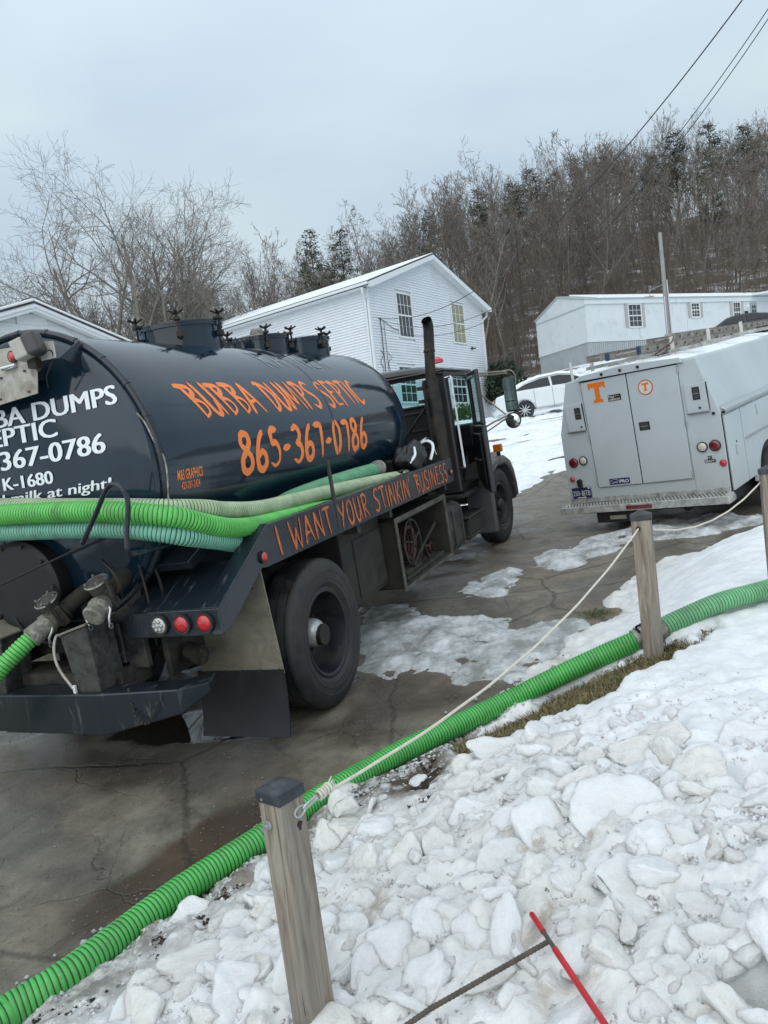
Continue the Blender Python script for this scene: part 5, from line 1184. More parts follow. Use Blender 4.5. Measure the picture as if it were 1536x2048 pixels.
# hood, grille, fenders, bumper
MB().prism([(cy1+.17,.95),(6.40,.95),(6.45,1.30),(6.30,1.50),(cy1+.17,1.70)],'x',-.80,.80).build('hood',M['cab'],CB,bevel=.08,seg=4)
MB().box(-.52,.52,6.41,6.47,1.0,1.40).build('grille',M['chrome'],CB,bevel=.02)
for s in (-1,1):
    Xr=lambda a,b:(min(s*a,s*b),max(s*a,s*b))
    cen=(5.52,.53)
    outer=[(cen[0]+.70*math.cos(a),cen[1]+.70*math.sin(a)) for a in [math.pi*(1-.02)-(math.pi*.98)*k/14 for k in range(15)]]
    inner=[(cen[0]+.60*math.cos(a),cen[1]+.60*math.sin(a)) for a in [math.pi*(1-.02)-(math.pi*.98)*k/14 for k in range(15)]]
    o=[(cen[0]-.72,.52),(cen[0]-.70,.95)]+[p for p in outer if p[1]>.95]+[(cen[0]+.86,.95),(6.86,.62),(6.86,.5),(cen[0]+.62,.5)]
    MB().prism([(4.86,.24),(4.86,1.00),(5.02,1.13),(5.35,1.17),(5.85,1.17),(6.15,1.08),(6.33,.92),(6.42,.70),(6.43,.52),(6.34,.52),(6.27,.74),(6.08,.95),(5.82,1.05),(5.38,1.06),(5.08,1.00),(4.98,.86),(4.95,.24)],'x',*Xr(.86,1.22)).build('front_fender',M['fender'],CB,bevel=.03,seg=3)
    MB().prism([(5.1,1.0),(6.1,1.0),(6.4,1.15),(6.4,1.3),(5.4,1.5)],'x',*Xr(.70,.86)).build('fender_inner',M['cab'],CB,bevel=.03)
    sg=MB().box(*Xr(1.06,1.19),5.86,5.92,1.22,1.33).build('turn_signal',M['amber'],CB,bevel=.012); MB().box(*Xr(1.10,1.15),5.87,5.91,1.16,1.222).build('signal_base',M['dark'],sg)
    MB().cyl((s*.9,6.45,1.1),(s*.9,6.40,1.1),.1,20).build('headlight',M['clearlens'],CB)
MB().box(-1.16,1.16,6.44,6.56,.46,.78).build('front_bumper',M['black'],CB,bevel=.03)
MB().box(1.05,1.17,6.25,6.45,.48,.80).build('bumper_end',M['dark'],CB,bevel=.03)
# open door, hinged at its front edge
ang=21; DM=Matrix.Translation((cx+.02,cy1-.20,-.05))@Matrix.Rotation(R_(ang),4,'Z')
D=bpy.data.objects.new('open_door',None); col.objects.link(D); D.parent=CB; D.matrix_local=DM   # local -y runs rearwards from the hinge
dw=1.0
for a in ((-.05,.012,-dw,0,.90,1.72),(-.045,.010,-dw,-dw+.09,1.72,2.38),(-.045,.010,-.10,0,1.72,2.34),(-.045,.010,-dw+.09,-.10,2.30,2.38)): MB().box(*a).build('door_frame',M['cab'],D,bevel=.015)
MB().box(-.02,-.014,-dw+.09,-.10,1.72,2.30).build('door_glass',M['glass'],D)
MB().box(-.085,-.051,-dw+.08,-.12,1.0,1.62).build('door_card',M['blacktrim'],D,bevel=.02)
MB().tube([(-.09,-dw+.2,1.3),(-.12,-dw+.3,1.3),(-.12,-.35,1.3),(-.09,-.25,1.3)],.012,6).build('door_pull',M['silver'],D)
# mirror on long arms
mirM=Matrix.Translation((1.60,4.96,-.04))@Matrix.Rotation(R_(-9),4,'Z')
b=MB(); b.tube([(1.16,4.80,2.31),(1.45,4.93,2.29),(1.60,4.96,2.27)],.011,8); b.tube([(1.16,4.86,2.28),(1.60,4.97,2.25)],.009,8)
b.tube([(1.2,4.75,2.12),(1.52,4.92,1.74)],.010,8); b.tube(smooth_path([(1.16,4.80,1.57),(1.35,4.88,1.66),(1.54,4.95,1.72)],4),.011,8); b.tube([(1.18,4.88,1.52),(1.54,4.96,1.70)],.009,8)
b.tube(smooth_path([(1.50,4.95,2.27),(1.56,4.96,2.285),(1.66,4.97,2.27),(1.70,4.97,2.19),(1.69,4.97,2.1)],6),.008,8)
arm=b.build('mirror_arm',M['galv'],CB,smooth=True)
mh=MB().box(-.085,.085,-.0,.055,1.80,2.235,mirM).build('mirror_housing',M['navy'],CB,bevel=.03,seg=3)
MB().box(-.072,.072,-.006,-.001,1.94,2.215,mirM).build('mirror_glass',M['mirror'],mh); MB().box(-.072,.072,-.006,-.001,1.82,1.93,mirM).build('mirror_glass',M['mirror'],mh)
MB().lathe([(0,-.035),(.05,-.030),(.08,-.018),(.092,0)],c=(0,0,1.69),ax='y',n=28,M=mirM).build('spot_mirror',M['mirror'],mh,smooth=True)
MB().lathe([(.092,-.004),(.102,-.004),(.102,.012),(.06,.04),(0,.045)],c=(0,0,1.69),ax='y',n=28,M=mirM).build('spot_housing',M['dark'],mh,smooth=True)
# grab handle
MB().tube(smooth_path([(1.08,3.99,2.28),(1.15,3.98,2.285),(1.155,3.98,2.24)],4)+[Vector((1.155,4.0,1.25))]+smooth_path([(1.155,4.0,1.24),(1.15,4.0,1.21),(1.08,4.0,1.205)],4),.013,8).build('grab_handle',M['chrome'],CB,smooth=True)
# exhaust stack
sx,sy=.97,3.76
stp=smooth_path([(.86,3.2,1.04),(.90,3.45,1.06),(.955,3.68,1.14),(sx,sy,1.34)],6)
st=MB().tube(stp+[Vector((sx,sy,1.5))],.07,16).build('exhaust_stack',M['stack'],T,smooth=True)
MB().cyl((sx,sy,1.30),(sx,sy,2.26),.100,28).build('muffler_shield',M['stack'],st,smooth=True,angle=40)
MB().tube([Vector((sx,sy,2.2)),Vector((sx+.07,sy,2.80))]+smooth_path([(sx+.073,sy,2.82),(sx+.077,sy-.004,2.86),(sx+.08,sy-.02,2.905),(sx+.082,sy-.05,2.935)],5),.060,24,caps=False).build('upper_pipe',M['stack'],st,smooth=True,angle=60)
MB().lathe([(.061,2.58),(.067,2.59),(.067,2.61),(.061,2.62)],c=(sx+.045,sy,0),n=24).build('pipe_clamp',M['stack'],st,smooth=True)
MB().lathe([(.070,2.25),(.092,2.255),(.092,2.28),(.070,2.285)],c=(sx,sy,0),n=24).build('pipe_clamp',M['stack'],st,smooth=True)
for z in (2.20,2.05): MB().box(sx-.16,sx-.09,sy-.05,sy+.25,z-.02,z+.02).build('stack_bracket',M['stack'],st)
MB().tube([(.35,3.9,1.50),(.88,3.85,2.02)],.018,6).build('stack_brace',M['stack'],st)
# ------------------------------------------------------------------ hoses carried on the truck
def hose(name,path,r,mats,pitch=.02,parent=None,M_=None,label=None,cat='hose',group=None,n=16,amp=.07,ringf=2):
    P=resample(path,pitch/4); V=[];F=[];MI=[]; prev=None
    for i,p in enumerate(P):
        t=(P[min(i+1,len(P)-1)]-P[max(i-1,0)]).normalized()
        if prev is None: u=t.cross(Vector((0,0,1))).normalized()
        else: u=(prev-t*prev.dot(t)).normalized()
        prev=u; v=t.cross(u); ph=i%4
        rr=r*(1.0 if ph in (0,1) else 1-amp)
        for k in range(n):
            a=2*math.pi*k/n; V.append(p+(u*math.cos(a)+v*math.sin(a))*rr)
    for i in range(len(P)-1):
        for k in range(n): F.append((i*n+k,i*n+(k+1)%n,(i+1)*n+(k+1)%n,(i+1)*n+k)); MI.append(1 if i%4==2 else 0)
    me=fast_mesh(name,[tuple(v) for v in V],F,mats,mi=MI,smooth=True)
    o=link(name,me); 
    if M_ is not None: o.matrix_world=M_
    return tag(o,label=label,cat=cat,group=group) if label else o
W=lambda pts:smooth_path(pts,10)
rh=.055
tz=1.25
# A: faded hose on the outside top, C: teal below, B: bright between, D: green coupling end against the tank
A=W([(-1.06,1.5,1.40),(-1.06,-.5,1.60),(-1.0,-1.05,1.78),(-.8,-1.15,1.79),(-.24,-1.17,1.745),(.30,-1.18,1.685),(.70,-1.16,1.636),(.93,-1.11,1.598),(1.03,-.90,1.55),(1.03,-.71,1.508),(1.03,-.36,1.457),(1.03,.07,1.438),(1.03,.70,1.418),(1.045,1.69,1.375),(1.045,2.2,1.345)])
hose('faded_hose',A,rh,M['h_pale'],pitch=.021,M_=TRM,label='faded cream-green ribbed hose, uppermost of the bundle wrapped round the truck tail')
B=W([(-1.09,1.5,1.27),(-1.09,-.6,1.47),(-1.06,-1.10,1.66),(-.8,-1.26,1.73),(-.08,-1.28,1.700),(.55,-1.29,1.655),(.83,-1.27,1.612),(1.02,-1.17,1.555),(1.085,-.95,1.46),(1.09,-.75,1.405),(1.09,-.5,1.372),(1.075,-.09,1.350),(1.07,.30,1.330),(1.07,.9,1.285),(1.07,1.6,1.25),(1.06,3.0,1.25)])
hose('bright_hose',B,rh+.004,M['h_bright'],pitch=.021,M_=TRM,label='bright green ribbed hose, middle one of the bundle round the truck tail')
Cc=W([(-1.03,1.5,1.25),(-1.03,-.6,1.36),(-1.0,-1.08,1.55),(-.8,-1.22,1.63),(-.17,-1.23,1.598),(.595,-1.235,1.545),(.88,-1.21,1.497),(1.02,-1.10,1.432),(1.04,-.85,1.355),(1.03,-.62,1.29),(.99,-.2,1.25),(.96,.4,1.25),(.95,2.0,1.25)])
hose('teal_hose',Cc,rh,M['h_teal'],pitch=.021,M_=TRM,label='teal ribbed hose, lowest of the bundle round the truck tail')
Dd=W([(.93,-.05,1.40),(.945,.25,1.448),(.955,.87,1.470),(.96,1.40,1.475),(.96,1.74,1.472)])
dh=hose('green_hose',Dd,.060,M['h_dull'],pitch=.018,M_=TRM,label='dull green hose with a metal coupling, tucked between tank and rail')
def coupling(parent,p,d,r):
    p=Vector(p); d=Vector(d).normalized(); o=MB().tube([p-d*.05,p-d*.03,p-d*.03,p+d*.02,p+d*.02,p+d*.08,p+d*.08,p+d*.10],[r*1.03,r*1.03,r*1.12,r*1.12,r*1.22,r*1.22,r*1.05,r*1.05],20).build('coupling',M['alu'],parent,smooth=True,angle=30)
    MB().tube([p-d*.075,p-d*.062],[r*1.06,r*1.06],20).build('clamp_band',M['zinc'],parent,smooth=True)
coupling(dh,(.96,1.80,1.474),(0,1,0),.060)
fh=[o for o in bpy.data.objects if o.name=='faded_hose'][0]
coupling(fh,(1.045,2.24,1.343),(0,1,-.03),.045)
# hose leaving the rear valve towards the lower left
tm=TRM
vM=VM_LIST[1]
def vl(p): return vM@Vector(p)
Eh=smooth_path([vl((0,-.20,0)),vl((0,-.36,-.01)),vl((-.02,-.60,-.06)),vl((-.08,-.85,-.20)),vl((-.2,-1.1,-.45))],10)
hose('discharge_hose',Eh,.050,M['h_bright'],pitch=.021,M_=TRM,label='bright green hose clamped to the rear outlet valve of the truck')
# crumpled black bag lying on the rail tray
rb=random.Random(4); bm_=bmesh.new(); bmesh.ops.create_icosphere(bm_,subdivisions=4,radius=1)
for v in bm_.verts:
    c=v.co.normalized(); k=1+.10*math.sin(c.x*4+c.y*3)+.07*math.sin(c.y*7+c.z*5+1)+.035*math.sin(c.x*13-c.z*9+c.y*8)
    v.co=Vector((c.x*.13*k,c.y*.36*k,max(-.12,c.z*.17*k)))
me=bpy.data.meshes.new('black_bag'); bm_.to_mesh(me); bm_.free(); me.materials.append(plain('black_fabric',(.008,.008,.009),.42,0,.3,30,.5)); [setattr(p,'use_smooth',True) for p in me.polygons]
bg_=tag(link('black_bag',me,M=TRM@Matrix.Translation((1.02,2.62,1.47))),label='crumpled black bag lying on the rail beside the exhaust stack',cat='bag')
st_=MB().tube(smooth_path([(.10,.28,-.05),(.12,.36,.06),(.09,.42,.12),(.03,.40,.15),(-.02,.30,.13)],6),.016,6).build('white_strap',M['snowclean'],bg_,smooth=True)
MB().tube(smooth_path([(.02,.22,.14),(.05,.40,.18),(.06,.52,.10),(.1,.50,-.02)],6),.007,6).build('wire_handle',M['chrome'],bg_,smooth=True)
MB().tube(smooth_path([(.08,-.30,-.02),(.12,-.22,.05),(.1,-.16,.12)],5),.014,6).build('white_strap',M['snowclean'],bg_,smooth=True)
cw=W([(1.0,1.95,1.36),(1.09,2.1,1.40),(1.0,2.25,1.37),(1.08,2.45,1.38),(1.0,2.3,1.34)])
tag(link('cable_coil',(lambda o:o)(MB().tube(cw,.018,6).build('tmp',M['dark'],None,smooth=True).data),M=TRM),label='short black cable coil on the rail behind the hose couplings',cat='cable')
bpy.data.objects.remove(bpy.data.objects['tmp'])
# ------------------------------------------------------------------ white utility van
VM=frame((3.345,9.253,.939),rotm(44.26,7.92,1.17))
V_=empty('utility_van',VM,label='white utility service van with double rear doors, seen from behind at the right',cat='van')
BL=3.75
prof=[(-1.05,-.02),(1.05,-.02),(1.062,.45),(1.062,.92),(.87,1.605),(.45,1.66),(0,1.675),(-.45,1.66),(-.83,1.61),(-1.03,.93),(-1.055,.45)]
# shell: rear face, roof and sides as separate panels
MB().prism([(-1.05,-.02),(1.045,-.02),(1.055,.45),(1.055,.92),(.865,1.60),(.45,1.655),(0,1.67),(-.45,1.655),(-.83,1.605),(-1.03,.93),(-1.05,.45)],'y',.012,BL).build('body',M['van'],V_,bevel=.012)
MB().prism([(-1.05,-.02),(-.62,-.02),(-.62,1.60),(-.83,1.60),(-1.03,.93),(-1.05,.45)],'y',0,.011).build('rear_panel',M['van'],V_,bevel=.004)
MB().prism([(.655,-.02),(1.05,-.02),(1.055,.45),(1.055,.92),(.865,1.60),(.655,1.585)],'y',0,.011).build('rear_panel',M['van'],V_,bevel=.004)
MB().box(-.618,.653,.0,.011,-.02,.155).build('rear_sill',M['van'],V_,bevel=.003)
# header / drip cap with dark marker lamps
MB().prism([(-.64,1.590),(.73,1.578),(.70,1.64),(0,1.685),(-.60,1.655)],'y',-.045,.0).build('roof_header',M['van'],V_,bevel=.006)
for x in (-.28,-.03,.20): MB().cyl((x,-.06,1.632-.02*abs(x)),(x,-.04,1.632-.02*abs(x)),.018,12).build('roof_lamp',M['dark'],V_)
dl=MB().prism([(-.600,.165),(.0,.170),(.012,1.570),(-.605,1.565)],'y',-.022,-.001).build('rear_door',M['van'],V_,bevel=.006)
dr=MB().prism([(.014,.170),(.640,.182),(.652,1.562),(.026,1.570)],'y',-.022,-.001).build('rear_door',M['van'],V_,bevel=.006)
MB().prism([(-.002,.17),(.014,.17),(.026,1.57),(.010,1.57)],'y',-.010,-.0005).build('door_seal',M['dark'],V_)
MB().prism([(-.607,1.567),(.655,1.562),(.655,1.578),(-.607,1.588)],'y',-.010,-.0005).build('door_seal',M['dark'],V_)
def latch(parent,x,z,w,h,vert=True):
    l=MB().box(x-w/2,x+w/2,-.028,-.022,z-h/2,z+h/2).build('latch',M['blacktrim'],parent,bevel=.004)
    MB().box(x-w*.36,x+w*.36,-.031,-.0281,z+h*.02,z+h*.40).build('paddle',M['camdark'],l,bevel=.003)
    MB().box(x-w*.40,x+w*.40,-.036,-.0281,z-h*.06,z-.0).build('pull_bar',M['silver'],l,bevel=.002)
    MB().box(x-w*.36,x+w*.36,-.031,-.0281,z-h*.42,z-h*.12).build('paddle',M['camdark'],l,bevel=.003)
l=latch(dr,.155,.895,.135,.105)
for (x,z) in ((.66,1.50),(.665,.86),(.648,.235),(-.608,1.49),(-.612,.83),(-.606,.235)): MB().cyl((x,-.026,z-.035),(x,-.026,z+.035),.008,8).build('hinge',M['silver'],V_)
for (x0,x1,z0,z1,hx) in ((.697,.950,.965,1.305,.80),(-.905,-.645,.95,1.305,-.745)):
    h_=MB().prism([(x0+.012*(x0<0),z0),(x1,z0),(x1-.010,z1),(x0-.0,z1)],'y',-.020,-.0005).build('side_hatch',M['van'],V_,bevel=.005)
    latch(h_,hx+.03,(z0+z1)/2+.055,.085,.15); MB().box(x0-.005,x1+.005,-.034,-.020,z0-.012,z0+.004).build('hatch_sill',M['silver'],h_,bevel=.002); MB().cyl((hx+.05,-.028,z0+.05),(hx+.05,-.018,z0+.05),.013,10).build('lock',M['dark'],h_)
    MB().box(x1-.004,x1+.006,-.010,-.0005,z0,z1).build('hatch_seal',M['dark'],h_)
for (x,z,r,mt,rg) in ((.950,.547,.062,'darkred','blacktrim'),(.802,.546,.052,'clearlens','dark'),(1.012,.330,.035,'redlens','redlens'),(-.912,.530,.060,'darkred','blacktrim'),(-.765,.545,.050,'clearlens','dark'),(-.975,.305,.030,'redlens','redlens')):
    marker(V_,x,-.002,z,r,mt,name='tail_lamp',bez=.010 if rg=='dark' else .005,ring=rg)
# step bumper with punched tread
MB().prism([(-1.105,-.04),(1.08,-.02),(1.10,-.06),(1.10,-.115),(-1.105,-.13)],'y',-.245,.0).build('step_bumper',M['vanstep'],V_,bevel=.008)
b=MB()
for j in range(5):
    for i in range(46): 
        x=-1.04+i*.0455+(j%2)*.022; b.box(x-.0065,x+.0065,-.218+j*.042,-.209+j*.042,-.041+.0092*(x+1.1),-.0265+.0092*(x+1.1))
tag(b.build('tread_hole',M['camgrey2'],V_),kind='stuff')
MB().box(-.16,.18,-.2475,-.2455,-.105,-.055).build('bumper_reflector',M['darkred'],V_)
MB().box(-1.05,1.05,-.012,.0,-.03,.035).build('bumper_top_lip',M['vanstep'],V_,bevel=.004)
MB().box(-.62,-.12,-.18,.1,-.28,-.135).build('hitch_receiver',M['dark'],V_,bevel=.01); MB().box(-.42,-.20,-.205,-.18,-.235,-.185).build('hitch_plate',M['galv'],V_)
MB().box(-.95,.95,.15,5.2,-.22,-.08).build('underframe',M['dark'],V_)
MB().cyl((.45,.15,-.22),(.45,1.2,-.2),.045,10).build('tailpipe',M['grime'],V_)
# right side: drip rail, compartment doors, wheel arch
MB().prism([(1.055,.905),(1.105,.915),(1.10,.945),(1.045,.985),(1.04,.93)],'y',.06,BL-.02).build('drip_rail',M['silver'],V_,bevel=.004)
MB().cyl((.985,-.014,.925),(.985,.0,.925),.018,10).build('rail_plug',M['dark'],V_)
MB().cyl((1.06,.06,.915),(1.09,.05,.915),.016,10).build('rail_plug',M['dark'],V_)
import math as _m
arc=[(1.42+.50*math.cos(a),-.10+.50*math.sin(a)) for a in [math.pi*k/14 for k in range(15)]]
for (y0,y1,z0,z1,hz) in ((.05,.60,-.02,.88,(.33,.42)),):
    d_=MB().prism([(y0,z0),(y1,z0+.0),(y1,z1),(y0,z1)],'x',1.0555,1.078).build('side_door',M['van'],V_,bevel=.006)
    MB().box(1.0785,1.084,hz[0]-.05,hz[0]-.01,hz[1]-.06,hz[1]+.06).build('latch',M['silver'],d_,bevel=.003); MB().cyl((1.078,.33,.52),(1.084,.33,.52),.012,8).build('lock',M['dark'],d_)
MB().box(1.0555,1.060,.022,.048,-.02,.90).build('door_seal',M['dark'],V_); 
MB().prism([(.63,-.02),(.90,-.02)]+[p for p in arc[::-1] if p[1]>-.02]+[(1.95,-.02),(2.55,-.02),(2.55,.88),(.63,.88)],'x',1.0555,1.078).build('side_door',M['van'],V_,bevel=.006)
MB().box(1.0555,1.078,2.58,3.7,-.02,.88).build('side_door',M['van'],V_,bevel=.006)
MB().box(1.0785,1.086,1.20,1.24,.70,.83).build('latch',M['silver'],V_,bevel=.003)
MB().box(1.078,1.092,.66,2.5,.485,.505).build('side_moulding',M['silver'],V_,bevel=.003)
o_=[(1.42+.53*math.cos(math.pi*k/18),-.10+.53*math.sin(math.pi*k/18)) for k in range(19)]; i_=[(1.42+.44*math.cos(math.pi*k/18),-.10+.44*math.sin(math.pi*k/18)) for k in range(19)]
b=MB(); vs=[(1.098,p[0],p[1]) for p in o_]+[(1.098,p[0],p[1]) for p in i_]+[(1.05,p[0],p[1]) for p in o_]+[(1.05,p[0],p[1]) for p in i_]; n=19; fs=[]
for k in range(n-1): fs+=[(k,k+1,n+k+1,n+k),(2*n+k,k,k+1,2*n+k+1) ,(n+k,n+k+1,3*n+k+1,3*n+k)]
b.add(vs,fs).build('wheel_flare',M['van'],V_,smooth=True,angle=30)
MB().prism(i_,'x',1.02,1.0785).build('wheel_well',M['dark'],V_)
def vwheel(parent,x,y,s,R=.365,w=.22,z=-.085):
    wh=bpy.data.objects.new('wheel',None); col.objects.link(wh); wh.parent=parent; wh.matrix_local=Matrix.Translation((x,y,z)); h=w/2
    MB().lathe([(.20,-h*.8),(.24,-h),(R*.85,-h),(R*.97,-h*.85),(R,-h*.6),(R,h*.6),(R*.97,h*.85),(R*.85,h),(.24,h),(.20,h*.8)],ax='x',n=40).build('tyre',M['rubber'],wh,smooth=True,angle=35)
    MB().lathe([(.21,s*h*.9),(.19,s*h*.95),(.17,s*h*.5),(.10,s*h*.75),(.055,s*h*.8),(.05,s*h*1.1),(0,s*h*1.12)],ax='x',n=28).build('rim',M['alu'],wh,smooth=True,angle=35)
    for k in range(8):
        a=k*.785; MB().cyl((s*h*.62,.135*math.cos(a),.135*math.sin(a)),(s*h*.70,.135*math.cos(a),.135*math.sin(a)),.020,8).build('rim_hole',M['dark'],wh)
    return wh
for s in (1,-1):
    vwheel(V_,s*1.10 if s>0 else -.93,1.42,s,w=.22,z=-.13); vwheel(V_,s*.93,5.1,s,w=.22,z=-.13)
# cab of the van beyond the body
MB().prism([(BL,-.2),(6.1,-.2),(6.15,.45),(5.3,.62),(4.75,1.18),(BL,1.22)],'x',-.98,.98).build('cab',M['carwhite'],V_,bevel=.06,seg=3)
MB().prism([(BL+.15,.65),(5.05,.65),(4.68,1.10),(BL+.15,1.12)],'x',.981,.986).build('cab_window',M['carglass'],V_)
# decals
def decT(cx,cz,h,y,mat,parent):
    k=h; pts=[(-.5,.5),(.5,.5),(.5,.22),(.42,.20),(.38,.30),(.14,.30),(.14,-.32),(.26,-.36),(.26,-.5),(-.26,-.5),(-.26,-.36),(-.14,-.32),(-.14,.30),(-.38,.30),(-.42,.20),(-.5,.22)]
    q=[(cx+p[0]*k,cz+p[1]*k) for p in pts]
    b=MB(); idx=[(0,1,4,13),(1,2,3,4),(0,13,14,15),(5,6,11,12),(6,7,8,9,10,11)] if False else []
    quads=[((-.5,.5),(.5,.5),(.5,.30),(-.5,.30)),((.38,.2999),(.5,.2999),(.5,.18),(.40,.20)),((-.5,.2999),(-.38,.2999),(-.40,.20),(-.5,.18)),((-.14,.2999),(.14,.2999),(.14,-.32),(-.14,-.32)),((-.14,-.3201),(.14,-.3201),(.28,-.38),(-.28,-.38)),((-.28,-.3801),(.28,-.3801),(.28,-.5),(-.28,-.5)),((-.38,.2998),(-.14,.2998),(-.14,.25),(-.30,.27)),((.14,.2998),(.38,.2998),(.30,.27),(.14,.25))]
    for q_ in quads: b.add([(cx+p[0]*k*.92,y,cz+p[1]*k) for p in q_],[(0,1,2,3)])
    return b.build('team_letter_decal',M[mat],parent,fix=False)
decT(-.39,1.41,.275,-.0243,'decalwhite',dl); decT(-.39,1.41,.262,-.0256,'teorange',dl)
b=MB(); n=40
def disc(cx,cz,r0,r1,y,mat,parent,name,n=40):
    b=MB(); vs=[(cx+r1*math.cos(2*math.pi*k/n),y,cz+r1*math.sin(2*math.pi*k/n)) for k in range(n)]
    if r0>0:
        vs+=[(cx+r0*math.cos(2*math.pi*k/n),y,cz+r0*math.sin(2*math.pi*k/n)) for k in range(n)]; b.add(vs,[(k,(k+1)%n,n+(k+1)%n,n+k) for k in range(n)])
    else: b.add(vs,[tuple(range(n))])
    return b.build(name,M[mat],parent,fix=False)
disc(.245,1.365,0,.082,-.0243,'decalwhite',dr,'round_decal'); disc(.245,1.365,.080,.090,-.0256,'teorange',dr,'decal_ring'); disc(.245,1.365,.0905,.094,-.0243,'decalblack',dr,'decal_ring'); decT(.245,1.372,.095,-.0256,'teorange',dr)
def flat(x0,x1,z0,z1,y,mat,parent,name='sticker',sk=0): return MB().add([(x0,y,z0),(x1,y,z0+sk),(x1,y,z1+sk),(x0,y,z1)],[(0,1,2,3)]).build(name,M[mat],parent,fix=False)
flat(-.262,-.078,1.262,1.352,-.0243,'decalwhite',dl); flat(-.258,-.082,1.266,1.348,-.0256,'decalblack',dl)
typed('Proud',.030,lambda x,y,l:(-.250+x,-.0268,1.310+y),'sticker_text','decalwhite',dl,width=.075,bold=.02)
typed('to be',.014,lambda x,y,l:(-.165+x,-.0268,1.322+y),'sticker_text','decalwhite',dl,width=.05,bold=.01)
typed('AMERICAN',.022,lambda x,y,l:(-.245+x,-.0268,1.276+y),'sticker_text','decalwhite',dl,width=.145,bold=.03)
flat(-.437,-.152,.188,.268,-.0243,'decalblue',dl,sk=-.0)
typed("Lowe's",.030,lambda x,y,l:(-.405+x,-.0268,.207+y),'sticker_text','decalwhite',dl,width=.088,bold=.01)
b=MB(); b.tube([(-.425,-.0262,.205),(-.425,-.0262,.238),(-.36,-.0262,.260),(-.300,-.0262,.238),(-.300,-.0262,.205)],.0022,4); b.build('house_outline',M['decalwhite'],dl)
typed('PRO',.044,lambda x,y,l:(-.292+x,-.0268,.206+y),'sticker_text','decalwhite',dl,width=.125,bold=.03)
# number plate with bracket lamp
pl=MB().box(-1.00,-.72,-.030,-.022,.042,.185).build('number_plate',M['decalblue'],V_,bevel=.003)
flat(-.998,-.722,.165,.183,-.0312,'decalblack',pl,'plate_band'); flat(-.76,-.73,.165,.182,-.0322,'decalwhite',pl,'plate_tab'); flat(-.93,-.80,.044,.056,-.0312,'decalwhite',pl,'plate_tab')
typed('250',.072,lambda x,y,l:(-.990+x,-.0316,.076+y),'plate_text','decalwhite',pl,width=.098,bold=.005)
typed('·',.07,lambda x,y,l:(-.882+x,-.0316,.066+y),'plate_text','decalwhite',pl,width=.012,bold=.02)
typed('BJTB',.072,lambda x,y,l:(-.856+x,-.0316,.076+y),'plate_text','decalwhite',pl,width=.122,bold=.005)
MB().box(-.895,-.835,-.05,-.0,.195,.27).lathe([(.03,-.055),(.03,-.0)],c=(-.865,0,.27),ax='y',n=14).build('plate_lamp',M['dark'],V_,bevel=.008)
flat(.802,.930,.345,.388,-.0016,'decalblack',V_); flat(.845,.895,.388,.43,-.0016,'decalblack',V_)
typed('BEATY',.026,lambda x,y,l:(.812+x,-.003,.354+y),'sticker_text','decalwhite',V_,width=.105,bold=.02); typed('1ST',.018,lambda x,y,l:(.853+x,-.003,.400+y),'sticker_text','decalwhite',V_,width=.034,bold=.02)
# snow lying on the roof
rr=np.random.RandomState(3)
X,Y=np.meshgrid(np.linspace(-.80,.84,60),np.linspace(.02,3.7,120)); crown=1.675-.075*(np.abs(X)/.85)**2.4
Tt=.022+fbm(X,Y,2.6,4,91)*.06+fbm(X,Y,9,3,92)*.02; Tt=Tt*sstep(.84,.70,np.abs(X)); Tt=np.where(Y<.12,Tt*sstep(.02,.12,Y),Tt)
tag(grid_obj('roof_snow',X,Y,crown+Tt-.012,M['snowclean']),label='thin broken snow lying on the roof of the utility van',cat='snow').matrix_world=VM
# ladders lashed on the roof
def ladder(x0,x1,y0,y1,z,mat,label,h=.090,foot=True,step=.305):
    ld=empty('extension_ladder',VM@Matrix.Rotation(R_(-1.35),4,'X'),label=label,cat='ladder')
    for x in (x0,x1):
        MB().box(x-.012,x+.012,y0,y1,z-h/2,z+h/2).box(x-.022,x+.022,y0,y1,z+h/2-.006,z+h/2).box(x-.022,x+.022,y0,y1,z-h/2,z-h/2+.006).build('rail',M[mat],ld,bevel=.002)
    k=0; y=y0+.18
    while y<y1-.05:
        MB().cyl((x0-.030,y,z-.004),(x1+.030,y,z-.004),.016,8).build('rung',M[mat],ld)
        for x in (x0-.031,x1+.031): MB().box(min(x,x+.001),max(x,x+.001)+.001,y-.014,y+.014,z-.02,z+.012).build('rung_end',M['dark'],ld)
        y+=step
    if foot:
        for x in (x0,x1): MB().box(x-.026,x+.026,y0-.03,y0+.005,z-h/2-.006,z+h/2+.004).build('foot',M['ladderblue'],ld,bevel=.008)
    return ld
ladder(-.15,.26,-.10,4.4,1.822,'laddergrey','lower ladder with blue rail feet lying on the roof of the utility van')
ladder(-.12,.23,1.05,5.2,1.918,'laddergrey','upper ladder stacked on the other ladder on the van roof',foot=False)
ladder(-.62,-.42,.25,2.4,1.85,'laddergrey','short third ladder on the far side of the van roof',foot=False)
for y in (.6,1.9,3.3):
    MB().box(-.8,.8,y-.025,y+.025,1.70,1.745).build('rack_bar',M['vanstep'],V_,bevel=.004)
    for x in (.40,-.72): MB().box(x-.02,x+.02,y-.02,y+.02,1.60,1.90 if x>0 else 1.82).build('rack_post',M['decalwhite'],V_,bevel=.006)
MB().tube(smooth_path([(.30,.35,1.70),(.36,.5,1.74),(.33,.62,1.80),(.38,.70,1.76),(.30,.8,1.83),(.40,.66,1.90),(.42,.55,1.83),(.35,.45,1.78),(.25,.42,1.71),(.45,.75,1.72),(.5,.9,1.76)],6),.008,5).build('lashing_cord',M['reelred'],V_,smooth=True)
MB().cyl((-.72,.02,1.58),(-.72,.02,1.86),.018,8).build('marker_rod',M['decalwhite'],V_)
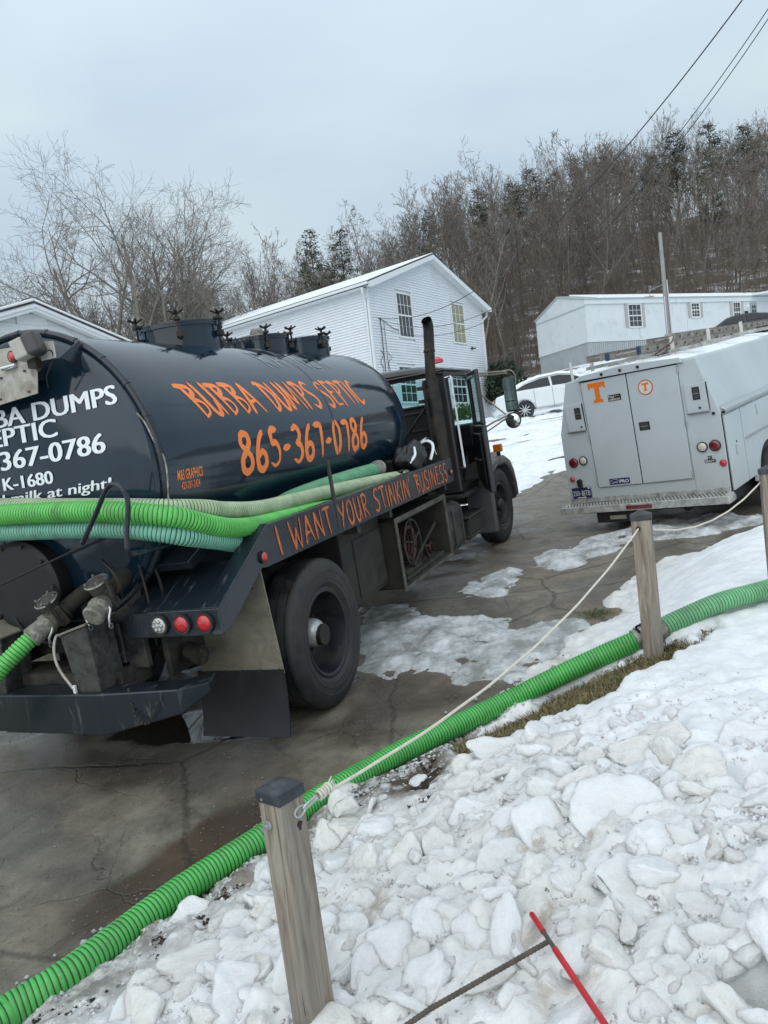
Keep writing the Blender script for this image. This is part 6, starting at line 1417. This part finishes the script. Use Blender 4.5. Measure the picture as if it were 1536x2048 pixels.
# ------------------------------------------------------------------ parked cars in the distance
def car(name,Mx,L_,body,label,white=True,cat='car'):
    c=empty(name,Mx,label=label,cat=cat)   # local x: forward, y: left, z up
    side=[(-2.35,.45),(-2.40,.72),(-2.32,.98),(-1.75,1.06),(1.1,.98),(1.9,.86),(2.28,.66),(2.32,.42),(2.2,.28),(-2.2,.28)]
    def arch(cx): return [(cx+.37*math.cos(a),.33+.37*math.sin(a)) for a in [math.pi*k/10 for k in range(11)]]
    low=[(-2.33,.30)]+[p for p in arch(-1.42)[::-1]]+[p for p in arch(1.40)[::-1]]+[(2.28,.30),(2.32,.50),(2.26,.68),(1.9,.84),(1.15,.95),(.0,1.0),(-1.2,1.04),(-1.9,1.04),(-2.36,.94),(-2.42,.70)]
    MB().prism(low,'y',-.90,.90).build('body',M[body],c,bevel=.07,seg=4)
    gh=[(-2.0,1.02),(-1.35,1.30),(-.75,1.43),(-.1,1.46),(.45,1.38),(1.20,.97)]
    b=MB(); n=len(gh); w=[.80,.66,.62,.62,.64,.80]
    vs=[(p[0],-w[i],p[1]) for i,p in enumerate(gh)]+[(p[0],w[i],p[1]) for i,p in enumerate(gh)]; 
    vs+=[(p[0],-.84,1.0) for p in gh]+[(p[0],.84,1.0) for p in gh]
    fs=[(i,i+1,n+i+1,n+i) for i in range(n-1)]+[(2*n+i,2*n+i+1,i+1,i) for i in range(n-1)]+[(n+i,n+i+1,3*n+i+1,3*n+i) for i in range(n-1)]
    b.add(vs,fs); b.build('cabin',M[body],c,smooth=True,angle=30)
    for s in (-1,1):
        for (pts) in (([(-1.72,1.06),(-1.28,1.245),(-.72,1.36),(-.42,1.375),(-.40,1.05)]),([(-.33,1.05),(-.33,1.378),(-.05,1.385),(.40,1.31),(.98,1.02)])):
            g=MB(); q=[]
            for (x,z) in pts: t=(z-1.0)/(.44); q.append((x,s*(.846-.185*max(0,t)**1.0+.006),z))
            g.add(q,[tuple(range(len(q)))]).build('side_window',M['carpane'],c,fix=False)
        for x in (-.95,.05): MB().box(x-.09,x+.09,s*.905-.012,s*.905+.012,.86,.885).build('door_handle',M[body],c,bevel=.006)
        for x in (-1.02,-.37,1.0): MB().box(x-.006,x+.006,s*.902-.002,s*.902+.002,.34,1.0).build('door_gap',M['dark'],c)
    for x in (-1.42,1.40):
        for s in (-1,1):
            wh=bpy.data.objects.new('wheel',None); col.objects.link(wh); wh.parent=c; wh.matrix_local=Matrix.Translation((x,s*.80,.33))
            MB().lathe([(.22,-.1),(.30,-.11),(.325,-.08),(.33,0),(.325,.08),(.30,.11),(.22,.1)],ax='y',n=36).build('tyre',M['rubber'],wh,smooth=True,angle=50)
            MB().lathe([(.225,s*.10),(.215,s*.09),(.20,s*.03),(0,s*.03)],ax='y',n=30).build('rim_barrel',M['dark'],wh,smooth=True,angle=30)
            for k in range(10):
                a=k*.628; MB().tube([(.03*math.cos(a),s*.095,.03*math.sin(a)),(.215*math.cos(a),s*.10,.215*math.sin(a))],[.024,.017],5).build('spoke',M['silver'],wh)
            MB().cyl((0,s*.07,0),(0,s*.11,0),.05,14).build('hub',M['silver'],wh)
    for s in (-1,1): MB().box(-2.40,-2.20,s*.62-.2,s*.62+.2,.74,.90).build('rear_lamp',M['darkred'],c,bevel=.03)
    return c
zc=float(base_z(np.array([7.0]),np.array([26.4]))[0])
cw_=car('sedan',frame((6.85,26.6,zc-.04),Matrix.Rotation(R_(-4),3,'Z')@Matrix.Rotation(R_(-3.5),3,'Y')),4.8,'carwhite','white sedan with snow on its roof parked between the truck mirror and the utility van')
X,Y=np.meshgrid(np.linspace(-2.1,1.0,46),np.linspace(-.68,.68,24)); cr_=np.interp(X,[-2.0,-1.35,-.75,-.1,.45,1.2],[1.02,1.30,1.43,1.46,1.38,.97]); Tt=(.10+fbm(X,Y,3,3,5)*.06)*sstep(.70,.52,np.abs(Y))*sstep(-2.1,-1.8,X)*sstep(1.0,.7,X)
sn=grid_obj('roof_snow',X,Y,cr_+Tt-.02,M['snowclean']); sn.parent=cw_
zb=float(base_z(np.array([18.5]),np.array([36.4]))[0])
cb_=car('dark_car',frame((18.6,36.9,5.86),Matrix.Rotation(R_(166),3,'Z')@Matrix.Rotation(R_(3),3,'Y')),4.8,'carblack','black sedan on the raised drive in front of the mobile home, above the van ladders')
# drive bench under the dark car
X,Y=np.meshgrid(np.linspace(11,30,60),np.linspace(33.4,40,30)); zz=base_z(X,Y); tg=5.55
tag(grid_obj('upper_drive',X,Y,np.maximum(zz-.2,tg-.02-np.clip(np.abs(Y-36.8)-1.8,0,5)*.8-np.clip(15.0-X,0,9)*.45),M['ground']),kind='structure')
# red porch steps or chair at the far right edge
tag(MB().prism([(0,0),(.9,0),(1.3,1.0),(1.15,1.05),(.8,.3),(.25,.3),(.3,1.2),(.1,1.2)],'y',0,.7).build('red_chair',M['reelred'],None,M=Matrix.Translation((21.6,38.2,6.2))),label='dark red lawn chair beside the black sedan at the right edge',cat='chair')
# ------------------------------------------------------------------ utility pole and overhead wires
pz=5.0
P_=empty('utility_pole',Matrix.Translation((15.08,36.5,pz))@Matrix.Rotation(R_(-.4),4,'Y'),label='thin grey utility pole with conduits in front of the mobile home',cat='pole')
MB().tube([(0,0,-.5),(0,0,6.75)],[.14,.085],14).build('shaft',M['pole'],P_,smooth=True)
MB().cyl((-.12,-.12,.5),(-.10,-.11,3.6),.035,8).build('conduit',M['silver'],P_); MB().cyl((.10,-.13,.5),(.09,-.12,4.4),.03,8).build('conduit',M['silver'],P_)
MB().box(-.26,.26,-.28,-.10,.55,1.75).build('meter_box',M['pole'],P_,bevel=.02); MB().lathe([(.10,-.40),(.11,-.28)],c=(0,0,1.4),ax='y',n=16).build('meter',M['glass'],P_)
MB().tube([(-.1,0,4.2),(-.75,.1,4.05),(-.72,.1,3.75)],.02,5).build('arm',M['pole'],P_)
MB().box(-1.0,-.55,.05,.15,3.70,3.74).build('lamp_plate',M['pole'],P_)
def pix(px,py,d):
    c=Vector((cf)).copy(); v=Vector(cf)+Vector(cr)*((px-768)/1450)-Vector(cu)*((py-1024)/1450); return Vector((0,0,1.65))+v*d
# service drops: sagging lines from a pole behind the photographer to the gable of the house
def drop(a,b,sag,r,lab,side=0):
    pts=[]
    for k in range(49):
        t=k/48; p=a.lerp(b,t); p.z-=sag*4*t*(1-t); pts.append(p)
    return tag(MB().tube(pts,r,5).build('service_wire',M['wire'],None,smooth=True),label=lab,cat='wire')
WA=Vector((.99,31.23,8.0)); WB=Vector((5.7,37.2,8.7))
for i,(A,Bp,sg,lab) in enumerate(((Vector((.63,30.96,7.98)),Vector((6.81,12.44,8.71)),1.6,'single overhead wire left of the wire pair, running down to the house gable'),(Vector((.63,30.96,7.94)),Vector((9.02,15.54,10.23)),2.5,'upper wire of the close pair sagging from top right to the house gable'),(Vector((.70,31.02,7.55)),Vector((9.08,15.56,10.12)),2.5,'lower wire of the close pair sagging from top right to the house gable'))):
    pts=[]
    for k in range(81):
        t=1.75*k/80; p=A.lerp(Bp,t); p.z-=sg*4*t*(1-t); pts.append(p)
    tag(MB().tube(pts,.010 if i else .012,5).build('overhead_wire',M['wire'],None,smooth=True),label=lab,cat='wire')
# ------------------------------------------------------------------ timber posts and rope
def post(x,y,z0,z1,rz,lean,lab,hole=None,s=.089):
    Mx=Matrix.Translation((x,y,z0))@Matrix.Rotation(lean[0],4,'Y')@Matrix.Rotation(lean[1],4,'X')@Matrix.Rotation(R_(rz),4,'Z')
    r=empty('rope_post',Mx,label=lab,cat='post'); h=z1-z0
    MB().box(-s/2,s/2,-s/2,s/2,-.35,h-.012).build('timber',M['wood'],r,bevel=.006)
    c=s/2+.004
    b=MB(); b.box(-c,c,-c,c,h-.042,h-.010); vs=[(-c,-c,h-.010),(c,-c,h-.010),(c,c,h-.010),(-c,c,h-.010),(-c*.25,-c*.25,h+.012),(c*.25,-c*.25,h+.012),(c*.25,c*.25,h+.012),(-c*.25,c*.25,h+.012)]
    b.add(vs,[(0,1,5,4),(1,2,6,5),(2,3,7,6),(3,0,4,7),(4,5,6,7)]); b.build('cap',M['cap'],r,bevel=.004)
    return r,h,s
p1,h1,s1=post(-.343,1.941,.08,.826,-40,(-.032,0),'nearest weathered timber post with a black cap, standing in the ice chunks')
MB().cyl((-.012,-s1/2-.001,h1-.10),(-.012,-s1/2-.004,h1-.10),.014,20).cyl((-.012,-s1/2,h1-.10),(-.012,-s1/2-.012,h1-.10),.0095,6).cyl((-.012,-s1/2,h1-.10),(-.012,-s1/2-.026,h1-.103),.0045,8).build('bolt',M['zinc'],p1)
MB().cyl((-.022,-s1/2-.0055,h1-.030),(-.022,-s1/2-.003,h1-.030),.004,10).build('cap_screw',M['zinc'],p1)
kn=MB(); kn.add([(.012+.010*math.cos(a)*(1+.4*math.sin(3*a)),-s1/2-.0015,h1-.125+.012*math.sin(a)) for a in [k*.5236 for k in range(12)]],[tuple(range(12))])
b_=Matrix.Rotation(R_(90),4,'Z'); kn2=MB(); kn2.add([b_@Vector((.014+.008*math.cos(a)*(1+.5*math.sin(3*a)),-s1/2-.0012,h1-.118+.014*math.sin(a))) for a in [k*.5236 for k in range(12)]],[tuple(range(12))]); kn2.build('knot_hole',M['mulch'],p1,fix=False)
p2,h2,s2=post(1.452,4.087,.36,1.246,-22,(-.010,0),'weathered timber post where the green hose coupling lies, rope through its top',s=.108)
MB().lathe([(0,-s2/2-.002),(.013,-s2/2-.002)],c=(-.018,0,h2-.085),ax='y',n=14).build('rope_hole',M['mulch'],p2)
p3,h3,s3=post(2.475,4.61,.50,1.395,-20,(-.012,0),'timber post cut off by the right edge of the picture beside the van wheel',s=.105)
# eye, snap hook and rope
P1=Matrix(p1.matrix_world); e0=P1@Vector((s1/2,.0,h1-.085)); 
rp1=p2.matrix_world@Vector((-.018,-s2/2-.004,h2-.085))
eye=MB(); ex=(rp1-e0).normalized(); up=Vector((0,0,1)); sd_=ex.cross(up).normalized(); up=sd_.cross(ex)
def ringp(c,a,b,r1,r2,n=20): return [c+a*(r1*math.cos(2*math.pi*k/n))+b*(r2*math.sin(2*math.pi*k/n)) for k in range(n)]
MB().tube(ringp(e0+ex*.022,ex,up,.020,.014),.0035,8,closed=True).build('eye_bolt',M['zinc'],p1,smooth=True,M=p1.matrix_world.inverted())
hk_=MB(); hk_.tube(ringp(e0+ex*.065,ex,(up+sd_*.5).normalized(),.030,.011),.0038,8,closed=True)
hook=tag(hk_.build('snap_hook',M['zinc'],None,smooth=True),label='galvanised snap hook joining the rope to the nearest post',cat='hook')
def rope(name,a,b,sag,lab,r=.0050):
    d=b-a; n=90; pts=[]
    for k in range(n+1):
        t=k/n; p=a.lerp(b,t); p.z-=sag*4*t*(1-t)+math.sin(t*40)*.0012; pts.append(p)
    V=[];F=[];prev=None;m=8
    o=MB(); o.tube(pts,r,8); return tag(o.build(name,M['rope'],None,smooth=True),label=lab,cat='rope')
ra=rope('rope',e0+ex*.095,rp1,.125,'white rope stretched from the nearest post to the second post above the hose')
bk=MB(); 
for k in range(5): bk.tube(ringp(e0+ex*(.10+.010*k),sd_,up,.011+.002*math.sin(k*2),.012),.0045,6,closed=True)
for k in range(6):
    a=k*1.05; bk.tube([e0+ex*.13,e0+ex*(.145+.012*(k%3))+sd_*.018*math.cos(a)+up*.020*math.sin(a)],[.004,.0015],5)
bk.build('knot',M['rope'],ra,smooth=True)
rb_=p2.matrix_world@Vector((s2/2+.002,.0,h2-.10)); rc_=p3.matrix_world@Vector((-s3/2,0,h3-.09))
rope('rope',rb_,rc_,.10,'white rope hanging from the second post to the post at the right edge')
rope('rope',rc_+Vector((.11,.05,0)),Vector((3.9,5.6,1.35)),.06,'white rope running off the picture from the right hand post')
# ------------------------------------------------------------------ ground hose
HP=[(-2.3,1.5,-.12),(-1.554,2.304,-.082),(-1.471,2.406,-.074),(-1.323,2.535,-.055),(-1.184,2.737,-.042),(-1.008,2.97,-.020),(-.732,3.256,.010),(-.52,3.501,.035),(-.326,3.683,.056),(-.055,3.91,.084),(.246,4.10,.118),(.583,4.26,.175),(.891,4.30,.275),(1.202,4.30,.385),(1.43,4.27,.468)]
hose('suction_hose',smooth_path(HP,12),.062,M['h_ground'],pitch=.0195,label='long green ribbed hose lying on the ground from the lower left to the second post',n=20,amp=.06)
HP2=[(1.58,4.27,.525),(1.70,4.28,.565),(1.947,4.299,.634),(2.281,4.378,.665),(2.69,4.522,.70),(3.6,4.9,.80)]
h2_=hose('suction_hose',smooth_path(HP2,12),.060,mk_hose('pale_green_hose',(.16,.42,.20),(.012,.10,.04)),pitch=.0195,label='paler green ribbed hose lying on the snow from the second post to the right edge',n=20,amp=.06)
cp=MB().tube([(1.41,4.27,.460),(1.44,4.27,.470),(1.44,4.27,.470),(1.48,4.27,.486),(1.48,4.27,.486),(1.54,4.27,.508),(1.54,4.27,.508),(1.59,4.27,.528)],[.072,.072,.079,.079,.084,.084,.074,.070],22)
cpo=tag(cp.build('hose_coupling',M['alu'],None,smooth=True,angle=30),label='metal cam coupling joining the two green hoses behind the second post',cat='coupling')
MB().tube(smooth_path([(1.42,4.21,.53),(1.39,4.17,.575),(1.45,4.16,.59),(1.53,4.19,.585)],5),.007,6).build('cam_arm',M['dark'],cpo,smooth=True)
# ------------------------------------------------------------------ broken ice
def surf(x,y):
    x=np.atleast_1d(np.float64(x)); y=np.atleast_1d(np.float64(y)); return float(np.maximum(ground_z(x,y),snow_z(x,y))[0])
def chunk_mesh(seed,thick,sub=3,n=7,jag=.22,mat=0,soft=1):
    r=random.Random(seed); b=bmesh.new(); pts=[]
    for k in range(n):
        a=2*math.pi*(k+r.uniform(-.33,.33))/n; q=.5*(1+r.uniform(-jag,jag*.7)); tz=r.uniform(-.12,.12)
        pts.append((q*math.cos(a),q*math.sin(a),thick*(.5+tz))); k2=r.uniform(.78,1.12); pts.append((q*k2*math.cos(a+r.uniform(-.2,.2)),q*k2*math.sin(a),-thick*(.5+r.uniform(-.2,.1))))
    pts.append((r.uniform(-.2,.2),r.uniform(-.2,.2),thick*(.55+r.uniform(0,.2))))
    for p in pts: b.verts.new(p)
    bmesh.ops.convex_hull(b,input=b.verts); bmesh.ops.delete(b,geom=[v for v in b.verts if not v.link_faces],context='VERTS')
    bmesh.ops.dissolve_limit(b,angle_limit=R_(9),verts=b.verts,edges=b.edges)
    bmesh.ops.bevel(b,geom=list(b.edges),offset=.035,segments=2,profile=.6,affect='EDGES',clamp_overlap=True)
    bmesh.ops.triangulate(b,faces=b.faces)
    for _ in range(sub):
        es=[e for e in b.edges if e.calc_length()>.085]
        if es and len(b.faces)<2600: bmesh.ops.subdivide_edges(b,edges=es,cuts=1); bmesh.ops.triangulate(b,faces=b.faces)
    for _ in range(soft): bmesh.ops.smooth_vert(b,verts=b.verts,factor=.5,use_axis_x=True,use_axis_y=True,use_axis_z=True)
    b.normal_update(); co=np.array([tuple(v.co) for v in b.verts]); no_=np.array([tuple(v.normal) for v in b.verts]); k=seed*3.7
    nn=fbm(co[:,0]+k+co[:,2]*2,co[:,1]+co[:,2],2.6,4,seed)*.13+fbm(co[:,0]+k,co[:,1]+co[:,2]*3,7,4,seed+5)*.075; co=co+no_*nn[:,None]
    for v,c in zip(b.verts,co): v.co=c
    me=bpy.data.meshes.new('ice_chunk'); b.to_mesh(me); b.free(); me.materials.append(M['ice'][mat]); me.polygons.foreach_set('use_smooth',[True]*len(me.polygons)); me.update(); return me
SLAB=[chunk_mesh(i,.20+.05*(i%3),5,7+i%3,.25,i%3,2) for i in range(9)]+[chunk_mesh(33,.17,5,11,.08,0,4)]
LUMP=[chunk_mesh(40+i,.42+.10*(i%3),5,6+i%3,.30,i%3,2) for i in range(8)]
SMALL=[chunk_mesh(70+i,.5,4,6,.3,i%3,2) for i in range(8)]
CH=[(0.707, 2.45, 0.331, 0.244), (0.954, 2.904, 0.308, 0.164), (0.447, 2.518, 0.206, 0.211), (0.421, 3.423, 0.285, 0.14), (0.216, 3.096, 0.21, 0.131), (0.222, 2.828, 0.184, 0.092), (0.271, 2.406, 0.163, 0.137), (0.069, 2.587, 0.129, 0.151), (0.453, 2.206, 0.145, 0.11), (0.625, 2.077, 0.205, 0.166), (0.235, 2.078, 0.119, 0.208), (0.132, 2.101, 0.117, 0.138), (0.617, 3.238, 0.128, 0.082), (0.752, 2.962, 0.138, 0.088), (0.705, 2.755, 0.179, 0.082), (-0.013, 2.441, 0.153, 0.073), (-0.098, 2.297, 0.138, 0.053), (0.017, 2.198, 0.129, 0.104), (0.414, 2.006, 0.112, 0.043), (0.499, 1.948, 0.075, 0.092), (0.55, 1.936, 0.047, 0.081), (0.767, 1.927, 0.155, 0.072), (1.064, 2.632, 0.239, 0.172), (1.044, 2.345, 0.163, 0.077), (0.42, 2.857, 0.121, 0.065), (0.353, 3.142, 0.093, 0.071), (-0.044, 2.701, 0.088, 0.05), (-0.023, 2.346, 0.121, 0.06), (0.152, 1.914, 0.143, 0.074), (-0.098, 2.143, 0.178, 0.12), (0.074, 2.002, 0.083, 0.032), (0.42, 1.926, 0.072, 0.041), (-0.589, 2.129, 0.202, 0.147), (-0.416, 2.066, 0.131, 0.178), (-0.752, 2.401, 0.413, 0.093), (-0.195, 2.047, 0.088, 0.112), (-0.4, 3.06, 0.13, 0.191), (-0.228, 2.391, 0.13, 0.102), (0.577, 1.749, 0.139, 0.076), (0.75, 1.787, 0.167, 0.09), (0.807, 2.234, 0.143, 0.08), (1.35, 2.815, 0.239, 0.119), (-0.446, 2.768, 0.138, 0.099), (-0.351, 3.562, 0.151, 0.101), (-0.206, 3.025, 0.15, 0.094), (0.578, 2.579, 0.091, 0.062), (0.087, 2.299, 0.099, 0.066), (-0.506, 2.369, 0.153, 0.075), (-0.717, 2.608, 0.13, 0.067), (-0.791, 2.253, 0.129, 0.071)]
LAB={0:'largest rounded ice slab in the heap, smooth and greenish white',1:'broad greyish ice slab above the largest rounded slab',2:'big squarish ice slab left of the largest rounded slab',3:'long grey ice slab at the top of the heap near the green hose',4:'blocky white ice chunk beside the dark mulch patch',5:'flat white ice chunk directly below the blocky chunk beside the mulch',6:'smooth rounded ice chunk below the squarish slab, left of centre',7:'upright wedge of ice between the mulch patch and the rounded chunk',8:'pale ice chunk below the squarish slab, right above the red handle',9:'large faceted ice block below the largest rounded slab',10:'long tilted ice shard touching the top of the red handle',11:'broad ice plate left of the long tilted shard',12:'small square ice chunk above the squarish slab',15:'elongated ice chunk lying crosswise left of the rounded chunk',16:'thin ice sliver tilted down to the right near the lower middle',17:'tilted ice plate below the thin sliver',21:'low wedge of ice to the right of the large faceted block',22:'wide translucent ice slab right of the largest rounded slab',23:'flat ice plate at right below the wide translucent slab',28:'ice chunk lying against the rebar left of the red handle',29:'rough ice block right of the nearest post base',32:'dirty white ice slab left of the nearest post base',33:'smooth ice slab leaning against the foot of the nearest post',34:'long low ice slab running from the nearest post towards the hose',36:'tall smooth ice lump right behind the nearest post',41:'grey ice slab half sunk in clean snow at right'}
rc=random.Random(12); used=[]
for i,(x,y,w_,h_) in enumerate(CH):
    d=math.hypot(x,y); big_=w_>.16; me=(SLAB[i%9] if (big_ or i%2) else LUMP[i%8])
    if i==0: me=SLAB[9]
    tl=R_(rc.uniform(14,34)); L_=max(w_,.03); Dp=h_/.72
    z=surf(x,y)+.002
    S=Matrix.Diagonal((L_*1.12,Dp*1.12,max(.8*min(L_,Dp),.05)*(1.15 if not big_ else .9),1))
    vz=math.atan2(x,y)
    Rm=Matrix.Rotation(-vz+rc.uniform(-.15,.15),4,'Z')@Matrix.Rotation(tl,4,'X')@Matrix.Rotation(rc.uniform(-.2,.2),4,'Y')
    o=link('ice_chunk',me,M=Matrix.Translation((x,y,z))@Rm@S); used.append((x,y,max(w_,h_)*.5))
    tag(o,label=LAB.get(i,'medium chunk of broken ice among others in the near heap'),cat='ice chunk',group='ice chunks heaped in the near corner')
n_=0; t_=0
while n_<285 and t_<16000:
    t_+=1; x=rc.uniform(-1.1,1.6); y=rc.uniform(1.5,3.9); dd=float(bdist(np.array([x]),np.array([y]))[0])
    if dd<.12 or float(bare_mask(np.array([x]),np.array([y]))[0])>0: continue
    e=math.hypot((x-.15)/1.15,(y-2.35)/1.25)
    if rc.random()<(e-.75)*2.2: continue
    if abs(x+.343)<.07 and abs(y-1.941)<.07: continue
    s=rc.choice((.05,.07,.09,.12,.15,.17))*rc.uniform(.8,1.2)
    if any(math.hypot(x-a,y-b)<r_*.62 for a,b,r_ in used): continue
    used.append((x,y,s*.42)); z=surf(x,y)
    o=link('ice_lump',(SMALL if s<.05 else LUMP if rc.random()<.6 else SLAB)[rc.randrange(8)],M=Matrix.Translation((x,y,z-s*.08))@Matrix.Rotation(rc.uniform(0,6.28),4,'Z')@Matrix.Rotation(rc.gauss(.2,.42),4,'X')@Matrix.Rotation(rc.gauss(0,.42),4,'Y')@Matrix.Diagonal((s*1.3,s,s*rc.uniform(.7,1.0),1)))
    tag(o,label='small lump of broken ice among many alike in the near heap',cat='ice lump',group='small ice lumps'); n_+=1
def crumbs(name,n,reg,s0,s1,mat,lab,cat,seed,surf_fn,flat_=.7):
    rs=np.random.RandomState(seed); x,y=reg(rs,n); z=surf_fn(x,y); base=np.array([(1,0,0),(-1,0,0),(0,1,0),(0,-1,0),(0,0,1),(0,0,-1)],float); tri=np.array([(0,2,4),(2,1,4),(1,3,4),(3,0,4),(2,0,5),(1,2,5),(3,1,5),(0,3,5)])
    m_=len(x); s=rs.uniform(s0,s1,m_)*rs.uniform(.5,1,m_); Vv=base[None]*(1+rs.uniform(-.45,.45,(m_,6,1)))*s[:,None,None]; Vv[...,2]*=flat_; a=rs.uniform(0,6.28,m_); ca,sa=np.cos(a)[:,None],np.sin(a)[:,None]
    X=Vv[...,0]*ca-Vv[...,1]*sa; Y=Vv[...,0]*sa+Vv[...,1]*ca; Vv=np.stack([X+x[:,None],Y+y[:,None],Vv[...,2]+z[:,None]],-1).reshape(-1,3)
    F=(tri[None]+6*np.arange(m_)[:,None,None]).reshape(-1,3); return tag(link(name,fast_mesh(name,Vv,F,mat,smooth=False)),label=lab,cat=cat,kind='stuff')
def sfn(x,y): return np.maximum(ground_z(x,y),snow_z(x,y))+.002
def rg1(rs,n):
    x=rs.uniform(-1.3,2.0,n*3); y=rs.uniform(1.2,3.9,n*3); d=bdist(x,y); k=(d>.02)&(bare_mask(x,y)<.2)&(rs.rand(n*3)>np.hypot((x-.1)/1.5,(y-2.1)/1.4)-.4); return x[k][:n],y[k][:n]
crumbs('ice_crumbs',7000,rg1,.004,.018,M['ice'][2],'fine crumbs of ice scattered over the heap and the snow','ice crumbs',3,sfn)
def rg2(rs,n):
    t=rs.uniform(0,1,n); i=np.clip((t*9+3).astype(int),0,len(BND)-2); f=rs.rand(n); x=BND[i,0]*(1-f)+BND[i+1,0]*f+rs.normal(0,.10,n); y=BND[i,1]*(1-f)+BND[i+1,1]*f+rs.normal(0,.10,n); return x,y
crumbs('slush_crumbs',3200,rg2,.004,.020,M['slush'],'crumbs of slush along the edge of the driveway','slush crumbs',5,lambda x,y: np.maximum(np.where(bdist(x,y)>0,sfn(x,y),base_z(x,y)+.012),base_z(x,y)+.01))
def rg3(rs,n):
    x=rs.uniform(-3,2.5,n*2); y=rs.uniform(2.2,8,n*2); k=(bdist(x,y)<-.02)&(pdist(x,y,POLY['pud1'])<-.1); return x[k][:n],y[k][:n]
crumbs('gravel_grit',5200,rg3,.0025,.008,plain('grit',(.20,.18,.15),.8,0,.5,40,.2),'pale grit scattered over the wet driveway','grit',6,lambda x,y: base_z(x,y)+.010+fbm(x,y,.9,4,21)*.035,.6)
def rg4(rs,n):
    a=rs.uniform(0,6.28,n); r_=np.abs(rs.normal(0,.5,n)); x=.08+.17*r_*np.cos(a); y=3.42+.34*r_*np.sin(a); return x,y
crumbs('mulch_patch',1500,rg4,.006,.022,M['mulch'],'dark patch of mulch and dirt on the ice beside the green hose','mulch',7,sfn,.5)
def rg5(rs,n):
    t=rs.rand(n); x=-1.45+t*1.15+rs.normal(0,.05,n)+.06; y=2.30+t*1.05+rs.normal(0,.04,n)-.03; return x,y
crumbs('dirt_edge',1500,rg5,.004,.016,M['mulch'],'line of dark dirt between the green hose and the snow','dirt',8,lambda x,y: sfn(x,y)-.004,.5)
# ------------------------------------------------------------------ turf
def blades(name,n,seed,mats,reg,lab,l0=.03,l1=.08,cat='grass'):
    rs=np.random.RandomState(seed); x,y=reg(rs,n); z=np.where(bdist(x,y)>0,ground_z(x,y),base_z(x,y)); m_=len(x); a=rs.uniform(0,6.28,m_); L_=rs.uniform(l0,l1,m_); tz=rs.uniform(.15,.9,m_); wd=rs.uniform(.0012,.0028,m_)
    dx,dy=np.cos(a)*L_*(1-tz*.5),np.sin(a)*L_*(1-tz*.5); ox,oy=-np.sin(a)*wd,np.cos(a)*wd
    P=np.stack([np.stack([x-ox,y-oy,z],-1),np.stack([x+ox,y+oy,z],-1),np.stack([x+dx*.55+ox,y+dy*.55+oy,z+L_*tz*.65],-1),np.stack([x+dx*.55-ox,y+dy*.55-oy,z+L_*tz*.65],-1),np.stack([x+dx,y+dy,z+L_*tz*.75],-1)],1).reshape(-1,3)
    F=(np.array([(0,1,2),(0,2,3),(3,2,4)])[None]+5*np.arange(m_)[:,None,None]).reshape(-1,3)
    mi=np.repeat((rs.rand(m_)<(.22)).astype(int),3); return tag(link(name,fast_mesh(name,P,F,mats,mi=mi)),label=lab,cat=cat,kind='stuff')
def rgb(rs,n):
    x=rs.uniform(0,2.0,n*6); y=rs.uniform(3.3,4.9,n*6); k=(bare_mask(x,y)>.0); return x[k][:n],y[k][:n]
blades('dry_turf',15000,4,[M['grassdry'],M['grassgreen']],rgb,'strip of dry matted turf beside the green hose')
def spots_reg(L):
    def f(rs,n):
        X=[];Y=[]
        for (cx_,cy_,r_) in L: X.append(cx_+rs.normal(0,r_*.5,n//len(L))); Y.append(cy_+rs.normal(0,r_*.5,n//len(L)))
        return np.concatenate(X),np.concatenate(Y)
    return f
blades('grass_tufts',3600,6,[M['grassgreen'],M['grassdry']],spots_reg([(1.12,3.30,.05),(1.25,2.53,.08),(.77,1.70,.07),(1.68,6.02,.14),(1.14,4.45,.05)]),'green tufts of grass showing through holes in the snow',.02,.05)
# ------------------------------------------------------------------ red handled rebar tool
fw_=Vector((.285,1.70,.47))
tl_=empty('rebar_tool',label='T shaped steel rebar with red grips lying on the ice at the bottom',cat='tool')
a1=Vector((.302,2.035,.315)); a2=Vector((.375,1.64,.315)); 
def rib(p,q,r,name,par):
    P=resample([p,q],.004); b=MB(); b.tube(P,[r*(1.12 if (i%3)==0 else .94) for i in range(len(P))],8); return b.build(name,M['rebar'],par,smooth=True)
rib(a1,a2,.0062,'cross_bar',tl_); j=a1.lerp(a2,.30); 
MB().tube([a1+(a1-a2).normalized()*.004,a1,a1.lerp(a2,.21)],[.006,.0085,.0085],12).build('grip',M['redgrip'],tl_,smooth=True); MB().tube([a1.lerp(a2,.40),a2+(a2-a1)*.1],.0085,12).build('grip',M['redgrip'],tl_,smooth=True)
rib(j-Vector((0,0,.004)),Vector((-.02,1.80,.245)),.0068,'shaft',tl_); rib(Vector((-.02,1.80,.245)),Vector((-.38,1.58,.21)),.0068,'shaft',tl_)
tag(MB().prism([(0,0),(.045,.006),(.044,.016),(.002,.012)],'z',.0,.004).build('leaf',M['amber'],None,M=Matrix.Translation((-1.70,2.52,-.125))),label='small orange leaf on the driveway at the lower left edge',cat='leaf')
